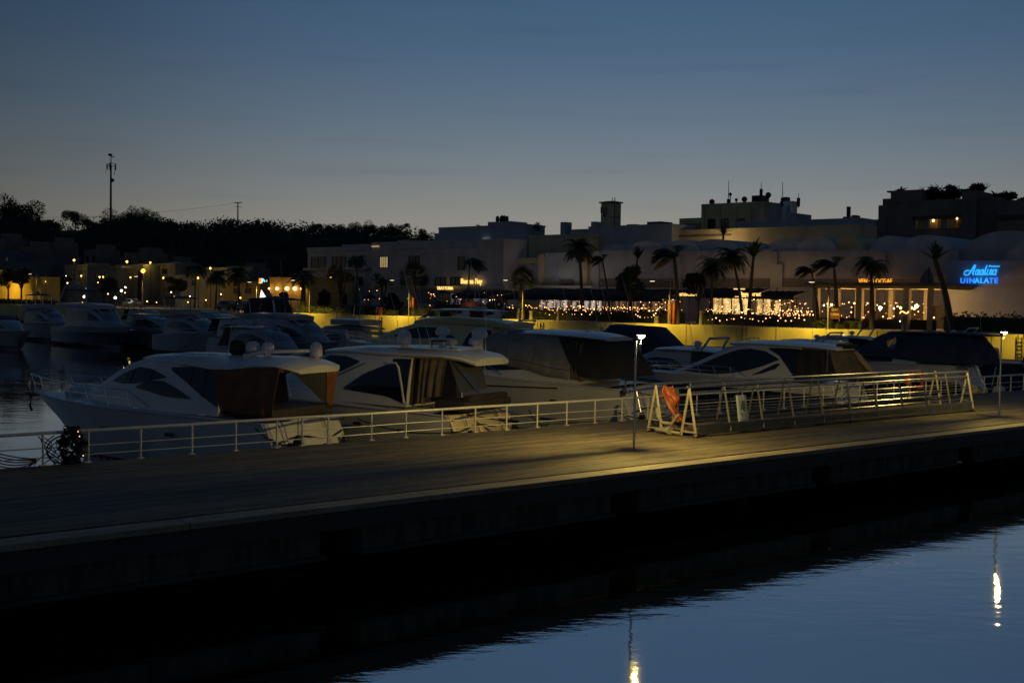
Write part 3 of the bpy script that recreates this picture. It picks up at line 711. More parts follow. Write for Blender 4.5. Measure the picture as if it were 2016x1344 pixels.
b.window([(3.4, 3.44, 3.6), (3.05, 2.5, 3.62), (2.62, 2.1, 3.62)], off=.012)
b.strip([(3.6, 3.44), (3.25, 3.45), (3.1, 3.3), (2.85, 2.65), (2.68, 2.06)], 'window_frame', 'gel', .045)
b.strip([(6.4, 2.72), (5.6, 3.0), (4.6, 3.40)], 'shadow_groove', 'black', .014)
b.windshield(6.6, 9.1)
for x_, za, zb in ((7.0, 2.82, 3.36), (6.2, 2.92, 3.6), (4.4, 2.36, 3.08)): b.strip([(x_, za), (x_ - .1, zb)], 'window_bar', 'black', .018)
b.hardtop([(6.8, 1.2, 3.78, .08), (5.6, 1.5, 3.84, .14), (4., 1.66, 3.80, .20), (2.4, 1.70, 3.80, .24), (1.3, 1.62, 3.80, .2), (.6, 1.48, 3.72, .18), (.2, 1.2, 3.58, .14)], thick=.14)
b.hardtop([(4.0, 1.05, 3.98, .06), (3.4, 1.26, 4.0, .05), (1.8, 1.26, 4.0, .05), (1.1, .9, 3.98, .05)], name='roof_hatch', thick=.06)
b.curtain('rolled_curtain', 'c_tan', [(2.3, 1.5, 3.68), (1.9, 1.5, 3.68)], [(2.3, 1.7, 2.05), (1.95, 1.7, 2.05)], 2, .04)
b.curtain('cockpit_curtain', 'c_tan', [(1.85, 1.5, 3.66), (1.2, 1.46, 3.66)], [(1.9, 1.72, 2.3), (1.3, 1.70, 2.35)], 2, .04)
b.pane('clear_flap', 'vinyl', [(1.15, 1.44, 3.66), (.8, -.1, 3.64), (.35, .1, 2.6), (.75, 1.3, 2.5)])
b.pole('flap_pole', (1.1, 1.44, 3.68), (.35, .6, 2.42), .028, 'steel')
b.pane('painted_cockpit_shade', 'cushion', [(2.55, 1.75, 2.0), (2.55, 1.5, 3.7), (2.55, -1.5, 3.7), (2.55, -1.75, 2.0)])  # dark sheet in place of the shade under the hardtop
g = MB(); g.box((.95, 0, 2.02), (1.3, 3.3, .35)); g.box((.62, -.3, 2.22), (.35, 2.7, .3)); g.build('sun_pad', M['cushion'], b.t, bevel=.08)
b.transom(4.2, 'gel_lit_cream'); b.bow_rail(5.5, 13.2)
b.dome(3.4, .9, 4.0, .27, .52); b.dome(1.7, .3, 4.02, .19, .22); b.dome(1.3, -.6, 4.0, .24, .28); b.dome(2.9, -.9, 4.0, .28, .32, 'satellite_dome', .40); b.dome(1.4, -1.1, 3.92, .30, .38, 'satellite_dome', .42)
g = MB(); g.box((2.5, -.2, 4.3), (.9, .12, .07)); g.tube([(2.5, -.2, 4.0), (2.5, -.2, 4.28)], .05, 8); g.build('radar_bar', M['gel'], b.t, bevel=.02)
g = MB(); g.tube([(2.4, .6, 4.0), (2.4, .6, 4.24), (1.8, .6, 4.26)], .03, 6); g.build('roof_rack', M['metal_dark'], b.t)
b.whip(1.2, -1.2, 3.9, 2.2, (0, 0)); b.whip(2.9, .6, 4.0, 3.0, (.28, .0)); b.whip(2.2, 1.0, 4.0, 2.6, (.3, .1))
YB2 = b
# --- third yacht under a grey cover
b = Boat('large white yacht under a grey cover with dark aft canvas, behind the nearest lamp', *boat_frame(13.3, 11, 16), L=14., beam=4.6, zs=(2.15, 2.35, 2.45), group=G1, rake=2.2)
b.cabin([(12., 2.4, 2.5, .4, .2), (11., 2.36, 2.72, .8, .55), (10., 2.34, 3.02, 1.2, .9), (8.8, 2.3, 3.5, 1.5, 1.15), (7.6, 2.26, 3.95, 1.72, 1.32), (6.4, 2.22, 4.1, 1.85, 1.42), (4.8, 2.18, 4.14, 1.92, 1.48), (3.0, 2.15, 4.1, 1.95, 1.5)])
b.window([(10.6, 2.72, 2.74), (9.6, 2.64, 3.0), (8.4, 2.62, 3.22), (7.2, 2.64, 3.12), (5.9, 2.74, 2.76)])
cov = MB(); rows = []
for i in range(40):
    f = i / 39; x = 9.4 - 6.0 * f; zt = lerp_tab([(0, 3.35), (.1, 3.8), (.22, 4.16), (.4, 4.28), (1, 4.30)], f); zb = lerp_tab([(0, 3.22), (.2, 3.0), (.45, 2.92), (.62, 2.8), (.8, 2.52), (1, 2.42)], f)
    r = []
    for j in range(25):
        a = -1 + 2 * j / 24; sd_ = min(1, abs(a) / .62)
        if abs(a) < .62: y = 1.42 * a / .62; z = zt + .14 * (1 - sd_ ** 2)
        else: g_ = (abs(a) - .62) / .38; y = (1.42 + .62 * g_ ** .8) * (1 if a > 0 else -1); z = zt + (zb - zt) * g_
        rip = .035 * sin(f * 21 + a * 9) * sin(a * 7 + f * 5) + .05 * sin(f * 9 - abs(a) * 6)
        r.append((x, y + rip * (1 if a > 0 else -1) * (abs(a) > .5), z + rip * .6))
    rows.append(r)
rows_cov = rows; cov.grid(rows); cov.build('tonneau_cover', M['c_grey'], b.t, smooth=True, thick=.02)
b.hardtop([(7.2, 1.3, 4.30, .08), (5.5, 1.50, 4.34, .16), (3.6, 1.56, 4.28, .2), (2.6, 1.5, 4.22, .16), (2.05, 1.25, 4.16, .1)], thick=.08)
b.curtain('aft_canvas', 'c_black', [(4.2, 1.54, 4.2), (2.8, 1.48, 4.16), (2.15, 1.2, 4.12), (2.1, -1.2, 4.10), (2.7, -1.46, 4.12)], [(3.1, 2.02, 2.62), (2.2, 2.04, 2.54), (1.3, 1.75, 2.56), (1.2, -1.75, 2.56), (1.9, -2.0, 2.5)], 3, .06, 40)
b.curtain('cover_skirt', 'c_tan', [(3.5, 1.55, 4.1), (2.95, 1.56, 3.9)], [(3.3, 2.06, 2.45), (2.6, 2.08, 2.42)], 3, .05)
b.transom(4.2); b.bow_rail(6.5, 13.8)
for xx in (7.2, 4.0): 
    g = MB(); g.box((xx, 2.26, 1.5), (.30, .03, .12)); g.build('porthole', M['black'], b.t, bevel=.01)
g = MB(); g.tube([(x_, b.half(x_ / 14) * 1.0 + .012, 1.95 - .02 * (x_ - 9)) for x_ in (8.6, 7, 5.4, 3.8)], .03, 5); g.build('styling_groove', M['black'], b.t)
b.whip(8, .2, 4.0, 2.5, (.3, 0))
# --- fourth yacht
b = Boat('white sport yacht with navy hull band and wrap-around dark glass behind the gangway', *boat_frame(24.2, 8.2, 12), L=11.8, beam=4.3, zs=(2.05, 2.2, 2.2), group=G1, lowband=(.25, .78))
b.cabin([(10.2, 2.16, 2.24, .5, .3), (9.2, 2.14, 2.5, .9, .7), (8.2, 2.12, 2.86, 1.3, 1.0), (7.2, 2.1, 3.3, 1.5, 1.15), (6.2, 2.1, 3.7, 1.66, 1.28), (5.2, 2.08, 3.88, 1.76, 1.36), (4., 2.06, 3.86, 1.84, 1.42), (2.6, 2.05, 3.78, 1.88, 1.46)])
b.window([(9.0, 2.36, 2.38), (8., 2.30, 2.72), (7., 2.30, 3.14), (6., 2.40, 3.50), (5.2, 2.56, 3.62), (4.3, 2.84, 3.52), (3.6, 3.14, 3.18)])
b.window([(4.9, 2.36, 2.38), (4.4, 2.46, 2.62), (3.7, 2.72, 2.96), (3.5, 2.94, 2.98)])
b.window([(4.2, 3.64, 3.68), (3.6, 3.34, 3.70), (3.1, 2.82, 3.70), (2.65, 2.3, 3.68)])
b.windshield(6.4, 8.8)
for x_, za, zb in ((7.4, 2.34, 2.95), (6.2, 2.4, 3.4), (5.0, 2.64, 3.58)): b.strip([(x_, za), (x_ - .15, zb)], 'window_bar', 'black', .018)
b.hardtop([(6.4, 1.2, 3.84, .06), (5.2, 1.42, 3.88, .12), (3.8, 1.55, 3.86, .16), (2.2, 1.56, 3.82, .14), (1.4, 1.46, 3.80, .10), (1.0, 1.2, 3.76, .06)], thick=.11)
g = MB(); g.tube([(1.3, .4, 3.84), (.95, .3, 3.82), (.9, -1.2, 3.80), (1.4, -1.45, 3.80)], .10, 8); g.build('rolled_awning', M['c_black'], b.t, smooth=True)
b.curtain('cockpit_canvas', 'c_black', [(2.75, 1.5, 3.66), (1.8, 1.5, 3.66), (1.2, 1.42, 3.66)], [(2.7, 1.92, 2.2), (1.6, 1.95, 2.3), (.6, 1.9, 2.4)], 3, .04)
b.curtain('aft_flap', 'c_tan', [(1.2, 1.42, 3.66), (1.05, -1.42, 3.66)], [(.55, 1.88, 2.42), (.2, -1.85, 2.42)], 3, .05)
b.curtain('side_flap', 'c_gold', [(1.0, -.9, 3.6), (1.0, -1.44, 3.6), (1.8, -1.52, 3.6)], [(.12, -1.1, 2.45), (.1, -1.9, 2.42), (1., -1.95, 2.4)], 4, .06)
b.pole('awning_pole', (1.25, 1.52, 3.7), (1.1, 1.9, 2.3), .03, 'steel')
b.transom(3.8); b.bow_rail(4.8, 11.4, .5)
# --- fifth yacht
b = Boat('yacht tented in black canvas with clear front panes behind the gangway end', *boat_frame(39.7, 10.6, 12), L=12.8, beam=4.8, zs=(2.5, 2.5, 2.45), group=G1, lowband=(.25, .62))
b.cabin([(10.4, 2.4, 2.5, .5, .3), (9., 2.42, 2.72, .9, .7), (7.8, 2.44, 2.86, 1.4, 1.2), (6.6, 2.46, 3.0, 1.7, 1.5), (5., 2.46, 2.9, 1.85, 1.7), (3.2, 2.46, 2.75, 1.95, 1.85)])
b.window([(9.2, 2.5, 2.52), (8., 2.5, 2.72), (6.6, 2.52, 2.86), (4.6, 2.56, 2.78)])
tent = MB(); rows = []
for i in range(24):
    f = i / 23; x = 7.1 - 7.4 * f; zt = lerp_tab([(0, 3.06), (.2, 4.02), (.28, 4.15), (.85, 4.14), (.92, 4.06), (1, 3.3)], f); zb = lerp_tab([(0, 2.95), (.25, 2.86), (.5, 2.62), (1, 2.56)], f); r = []
    for j in range(17):
        a = -1 + j / 8
        y = 1.35 * a / .6 if abs(a) < .6 else (1.35 + .62 * (abs(a) - .6) / .4) * (1 if a > 0 else -1)
        z = zt + .1 * (1 - (a / .6) ** 2) if abs(a) < .6 else zt + (zb - zt) * (abs(a) - .6) / .4
        rp_ = .03 * sin(f * 15 + a * 7); r.append((x, y + rp_, z + rp_))
    rows.append(r)
hole = lambda i, j: (i in (2, 3, 4) and j in (2, 14)) or (i in (3, 4, 5, 6) and j in (1, 2, 13, 14)) if False else (3 <= i <= 7 and j in (1, 2, 13, 14))
tent.grid(rows); nq = len(rows[0]) - 1; tent.f = [f_ for q_, f_ in enumerate(tent.f) if not hole(q_ // nq, q_ % nq)]; tent.add(rows[-1], [tuple(range(len(rows[-1])))]); tent.build('canvas_tent', M['c_navy'], b.t, smooth=True, thick=.015)
b.hardtop([(5.2, 1.1, 4.22, .06), (4., 1.36, 4.24, .08), (1., 1.36, 4.24, .08), (-.6, 1.2, 4.18, .05)], 'c_navy', 'bimini_top', .05)
for jj in (1, 13):
    cp = MB(); cp.grid([[rows[i][j] for j in (jj, jj + 1, jj + 2)] for i in range(3, 9)]); cp.build('clear_pane', M['clear'], b.t, smooth=True)
    cp = MB(); cp.tube([rows[3][jj], rows[5][jj + 2]], .025, 5); cp.tube([rows[5][jj + 2], rows[8][jj]], .025, 5); cp.build('pane_seam', M['c_navy'], b.t)
b.transom(4.4); b.bow_rail(5.5, 12.4, .5)
g = MB(); g.box((-.6, -.9, 1.0), (.7, .9, .6), top=.6); g.tube([(-.2, -.9, 1.3), (-.3, -1.2, 2.3), (-.25, -1.5, 2.35)], .03, 6); g.build('stern_gear', M['gel'], b.t)
# fenders and ropes hung on the sterns
fg = 'black fenders hanging at the yacht sterns'
for (u0, v0, z0), lb in (((-5.6, 8.9, .9), 'black cone fender by the brown-curtained yacht'), ((15.0, 10.0, 1.0), 'black fender left of the bird, hung from the covered yacht'), ((17.0, 10.3, .9), 'black triangular fender hanging just left of the gangway')):
    t = empty('fender', lb, 'fender', pier(u0, v0, z0), 0, fg)
    g = MB(); g.lathe((0, 0, 0), [(.02, .02), (.24, 0), (.27, .08), (.10, .55), (.03, .62)], 12); g.build('fender_body', M['black'], t, smooth=True)
    g = MB(); g.tube([(0, 0, .6), (0, 0, 1.25)], .012, 5); g.build('fender_line', M['rope'], t)
t = empty('white_fender', 'two pale round fenders heaped by the rail at the right edge', 'fender', pier(31.2, 6.6, .9), 0, None)
g = MB(); g.ball((0, 0, .75), .26, 12, 1.2); g.build('fender_ball', M['gel_lit_cream'], t, smooth=True)
g = MB(); g.ball((.5, .3, .45), .27, 12, 1.1); g.build('fender_ball', M['gel_lit_cream'], t, smooth=True)
g = MB(); g.tube([(-.5, 0, .3), (-.1, 0, .55), (0, 0, 1.05), (.5, .3, .8), (.9, .2, .4)], .02, 6); g.build('fender_line', M['rope'], t, smooth=True)
rg = 'mooring ropes between the yachts and the pier'
ropes = [((-6.4, 10.2, 1.7), (-7.4, 6.0, 1.65), 'slack black rope from the left quarter of the brown-curtained yacht'),
         ((-2.3, 10.6, 1.7), (-1.6, 6.0, 1.65), 'black rope from the right quarter of the brown-curtained yacht'),
         ((1.3, 10.4, 1.9), (3.6, 6.0, 1.65), 'black rope crossing the cream transom to the right'),
         ((4.9, 10.0, 1.7), (2.2, 6.0, 1.65), 'black rope crossing the cream transom to the left'),
         ((3.0, 9.8, 1.9), (5.0, 6.0, 1.65), 'black rope ending at the right of the cream transom'),
         ((11.4, 11.8, 2.2), (14.4, 6.2, 1.65), 'long straight rope running down from the grey-covered yacht'),
         ((11.2, 11.6, 1.2), (8.6, 6.1, 1.65), 'low slack rope at the left quarter of the grey-covered yacht'),
         ((15.4, 10.6, 1.2), (17.4, 6.1, 1.65), 'short rope hanging left of the gangway'),
         ((42.2, 11.5, 1.9), (38.4, 6.0, 1.65), 'rope from the black-tented yacht')]
for a_, c_, lb in ropes:
    A, C_ = pier(*a_), pier(*c_); t = empty('mooring_line', lb, 'rope', A, 0, rg)
    g = MB(); g.tube(sag((0, 0, 0), C_ - A, .22, 12), .024, 6); g.build('rope', M['rope'], t, smooth=True)
    g = MB(); n_ = (C_ - A); g.tube([n_ * .42 - Vector((0, 0, .2)), n_ * .56 - Vector((0, 0, .2))], [.05, .05], 8); g.build('rubber_spring', M['black'], t, smooth=True)

# seams, window bars and flags on the front row
YB3 = [o for o in bpy.data.objects if o.get('label', '').startswith('large white yacht')][0]
for i, f in enumerate((.22, .45, .7)):
    g = MB(); r_ = rows_cov[int(f * 39)]; g.tube([(x, y * 1.004, z + .012) for x, y, z in r_], .014, 5); g.build('cover_seam', M['c_tan'], YB3)
g = MB(); g.tube([Vector(r_[1]) + Vector((0, -.02, -.01)) for r_ in rows_cov], .016, 5); g.tube([Vector(r_[-2]) + Vector((0, .02, -.01)) for r_ in rows_cov], .016, 5); g.build('cover_rope', M['rope'], YB3)
# --- yachts farther out
G2 = 'yachts on the farther berths'
def far_frame(px, py, z, ang_world): P = ground(px, py, z); P.z = 0; return P, ang_world
AB = atan2(pv.y, pv.x)
b = Boat('cream flybridge yacht with arched black windows lit yellow in front of the quay wall', pier(24, 33), AB + radians(20), L=12.8, beam=4.4, zs=(2.5, 2.7, 2.9), group=G2, hullmat='gel_lit_cream')
b.cabin([(11., 2.8, 2.9, .5, .3), (9.6, 2.78, 3.25, 1.0, .7), (8.2, 2.74, 3.75, 1.4, 1.0), (6.8, 2.7, 4.1, 1.65, 1.25), (5., 2.66, 4.22, 1.8, 1.4), (3., 2.62, 4.2, 1.85, 1.45), (.6, 2.6, 4.1, 1.85, 1.5)], 'gel_lit_cream')
b.window([(8.2, 3.3, 3.32), (7.2, 3.24, 3.72), (6., 3.26, 3.98), (4.6, 3.3, 3.94), (3.2, 3.34, 3.40)])
b.window([(2.6, 2.9, 2.94), (2.2, 2.8, 3.7), (1.2, 2.7, 3.9), (.65, 2.7, 3.9)])
b.hardtop([(6.8, .9, 4.30, .12), (5.8, 1.3, 4.5, .12), (4.2, 1.5, 4.55, .1), (1.4, 1.6, 4.45, .1), (-.6, 1.5, 4.3, .1)], 'gel_lit_cream', 'flybridge', .3)
b.hardtop([(5.6, .8, 5.0, .06), (4.8, 1.2, 5.08, .08), (2.6, 1.25, 5.10, .08), (1.0, 1.1, 5.06, .05)], 'gel', 'bimini_top', .06)
for x_, y_ in ((5., 1.1), (5., -1.1), (1.6, 1.1), (1.6, -1.1)): b.pole('bimini_pole', (x_, y_, 4.5), (x_ - .2, y_, 5.05), .03)
b.pane('fly_window', 'glass', [(6.6, .9, 4.42), (5.7, 1.2, 4.58), (5.2, 1.15, 4.9), (5.6, .95, 4.88)])
g = MB(); g.box((2.6, 0, 5.22), (1.0, .7, .16)); g.build('life_raft', M['gel_grey'], b.t, bevel=.05)
b.transom(3.9, 'gel_lit_cream'); b.bow_rail(6, 12.6); b.whip(2.4, .8, 5.1, 2.6, (-.1, 0)); b.whip(8.4, .4, 3.9, 3.4, (.3, 0))
# row on the left, bows to the right
AR = AB + pi
P = ground(258, 650, 1.9); P.z = 0
hv = Vector((cos(AR), sin(AR), 0)); L1_ = 18.
b = Boat('white flybridge yacht with sloping arch, moored at the far left', P - hv * L1_, AR, L=L1_, beam=4.8, zs=(1.9, 2.0, 2.3), group=G2, lowband=(.2, .72))
b.cabin([(15.2, 2.2, 2.35, .7, .4), (13.4, 2.15, 2.9, 1.2, .85), (11.8, 2.1, 3.5, 1.6, 1.2), (10.4, 2.08, 4.1, 1.8, 1.4), (8., 2.05, 4.3, 1.9, 1.5), (4.2, 2.0, 4.3, 1.95, 1.55)])
b.window([(12.8, 2.7, 2.72), (11.6, 2.75, 3.3), (10., 2.75, 3.8), (8.6, 2.75, 3.8), (8.4, 2.75, 3.8)]); b.window([(8., 2.75, 3.75), (5.8, 2.75, 3.7), (4.8, 2.9, 3.3)])
b.windshield(10.7, 13.6)
b.hardtop([(10.8, 1.3, 4.35, .1), (9., 1.6, 4.55, .1), (4., 1.8, 4.6, .08), (.8, 1.75, 4.5, .06)], 'gel_grey', 'flybridge', .35)
b.hardtop([(7.2, 1.2, 6.0, .1), (5., 1.5, 6.15, .1), (3.2, 1.4, 6.1, .08)], 'c_navy', 'bimini_top', .08)
for sg in (1, -1):
    b.pole('arch_leg', (1.6, 1.5 * sg, 4.6), (2.9, 1.3 * sg, 6.5), .16, 'gel'); b.pole('bimini_pole', (7., 1.2 * sg, 4.7), (5.6, 1.3 * sg, 6.1), .035)
g = MB(); g.tube([(2.7, 1.3, 6.4), (2.9, 0, 6.55), (2.7, -1.3, 6.4)], .14, 8); g.build('radar_arch', M['gel'], b.t, smooth=True)
b.dome(2.8, 0, 6.6, .3, .35); b.transom(4.2); b.bow_rail(9, 17.6)
P = ground(386, 658, 1.6); P.z = 0
b = Boat('low white yacht with a flat bow pulpit, beside an orange buoy', P - hv * 16.6, AR, L=15.6, beam=4.2, zs=(1.6, 1.75, 1.95), group=G2)
b.cabin([(12.6, 1.9, 2.0, .5, .3), (10.8, 1.86, 2.5, 1.1, .8), (9., 1.82, 3.0, 1.5, 1.2), (7, 1.8, 3.3, 1.65, 1.35), (4., 1.75, 3.35, 1.75, 1.4)])
b.window([(10.4, 2.1, 2.2), (9., 2.1, 2.7), (7.4, 2.2, 3.0), (5., 2.3, 2.9)]); b.windshield(7.6, 10.8)
b.hardtop([(7., 1.2, 3.4, .1), (3.4, 1.45, 3.5, .1), (.6, 1.4, 3.4, .06)]); b.transom(3.7); b.bow_rail(7, 15.3)
g = MB(); g.box((15.9, 0, 1.96), (2.0, .55, .10)); g.build('bow_pulpit', M['gel'], b.t, bevel=.02)
P = ground(500, 652, 1.8); P.z = 0
b = Boat('white sport cruiser with pale windshield, third from the far left', P - hv * 15.5, AR, L=15.5, beam=4.2, zs=(1.7, 1.85, 2.0), group=G2)
b.cabin([(12.4, 2., 2.1, .5, .3), (10.6, 1.95, 2.7, 1.1, .8), (8.8, 1.9, 3.3, 1.5, 1.2), (7., 1.88, 3.6, 1.65, 1.35), (3.6, 1.85, 3.6, 1.75, 1.4)])
b.window([(10.2, 2.3, 2.35), (8.6, 2.3, 2.9), (7., 2.3, 3.2), (4.4, 2.4, 3.1)]); b.windshield(7.6, 10.4, 'vinyl')
b.hardtop([(7, 1.2, 3.7, .1), (3.4, 1.45, 3.75, .1), (.4, 1.4, 3.6, .06)]); b.transom(3.7); b.bow_rail(7, 15.2); b.whip(3, .6, 3.8, 4.2, (-.25, 0))
P = ground(668, 684, 1.9); P.z = 0
b = Boat('white flybridge cruiser, bow against the yellow wall', P - hv * 13.2, AR, L=13.2, beam=4.5, zs=(2.0, 2.15, 2.35), group=G2)
b.cabin([(11.2, 2.3, 2.4, .6, .4), (9.8, 2.26, 2.9, 1.1, .8), (8.4, 2.22, 3.5, 1.5, 1.15), (7.2, 2.2, 3.9, 1.7, 1.35), (5., 2.15, 4.05, 1.8, 1.45), (2., 2.1, 4.05, 1.85, 1.5)])
b.window([(9.6, 2.6, 2.62), (8.4, 2.6, 3.2), (6.8, 2.6, 3.4), (6., 2.7, 3.4)]); b.windshield(7.4, 9.8)
b.hardtop([(7.6, 1.2, 4.15, .1), (6., 1.5, 4.3, .1), (2., 1.6, 4.3, .08), (0, 1.5, 4.2, .06)], 'gel', 'flybridge', .3)
b.hardtop([(5.6, 1.1, 5.5, .1), (3.4, 1.3, 5.62, .1), (1., 1.2, 5.5, .08)], 'c_navy', 'bimini_top', .07)
for x_, y_ in ((5.4, 1.1), (5.4, -1.1), (1.3, 1.1), (1.3, -1.1)): b.pole('bimini_pole', (x_, y_, 4.4), (x_ - .3, y_ * 1.02, 5.52), .03)
b.transom(4.); b.bow_rail(6.5, 13.); b.whip(4, .6, 4.3, 4.6, (-.2, 0)); b.dome(1.8, .3, 5.6, .28, .34)
# small boats between
P = ground(40, 655, 1.6); P.z = 0
b = Boat('pale open boat with cockpit gear at the left edge', P - hv * 9, AR, L=11., beam=3.8, zs=(1.6, 1.7, 1.9), group=G2)
b.cabin([(8.6, 1.8, 1.9, .5, .3), (7., 1.76, 2.4, 1.0, .8), (5.4, 1.74, 2.75, 1.4, 1.15), (3.6, 1.72, 2.8, 1.5, 1.2)]); b.window([(7., 2., 2.1), (5.8, 2., 2.5), (4., 2.05, 2.6)])
b.hardtop([(5., 1.1, 2.9, .08), (3., 1.3, 3.2, .08), (1., 1.2, 3.2, .05)], 'c_navy', 'bimini_top', .06); b.transom(3.4)
def small_tent(lb, P, ang, L, hgt, m, wid=1.8):
    b = Boat(lb, P, ang, L=L, beam=wid * 2.1, zs=(1.3, 1.4, 1.6), group=G2, rake=1.)
    b.cabin([(L * .82, 1.5, 1.6, .4, .2), (L * .66, 1.46, 1.46 + hgt * .55, wid * .7, wid * .5), (L * .5, 1.42, 1.42 + hgt, wid * .85, wid * .62), (L * .2, 1.4, 1.4 + hgt * .96, wid * .9, wid * .66), (L * .04, 1.38, 1.5 + hgt * .35, wid * .85, wid * .7)], m, 'canvas_tent'); b.bow_rail(L * .5, L * .95, .4, 5); return b
small_tent('boat hidden under a tall black canvas hood, between the left yachts', pier(38, 92), AR, 11, 4.2, 'c_black', 2.2)
small_tent('low boat with a slate-blue cover behind the sport yacht', pier(40, 33), AB + radians(12), 11, 2.6, 'c_navy', 2.0).whip(4, .2, 3.6, 5.4, (.32, 0))
b = small_tent('small cream boat with folded yellow gear before the quay wall on the right', pier(48, 33), AB + radians(10), 9, .9, 'gel_lit_cream', 1.6); b.whip(4, .2, 2.2, 5., (.25, 0)); b.whip(3, .5, 2.2, 5., (.3, 0))
g = MB(); g.box((1.2, 0, 2.2), (1.4, 2, .6)); g.tube([(.4, .8, 1.6), (.2, .8, 3.2), (.2, -.8, 3.2), (.4, -.8, 1.6)], .05, 6); g.build('outboard_frame', M['gel_lit_cream'], b.t, bevel=.05)
b = Boat('grey open motorboat with low windscreen, right of the nearest lamp head', pier(30, 27), AB + radians(18), L=10, beam=3.4, zs=(2.3, 2.3, 2.4), group=G2, hullmat='gel_grey')
b.cabin([(8, 2.4, 2.5, .5, .3), (6.6, 2.36, 2.8, 1.0, .8), (5.2, 2.34, 3.1, 1.25, 1.05), (4, 2.32, 3.0, 1.3, 1.1)], 'gel_grey'); b.window([(7, 2.5, 2.56), (6, 2.5, 2.76), (4.6, 2.5, 2.86)]); b.whip(5, .3, 3.1, 5.5, (.35, 0)); b.bow_rail(5, 9.8, .4); b.transom(3)
g = MB(); g.box((2, 0, 2.6), (1.6, 2.2, .5)); g.box((.6, .6, 3.), (.25, .5, .9)); g.build('helm_seat', M['gel'], b.t, bevel=.08)
b = Boat('flybridge yacht with pale seats and long flat roof, left of the nearest lamp head', pier(31, 40), AB + radians(14), L=12.5, beam=4.2, zs=(2.2, 2.3, 2.5), group=G2)
b.cabin([(10, 2.5, 2.6, .6, .4), (8.4, 2.45, 3.2, 1.2, .9), (6.8, 2.4, 3.8, 1.5, 1.2), (2., 2.35, 3.95, 1.75, 1.4)]); b.window([(8., 2.8, 2.86), (6.6, 2.8, 3.5), (3., 2.8, 3.6)])
b.hardtop([(8, 1.1, 4.0, .08), (5., 1.5, 4.12, .08), (0, 1.5, 4.1, .06)]); b.transom(3.8); b.whip(3.2, .4, 4.1, 5.8, (.3, 0))
for x_ in (5.4, 2.6):
    g = MB(); g.box((x_, .3, 4.4), (1.1, .7, .5), ry=.2); g.box((x_ - .5, .3, 4.75), (.25, .7, .6), ry=.2); g.build('helm_seat', M['gel'], b.t, bevel=.12)
g = MB(); g.tube([(1.2, 1.2, 4.1), (1., 1., 5.3), (1., -1., 5.3), (1.2, -1.2, 4.1)], .07, 8); g.build('radar_arch', M['gel_grey'], b.t, smooth=True)
b = Boat('dark open boat with raised gear at the right edge before the quay wall', pier(58, 16), AB + radians(8), L=10, beam=3.6, zs=(1.9, 1.9, 2.), group=G2, hullmat='navy')
b.transom(3); b.cabin([(7, 2., 2.1, .5, .3), (5.4, 1.98, 2.6, 1.2, .9), (3.4, 1.96, 2.8, 1.4, 1.1)], 'gel_grey'); b.whip(4, .5, 2.8, 2.5, (.1, 0))
g = MB(); g.tube([(1, .9, 1.9), (.8, .8, 3.4), (.8, -.8, 3.4), (1, -.9, 1.9)], .08, 8); g.build('gear_frame', M['metal_dark'], b.t)
for (px, py, z, sc), lb in (((325, 640, 1.8, 1.), 'orange round buoy on the rail between the left yachts'), ((32, 634, 2.0, .8), 'dull orange buoy hanging at the left edge yacht')):
    P = ground(px, py, z); t = empty('buoy', lb, 'buoy', P, 0, 'orange buoys on the left yachts')
    g = MB(); g.ball((0, 0, .1), .55 * sc, 12, 1.25); g.build('buoy_ball', M['orange'], t, smooth=True)
    g = MB(); g.tube([(0, 0, .7 * sc), (0, 0, 1.1 * sc)], .05, 6); g.build('buoy_line', M['rope'], t)
# black cover on the radar mast light: the pink-white lit dome on the bimini behind
P = at(517, 581, 105.5); t = empty('lit_pennant', 'glowing pinkish pennant-shaped lamp on top of a dark bimini', 'lamp', P, 0)
g = MB(); g.add([(-.25, 0, -.25), (.35, 0, -.28), (.12, 0, .05), (-.12, 0, .45), (-.25, .1, -.25), (.35, .1, -.28), (.12, .1, .05), (-.12, .1, .45)], [(0, 1, 2, 3), (4, 5, 6, 7), (0, 1, 5, 4), (1, 2, 6, 5), (2, 3, 7, 6), (3, 0, 4, 7)]); g.build('lamp_shade', emat('pink_glow', (1, .72, .66), 3), t)
g = MB(); g.tube([(0, .05, -1.0), (0, .05, -.2)], .04, 6); g.build('lamp_stem', M['metal_dark'], t)

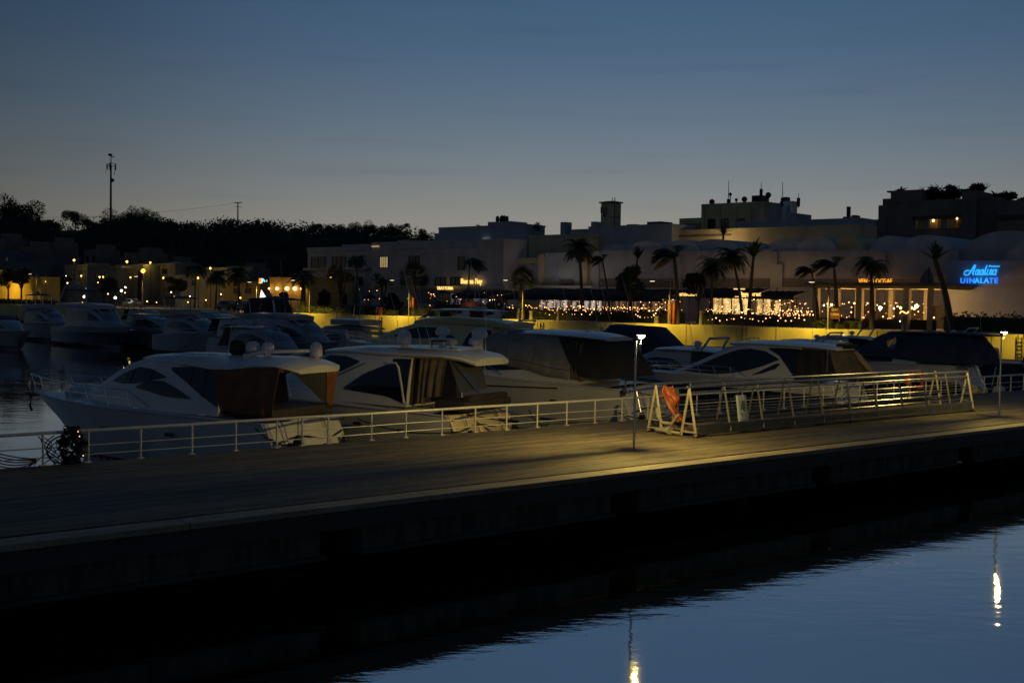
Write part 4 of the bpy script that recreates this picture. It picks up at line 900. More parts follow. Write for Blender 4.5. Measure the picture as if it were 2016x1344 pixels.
# ------------------------------------------------------------------ more yachts packed on the farther berths
def mid_boat(lb, P, ang, L, hm='gel', fly=False, top='c_navy', z0=1.7, beam=4.1, whips=1, glass=True):
    b = Boat(lb, P, ang, L=L, beam=beam, zs=(z0, z0 + .15, z0 + .4), group=G2, hullmat=hm, rake=2.4); k = L / 12.5; c = z0 + .2
    b.cabin([(10.2 * k, c + .15, c + .25, .5, .3), (8.8 * k, c + .1, c + .65, 1.0, .75), (7.2 * k, c + .05, c + 1.25, 1.45, 1.1), (5.8 * k, c, c + 1.6, 1.65, 1.3), (2.6 * k, c - .02, c + 1.65, 1.75, 1.4)], hm)
    b.window([(8.4 * k, c + .3, c + .34), (7. * k, c + .35, c + .98), (5.6 * k, c + .4, c + 1.25), (4. * k, c + .5, c + 1.2), (3.1 * k, c + .7, c + .8)])
    if glass: b.windshield(6.2 * k, 8.6 * k)
    b.hardtop([(5.9 * k, 1.15, c + 1.66, .1), (4.6 * k, 1.45, c + 1.72, .12), (1.6 * k, 1.5, c + 1.68, .1), (.6 * k, 1.3, c + 1.6, .08)], hm, 'hardtop', .1)
    if fly:
        b.hardtop([(5.2 * k, 1.0, c + 2.3, .1), (3.8 * k, 1.3, c + 2.35, .08), (1.2 * k, 1.35, c + 2.3, .06)], hm, 'flybridge', .45)
        b.hardtop([(4.6 * k, 1.0, c + 3.5, .08), (3. * k, 1.2, c + 3.6, .1), (1.4 * k, 1.1, c + 3.5, .06)], top, 'bimini_top', .06)
        for x_ in (4.4 * k, 1.6 * k):
            for y_ in (-1, 1): b.pole('bimini_pole', (x_, y_, c + 2.2), (x_ - .2, y_ * 1.02, c + 3.5), .03)
        b.dome(1.8 * k, .3, c + 3.6, .26, .3)
    else:
        b.curtain('cockpit_canvas', top, [(2.6 * k, 1.42, c + 1.6), (.9 * k, 1.3, c + 1.55), (.8 * k, -1.3, c + 1.55)], [(2.4 * k, 1.75, c + .1), (.3 * k, 1.7, c + .15), (.3 * k, -1.7, c + .15)], 3, .05)
        b.dome(3 * k, .2, c + 1.8, .22, .28)
    g = MB(); g.tube([(2.0 * k, 1.2, c + 1.7), (1.4 * k, 1.1, c + 2.35), (1.4 * k, -1.1, c + 2.35), (2.0 * k, -1.2, c + 1.7)], .07, 6)
    if not fly: g.build('radar_arch', M[hm], b.t, smooth=True)
    b.transom(beam * .85); b.bow_rail(5 * k, L - .3, .6)
    for i in range(whips): b.whip(3.2 * k - i * .6, .5 - i, c + 1.75 + (.9 if fly else 0), 4.2 + i * .7, (.22 + .06 * i, 0))
    return b
def bow_at(px, py, z, L, ang): P = ground(px, py, z); P.z = 0; return P - Vector((cos(ang), sin(ang), 0)) * L
mid_boat('white flybridge yacht with navy bimini, between the low pulpit yacht and the black hood', bow_at(452, 662, 1.9, 13.5, AR), AR, 13.5, 'gel', True)
mid_boat('pale cruiser with a black canvas back, ahead of the black hood', bow_at(560, 668, 1.9, 12, AR), AR, 12, 'gel_grey', False, 'c_black')
mid_boat('low cruiser with grey canvas, lying just beyond the brown-curtained yacht', bow_at(610, 690, 1.8, 11.5, AR), AR, 11.5, 'gel', False, 'c_grey', 1.4)
mid_boat('white yacht with a navy bimini partly hidden by the left flybridge yacht', bow_at(140, 640, 1.9, 14, AR), AR, 14, 'gel', True)
mid_boat('small cruiser with navy canvas behind the pulpit yacht', bow_at(330, 636, 1.8, 12, AR), AR, 12, 'gel', False, 'c_navy')
mid_boat('cream cruiser with folded gear lit by the yellow wall, left of the arched-window flybridge', pier(33, 50), AB + radians(16), 11, 'gel_lit_cream', False, 'c_tan', 1.5)
mid_boat('white cruiser with grey canvas showing just above the grey-covered yacht', pier(38, 46), AB + radians(12), 11.5, 'gel', False, 'c_grey', 1.6, 4., 2)
mid_boat('low white cruiser seen past the lamp post, left of the sport yacht', pier(27, 18), AB + radians(12), 9.5, 'gel_grey', False, 'c_navy', 1.3, 3.2, 1)
mid_boat('cream cruiser with navy canvas between the sport yacht and the black tent', pier(50, 26), AB + radians(10), 11, 'gel_lit_cream', False, 'c_navy', 1.2, 3.8, 2)
mid_boat('grey cruiser at the right edge behind the lamp post', pier(62, 22), AB + radians(10), 11, 'gel_grey', False, 'c_black', 1.6, 3.8, 1)
mid_boat('white cruiser with tan canvas low before the middle of the quay wall', pier(46, 44), AB + radians(12), 11, 'gel', False, 'c_tan', 1.3, 3.8, 2)
mid_boat('grey flybridge yacht moored left of the grey-covered yacht, near the wall', pier(34, 62), AB + radians(12), 12, 'gel_grey', True, 'c_navy', 1.3, 4., 2)
mid_boat('small white cruiser with black canvas near the wall, right of the black tent', pier(60, 30), AB + radians(8), 10, 'gel', False, 'c_black', 1.3, 3.6, 1)
# fittings on the front row
for b, xs, zc_ in ((YB1, 13., 0), (YB2, 13.6, 0)):
    for x_ in (3.2, 6., 9.):
        for sg in (1, -1):
            g = MB(); y_ = b.half(x_ / xs) * .96 * sg; z_ = b.zs(x_ / xs); g.tube([(x_ - .14, y_, z_ + .06), (x_ + .14, y_, z_ + .06)], .018, 5); g.tube([(x_, y_, z_), (x_, y_, z_ + .06)], .022, 5); g.build('cleat', M['steel'], b.t)
    g = MB(); g.box((10.0, 0, b.zs(.75) + .10), (.62, .62, .06)); g.build('deck_hatch', M['glass'], b.t, bevel=.03)
    for sg in (.35, -.35): g = MB(); g.tube([(8.6, sg, b.cab and 2.98), (7.5, sg * 1.6, 3.42)], .014, 5); g.build('wiper', M['black'], b.t)
    for x_ in (4.5, 7.5): g = MB(); g.box((x_, b.half(x_ / xs) * .965 + .03, 1.25), (.34, .05, .13)); g.build('porthole', M['black'], b.t, bevel=.02)

for o in bpy.data.objects:                       # darker gelcoat on the far left berths
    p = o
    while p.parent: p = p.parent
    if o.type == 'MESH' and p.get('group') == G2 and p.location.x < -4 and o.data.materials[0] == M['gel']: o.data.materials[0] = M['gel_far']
# ------------------------------------------------------------------ shore: quay, promenade, hill
mb = MB(); mb.prism([quay(-210, 0)[:2], quay(190, 0)[:2], quay(190, 75)[:2], quay(-210, 75)[:2]], -2, QZ)
mb.build('promenade', M['paving'], kind='structure')
qw = empty('quay_wall', 'long pale quay wall glowing yellow behind the yachts', 'quay wall', quay(0, 0), QANG)
def wallmat():
    m, nt, b = nt_new('quay_render'); n = nt.nodes.new; l = nt.links.new
    tc = n('ShaderNodeTexCoord'); mp = n('ShaderNodeMapping'); mp.inputs['Scale'].default_value = (.25, 1, .9); l(tc.outputs['Object'], mp.inputs[0])
    nz = n('ShaderNodeTexNoise'); nz.inputs['Scale'].default_value = .9; nz.inputs['Detail'].default_value = 7; l(mp.outputs[0], nz.inputs['Vector'])
    r = n('ShaderNodeValToRGB'); e = r.color_ramp.elements; e[0].position = .38; e[1].position = .60; e[0].color = (.20, .15, .05, 1); e[1].color = (.70, .58, .24, 1)
    l(nz.outputs['Fac'], r.inputs[0]); l(r.outputs[0], b.inputs['Base Color']); b.inputs['Roughness'].default_value = .9; return m
b_ = MB(); b_.box((-10, -.10, 2.35), (400, .32, 2.1)); b_.build('parapet_band', mat('parapet_render', (.62, .52, .23), .85, noise=.35, vary=.35), qw)
b_ = MB(); b_.box((-10, -.02, .2), (400, .24, 2.3)); b_.build('lower_wall', wallmat(), qw)
for i in range(34):
    b_ = MB(); b_.box((-190 + i * 10.5, -.262, 2.36), (.07, .02, 2.05)); b_.build('joint', M['dark_wall'], qw)
for i in range(9):
    b_ = MB(); x_ = -120 + i * 27.
    for dx in (-.22, .22): b_.tube([(x_ + dx, -.38, 3.5), (x_ + dx, -.38, -.2)], .035, 5)
    for k in range(11): b_.tube([(x_ - .22, -.38, .1 + k * .3), (x_ + .22, -.38, .1 + k * .3)], .022, 5)
    b_.build('ladder', M['metal_dark'], qw)
b_ = MB(); b_.box((-10, -.17, .28), (400, .10, .6)); b_.build('tide_mark', mat('weed', (.05, .05, .02), .8, noise=1.5), qw)

RIDGE = [(-520, 500), (-400, 462), (-200, 450), (0, 446), (60, 452), (120, 454), (200, 452), (320, 450), (400, 455), (470, 450), (560, 458), (640, 462), (800, 468), (900, 476), (1100, 490), (2300, 500)]
def ridge_z(px, D): return at(px, lerp_tab(RIDGE, px), D).z
HD = 430
rows = []
for px in range(-520, 2440, 40):
    r = []
    zc = ridge_z(px, HD)
    for D, f in ((300, 0.), (325, .18), (350, .42), (380, .72), (405, .90), (430, 1.), (490, 1.02), (660, .9)):
        base = at(px, 590, D); k = max(0., min(1., f)); r.append((base.x, base.y, 2.0 + (zc - 2.0) * k + (1.2 * sin(px * .05 + D * .1) if 0 < f < .9 else 0)))
    rows.append(r)
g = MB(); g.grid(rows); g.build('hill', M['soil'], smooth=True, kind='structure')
# low ground joining the promenade and the hill
g = MB(); P = [quay(-210, 74)[:2], quay(190, 74)[:2], (300, 450), (-330, 450)]
g.prism(P, -2, 3.2); g.build('ground', M['soil'], kind='structure')

# ------------------------------------------------------------------ foliage helpers
def leafcloud(g, c, rad, n, size, rr, hollow=.35):
    c = Vector(c)
    for _ in range(n):
        while True:
            p = Vector((rr.uniform(-1, 1), rr.uniform(-1, 1), rr.uniform(-1, 1)))
            if hollow < p.length < 1: break
        q = c + Vector((p.x * rad[0], p.y * rad[1], p.z * rad[2]))
        a = Vector((rr.gauss(0, 1), rr.gauss(0, 1), rr.gauss(0, 1))).normalized(); b = a.orthogonal().normalized(); s_ = size * rr.uniform(.5, 1.3)
        g.add([q - a * s_, q + b * s_ * .55, q + a * s_, q - b * s_ * .55], [(0, 1, 2, 3)])
def pine_crown(seed, flat=.45, n=9, leaves=150):
    rr = random.Random(seed); g = MB()
    for i in range(n):
        a = rr.uniform(0, 2 * pi); d = rr.uniform(0, .72); leafcloud(g, (d * cos(a), d * sin(a), rr.uniform(.35, .9) * (.9 if flat < .5 else 1)), (rr.uniform(.22, .42), rr.uniform(.22, .42), rr.uniform(.12, .25) * (1 + flat)), leaves, .031, rr, .2)
    return g
def tree_proto(name, seed, flat, n, leaves, m='leaf_pine', trunk=True):
    t = empty(name, 'x', 'tree', (0, 0, 0))
    pine_crown(seed, flat, n, leaves).build('crown', M[m], t)
    rr = random.Random(seed); g = MB(); g.tube([(0, 0, -.25), (.02, .01, .1), (.05 * rr.uniform(-1, 1), .03, .55)], [.045, .035, .02], 6)
    for i in range(4): a = rr.uniform(0, 6.28); g.tube([(.02, 0, .2), (.3 * cos(a), .3 * sin(a), .55)], [.02, .01], 5)
    g.build('trunk', M['bark'], t); return t
protos = [tree_proto('pine_tree', 11, .3, 9, 560), tree_proto('pine_tree', 12, .9, 12, 560), tree_proto('pine_tree', 13, .2, 7, 480), tree_proto('pine_tree', 14, .6, 11, 560)]
index_kids()
# ridge silhouettes: (px, py top, half width px, kind)
RT = [(28, 402, 40, 1), (70, 425, 26, 3), (105, 433, 16, 3), (148, 416, 24, 0), (185, 434, 16, 3), (205, 430, 22, 3), (245, 424, 30, 1), (285, 418, 30, 1), (318, 438, 14, 3), (340, 436, 12, 0), (372, 440, 18, 2), (400, 446, 14, 3), (436, 442, 13, 3), (453, 436, 8, 2),
      (507, 433, 9, 2), (522, 437, 5, 2), (548, 447, 12, 3), (590, 449, 16, 3), (620, 441, 14, 0), (648, 446, 14, 2), (676, 445, 18, 1), (705, 442, 22, 1), (728, 443, 14, 0), (750, 446, 16, 2), (778, 445, 15, 1), (798, 440, 9, 0), (835, 452, 18, 3)]
used = [False] * 4
lab = lambda i: f'dark umbrella pine on the hill ridge, {ORD[i - 14]} along the ridge right of the thin pole' if i >= 14 else f'dark bushy tree on the hill ridge, {ORD[i]} along the ridge from the left edge'
for i, (px, py, hw, kd) in enumerate(RT):
    D = HD + rnd.uniform(-14, 8); P = at(px, py, D); R_ = hw * D / FPX * 1.5; top = P.z
    loc = (P.x, P.y, top - R_ * .95); rz = rnd.uniform(0, 6)
    if not used[kd]: o = protos[kd]; used[kd] = True; o.location = loc; o.rotation_euler.z = rz; o.scale = (R_,) * 3; o['label'] = lab(i)
    else: o = dup(protos[kd], loc, rz, lab(i), R_)
    o['group'] = 'trees along the hill ridge'; o['category'] = 'tree'
# wooded hillside: one mass
g = MB(); rr = random.Random(5)
for i in range(430):
    px = rr.uniform(-330, 960); D = rr.uniform(312, 436); f = lerp_tab([(300, 0.), (325, .18), (350, .42), (380, .72), (405, .90), (430, 1.)], D)
    z = 2 + (ridge_z(px, HD) - 2) * f; P = at(px, 590, D); R_ = rr.uniform(4, 7.5)
    leafcloud(g, (P.x, P.y, z + R_ * .12), (R_, R_, R_ * .55), 270, .46, rr, .3)
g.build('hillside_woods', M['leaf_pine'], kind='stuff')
# mast and pole
P = at(218, 432, HD + 4); t = empty('antenna_mast', 'tall lattice-topped antenna mast standing on the left hill', 'mast', (P.x, P.y, P.z - 6), .3)
hM = at(218, 325, HD + 4).z - P.z + 6
g = MB(); g.tube([(0, 0, 0), (0, 0, hM)], [.42, .30], 8); g.build('mast_pole', M['metal_dark'], t)
g = MB(); g.tube([(0, 0, hM), (0, 0, hM + 3.4)], [.22, .14], 6)
for a in range(3):
    c_, s_ = cos(a * 2.1), sin(a * 2.1)
    g.tube([(0, 0, hM - .6), (c_ * 1.6, s_ * 1.6, hM - .2)], .12, 5); g.tube([(0, 0, hM + .8), (c_ * 1.4, s_ * 1.4, hM + .4)], .1, 5)
g.build('antenna_bracket', M['metal_dark'], t)
for a in range(3):
    c_, s_ = cos(a * 2.1), sin(a * 2.1)
    for k_ in (-.5, .5):
        g = MB(); g.box((c_ * 1.6 - s_ * k_, s_ * 1.6 + c_ * k_, hM - .6 + .2 * k_), (.35, .35, 2.2)); g.build('panel_antenna', M['metal_dark'], t)
g = MB(); g.tube([(1.4, 0, hM + .2), (1.2, 0, hM - 3.4)], .09, 5); g.tube([(-1.5, 0, hM), (-1.7, 0, hM - 3.0)], .07, 5); g.ball((.5, 0, hM - 5.4), .7, 8); g.build('cable_loop', M['metal_dark'], t)
g = MB(); g.ball((-.3, 0, hM + 3.6), .8, 8, .6); g.box((.6, 0, hM + 3.0), (1.2, .3, .3)); g.build('beacon_nest', M['metal_dark'], t)
P = at(468, 455, HD); t = empty('utility_pole', 'thin utility pole with a short crossarm on the hill ridge', 'pole', P, 0); hU = at(468, 398, HD).z - P.z
g = MB(); g.tube([(0, 0, -2), (0, 0, hU)], [.3, .2], 6); g.build('pole', M['bark'], t)
g = MB(); g.tube([(-1.4, 0, hU - .3), (1.4, .3, hU - .1)], .16, 5); g.tube([(-1.2, 0, hU - 1.6), (1.3, .2, hU - 1.7)], .08, 5); g.build('crossarm', M['bark'], t)
A = at(468, 399, HD); B_ = at(-60, 425, HD - 60); t = empty('overhead_wire', 'faint sagging wire running left from the utility pole', 'wire', A, 0)
g = MB(); g.tube(sag((0, 0, 0), B_ - A, 2.2, 20), .035, 4); g.build('wire', M['metal_dark'], t)

# ------------------------------------------------------------------ buildings
class Bld:
    def __init__(s, name, label, px0, px1, py, n, depth, m, base=QZ, cat='building', group=None, parapet=.35, pm=None, pyr=None):
        s.n = n; s.s0 = Q(px0, 590, n)[0]; s1 = Q(px1, 590, n)[0]; s.w = s1 - s.s0; s.base = base
        s.h = Q((px0 + px1) / 2, py, n)[1] - base; s.depth = depth; s.m = m
        s.t = empty(name, label, cat, quay(s.s0, n, base), QANG, group)
        g = MB(); g.box((s.w / 2, depth / 2, s.h / 2), (s.w, depth, s.h)); s.wall = g.build('wall', M[m], s.t)
        if parapet:
            g = MB()
            for c, d in (((s.w / 2, .1, 0), (s.w + .16, .36, parapet)), ((s.w / 2, depth - .1, 0), (s.w + .16, .36, parapet)), ((.1, depth / 2, 0), (.36, depth - .4, parapet)), ((s.w - .1, depth / 2, 0), (.36, depth - .4, parapet))):
                g.box((c[0], c[1], s.h + parapet / 2 - .003), d)
            g.build('parapet', M[pm or m], s.t)
    def loc(s, px, py, off=0.):
        a, z = Q(px, py, s.n - off); return a - s.s0, z - s.base
    def panel(s, name, m, px0, py0, px1, py1, out=.06, thick=.1, parent=None):
        x0, z1 = s.loc(px0, py0); x1, z0 = s.loc(px1, py1); xm = (x0 + x1) / 2
        g = MB(); g.box((xm, -out, (z0 + z1) / 2), (x1 - x0, thick, z1 - z0)); return g.build(name, M[m], parent or s.t)
    def window(s, px0, py0, px1, py1, m='dark_glass', mull=1, lit=False):
        x0, z1 = s.loc(px0, py0); x1, z0 = s.loc(px1, py1); w_, h_ = x1 - x0, z1 - z0
        f = MB()
        for c, d in (((x0 - .05, -.05, (z0 + z1) / 2), (.10, .14, h_ + .2)), ((x1 + .05, -.05, (z0 + z1) / 2), (.10, .14, h_ + .2)), (((x0 + x1) / 2, -.05, z1 + .05), (w_, .14, .10)), (((x0 + x1) / 2, -.08, z0 - .06), (w_ + .3, .24, .10))): f.box(c, d)
        for k_ in range(mull): f.box((x0 + w_ * (k_ + 1) / (mull + 1), -.05, (z0 + z1) / 2), (.09, .12, h_))
        fr = f.build('window', M['wood_frame'], s.t)
        g = MB(); g.box(((x0 + x1) / 2, -.02, (z0 + z1) / 2), (w_, .05, h_)); g.build('pane', M[m], fr)
    def extra(s, name, m, px0, px1, py0, y0, d, zb=None):       # box rising above / beside
        x0, _ = s.loc(px0, 590); x1, _ = s.loc(px1, 590); z1 = s.loc((px0 + px1) / 2, py0)[1]; zb = s.h if zb is None else zb
        g = MB(); g.box(((x0 + x1) / 2, y0 + d / 2, (zb + z1) / 2), (x1 - x0, d, z1 - zb)); return g.build(name, M[m], s.t)
    def vault(s, px0, px1, py, y0=.3, d=9., m='roof_white', name='vault_roof'):
        x0, _ = s.loc(px0, 590); x1, _ = s.loc(px1, 590); z1 = s.loc((px0 + px1) / 2, py)[1]; zb = s.h - .02; r = MB(); rows = []
        prof = [((x0 + x1) / 2 - cos(pi * k / 16) * (x1 - x0) / 2, zb + max(.1, z1 - zb) * sin(pi * k / 16)) for k in range(17)]
        r.rings([[(x, y0, z) for x, z in prof], [(x, y0 + d, z) for x, z in prof]], True, True); return r.build(name, M[m], s.t, smooth=True)
def sign_text(bld, name, txt, px, py, hpx, m, wpx=None, shear=0., out=.35, label=None, cat='sign'):
    x, z = bld.loc(px, py); D = qdist(px, bld.n); size = hpx * D / FPX * 1.36
    mb_ = text_mesh(txt, size, .05, shear)
    if wpx:
        xs = [v[0] for v in mb_.v]; k_ = (bld.loc(px + wpx / 2, py)[0] - bld.loc(px - wpx / 2, py)[0]) / (max(xs) - min(xs)); mb_.v = [(v[0] * k_, v[1], v[2]) for v in mb_.v]
    t = empty(name, label, cat, quay(bld.s0 + x, bld.n - out, bld.base + z), QANG)
    mb_.build('lettering', M[m], t); g = MB(); g.box((0, .12, -.04), ((max(v[0] for v in mb_.v) - min(v[0] for v in mb_.v)) * .98, .05, .05)); g.build('mounting_bar', M['metal_dark'], t); return t

# left white block, two storeys with roof terrace
bA = Bld('white_house', 'boxy two-storey white house with wide dark windows, left of the curved white block', 605, 732, 490, 24, 12, 'whitewash')
bA.window(614, 507, 640, 528, mull=1); bA.window(655, 506, 680, 528, 'dark_glass', 2); bA.window(690, 507, 712, 528, mull=1); bA.window(707, 546, 714, 560, mull=0); bA.window(640, 545, 655, 560, mull=1)
bA.extra('roof_room', 'whitewash', 645, 730, 479, 3, 7); bA.extra('chimney', 'whitewash', 712, 718, 474, 5, 1.2)
bA.panel('terrace_slab', 'whitewash', 606, 528, 731, 531, .5, 1.0); bA.panel('string_course', 'blue_wall', 606, 490, 731, 493, .14, .2)
bB = Bld('curved_white_block', 'long white block with few small windows above the lit shop signs', 732, 990, 478, 22, 5, 'whitewash')
bB.window(749, 506, 764, 526, 'e_win', 3); bB.window(806, 505, 825, 527, mull=2); bB.window(903, 507, 914, 530, mull=0)
for a in ((790, 826), (858, 878), (888, 895), (897, 908)): bB.window(a[0], 547, a[1], 560, mull=1 if a[1] - a[0] > 12 else 0)
bB.panel('fascia_band', 'cream_wall', 735, 562, 1000, 568, .3, .5); bB.panel('dark_recess', 'dark_wall', 820, 569, 1000, 600, .08, .1); bB.panel('upper_band', 'blue_wall', 760, 481, 940, 487, .12, .2)
bB.extra('roof_room', 'blue_wall', 745, 765, 470, 4, 3); bB.panel('terrace_lamp', 'e_win', 733, 484, 747, 486, .12, .1)
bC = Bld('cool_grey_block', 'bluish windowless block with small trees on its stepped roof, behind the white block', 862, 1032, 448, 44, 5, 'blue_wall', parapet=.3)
bC.extra('upper_storey', 'blue_wall', 955, 1000, 436, .4, 4.2); bC.extra('upper_storey', 'blue_wall', 1000, 1030, 441, .4, 4.2); bC.panel('terrace_light', 'e_cool', 951, 474.5, 964, 476, .1, .1); bC.extra('side_step', 'blue_wall', 838, 861.5, 458, 2, 3, 0)
bC.extra('chimney', 'blue_wall', 843, 849, 450, 3, 2)
for i, (px, hp) in enumerate(((960, 14), (968, 15), (973, 15), (978, 14))):
    x, z = bC.loc(px, 436); t = empty('cypress', f'tiny dark cypress on the bluish roof, {ORD[i]} of four from the left', 'cypress', quay(bC.s0 + x, 46.5, bC.base + z - .2), 0, 'four cypresses on the bluish roof')
    g = MB(); rr = random.Random(i); hh = hp * qdist(px, 46) / FPX
    leafcloud(g, (0, 0, hh * .55), (.32, .32, hh * .5), 260, .16, rr, .1); g.build('crown', M['leaf_dark'], t); g = MB(); g.tube([(0, 0, 0), (0, 0, hh * .4)], .07, 5); g.build('trunk', M['bark'], t)
for px, py, lb in ((927, 444, 'scruffy shrub on the left roof of the bluish block'), (1043, 440, 'scruffy shrub at the right end of the bluish block roof')):
    x, z = bC.loc(px, py); t = tag(MB().build('roof_shrub', M['leaf_dark']), lb, 'shrub', 'shrubs on the bluish roof') if False else None
    g = MB(); leafcloud(g, (0, 0, .5), (.7, .6, .8), 160, .16, rnd, .1); o = g.build('roof_shrub', M['leaf_dark'], loc=quay(bC.s0 + x, 46, bC.base + z - .9)); tag(o, lb, 'shrub', 'shrubs on the bluish roof')
bD = Bld('pilastered_building', 'cream building with tall flat pilasters behind the first black awning', 1002, 1172, 512, 25, 12, 'cream_wall')
for a in (1063, 1150): bD.panel('pilaster', 'cream_wall', a, 500, a + 8, 566, .2, .35)
bD.panel('wall_bay', 'grey_wall', 1075, 498, 1148, 556, .07, .1); bD.panel('wall_bay', 'grey_wall', 1020, 520, 1060, 556, .07, .1)
bD.panel('opening', 'dark_wall', 1103, 550, 1130, 562, .14, .1); bD.panel('cornice', 'white', 1003, 562, 1171, 566, .4, .7)
bD.window(1046, 520, 1050, 533, mull=0); bD.panel('lit_plinth', 'white', 1030, 566, 1060, 586, .1, .16)
bE2 = Bld('back_terrace', 'stepped cream building behind the pilastered building, with chimneys', 1040, 1160, 466, 40, 12, 'cream_wall')
bE2.extra('chimney', 'blue_wall', 1077, 1087, 435, 3, 1.6); bE2.extra('roof_room', 'blue_wall', 1096, 1144, 449, 3, 5); bE2.extra('chimney', 'blue_wall', 1126, 1132, 444, 4, 1.2)
# long row with barrel vaults
GR = 'vaulted buildings in the long row'
rowspec = [(1172, 1332, 492, [(1178, 1235, 480), (1235, 1302, 474)], 'plain pinkish building under two pale barrel vaults, left end of the long row'),
           (1332, 1522, 493, [(1300, 1372, 472), (1345, 1445, 470), (1440, 1500, 478)], 'plain pinkish building under the three widest blue-grey vaults'),
           (1522, 1735, 493, [(1500, 1575, 468), (1560, 1640, 466), (1626, 1688, 465)], 'plain pinkish building with a pale gable vault above the pavilion'),
           (1735, 1866, 492, [(1702, 1775, 463), (1765, 1868, 462)], 'plain pinkish building beside the neon-signed wall')]
RB = []
for (a, c, py, vs, lb) in rowspec:
    q = Bld('vaulted_building', lb, a, c, py, 25, 12, 'whitewash', group=GR, parapet=.0); RB.append(q)
    for (va, vb, vy) in vs: q.vault(va, vb, vy, .4 + rnd.uniform(0, .8), 10, 'cream_wall' if va == 1626 else 'roof_white')
    q.panel('recess_shade_band', 'dark_wall', a + 6, 549, c - 4, 566, .08, .1)  # flat dark strip standing in for shaded recesses and openings
    q.panel('pier', 'whitewash', a - 2, 495, a + 8, 600, .16, .3)
RB[2].panel('pier', 'whitewash', 1488 + 40, 520, 1502 + 40, 566, .2, .3)
# second tier behind
b2 = Bld('brown_long_wall', 'long low brownish building behind the left vaults with a small chimney', 1157, 1320, 447, 42, 6, 'grey_wall', parapet=.3)
b2.extra('chimney', 'blue_wall', 1157, 1166, 436, .5, 2); b2.extra('roof_room', 'blue_wall', 1216, 1232, 440, 2, 4); b2.extra('water_tank', 'dark_wall', 1248, 1276, 434, 3, 3)
b3 = Bld('lit_cream_wall_building', 'long cream upper building faintly lit behind the middle vaults', 1320, 1690, 452, 44, 5, 'cream_wall', parapet=.3); b3.panel('string_course', 'dark_wall', 1322, 463, 1440, 464, .08, .1)
light('street_glow', quay(b3.s0 + 10, 41, 15.2), (1, .7, .3), 260, None, .3)
tw = Bld('square_tower', 'slim square tower with an overhanging flat cap and dark opening', 1180, 1205, 400, 54, 2.0, 'cream_wall', parapet=0)
tw.panel('cap_soffit', 'dark_wall', 1178, 397, 1217, 400, 0, 0) if False else None
g = MB(); g.box((tw.w / 2, 1., tw.h + .14), (tw.w + .5, 2.5, .22)); g.box((tw.w / 2, 1., tw.h + .3), (tw.w * .7, 1.4, .12)); g.build('cap_roof', M['dark_wall'], tw.t)
tw.panel('opening', 'dark_glass', 1183, 408, 1195, 419, .05, .1); tw.panel('crest', 'dark_wall', 1188, 421, 1194, 427, .05, .1)
P = quay(tw.s0 + tw.w + 3.2, 50, 13); t = empty('aerial', 'thin TV aerial on the roof right of the square tower', 'aerial', P, 0)
g = MB(); g.tube([(0, 0, 0), (0, 0, 9.4)], .07, 5); g.build('aerial_pole', M['metal_dark'], t); g = MB(); g.box((0, 0, 8.4), (1.2, .1, .1)); g.box((0, 0, 6.2), (1.6, .1, .1)); g.box((-.4, 0, 8.9), (.1, .1, .9)); g.build('aerial_arms', M['metal_dark'], t)
b4 = Bld('flat_roofed_block', 'large flat-roofed block with tall dark windows and a cluster of antennas', 1378, 1500, 404, 70, 6, 'cream_wall', parapet=.4)
for a in (1395, 1421, 1453): b4.window(a, 432, a + 12, 450, mull=1)
for a in (1382, 1412, 1444, 1474): b4.panel('pilaster', 'cream_wall', a, 406, a + 5, 455, .1, .16)
b4.extra('side_wing', 'cream_wall', 1331, 1378, 429, .5, 10, 0); b4.panel('wing_glazing', 'dark_glass', 1342, 440, 1376, 452, -.4, .1); b4.extra('roof_room', 'grey_wall', 1500, 1512, 402, 1.5, 4, 0)
b4.extra('equipment_rack', 'metal_dark', 1462, 1482, 383, 2.2, 2.4)
for i, (px, py, py0, lb) in enumerate(((1409, 350, 404, 'tall thin rod antenna at the left end of the block roof'), (1474, 352, 384, 'rod antenna on top of the dark equipment rack'), (1516, 352, 402, 'tall rod antenna right of the equipment rack'), (1548, 374, 402, 'short aerial on the pale square building'))):
    x, z = b4.loc(px, py0); t = empty('rod_antenna', lb, 'antenna', quay(b4.s0 + x, 74, b4.base + z - .3), 0, 'antennas on the block roof'); hh = (py0 - py) * qdist(px, 74) / FPX
    g = MB(); g.tube([(0, 0, 0), (0, 0, hh * .35), (0, 0, hh)], [.13, .07, .045], 5); g.build('rod', M['metal_dark'], t); g = MB(); g.box((0, 0, .9), (.5, .3, 1.4)); g.build('antenna_panel', M['metal_dark'], t)
for i, (px, hh, lb) in enumerate(((1389, .7, 'low dome on the block roof left end'), (1425, 2.2, 'small panel antenna right of the left rod antenna'), (1437, 1.1, 'short stub vent on the block roof'), (1453, 1.2, 'little dish antenna left of the rack'), (1500, 2.0, 'round dish right of the equipment rack'))):
    x, z = b4.loc(px, 404); t = empty('roof_antenna', lb, 'antenna', quay(b4.s0 + x, 72, b4.base + z + .1), 0, 'small rooftop antennas'); g = MB(); g.tube([(0, 0, 0), (0, 0, hh)], .10, 6); g.build('stub', M['metal_dark'], t); g = MB(); g.ball((0, 0, hh * .85), .5 if i in (0, 3, 4) else .28, 8); g.build('antenna_head', M['metal_dark'], t)
b5 = Bld('white_drum_building', 'pale square building right behind the antenna block', 1532, 1556, 400, 74, 1.6, 'white', parapet=.3); b5.extra('roof_tank', 'dark_wall', 1534, 1543, 388, .2, 1.2); b5.panel('stair_shade', 'grey_wall', 1550, 404, 1554, 440, .06, .1)  # white paint also stands in for light falling on this block
b6 = Bld('stepped_blue_terraces', 'low stepped blue-grey terraces below the antenna block', 1448, 1690, 437, 52, 5, 'blue_wall', parapet=.3)
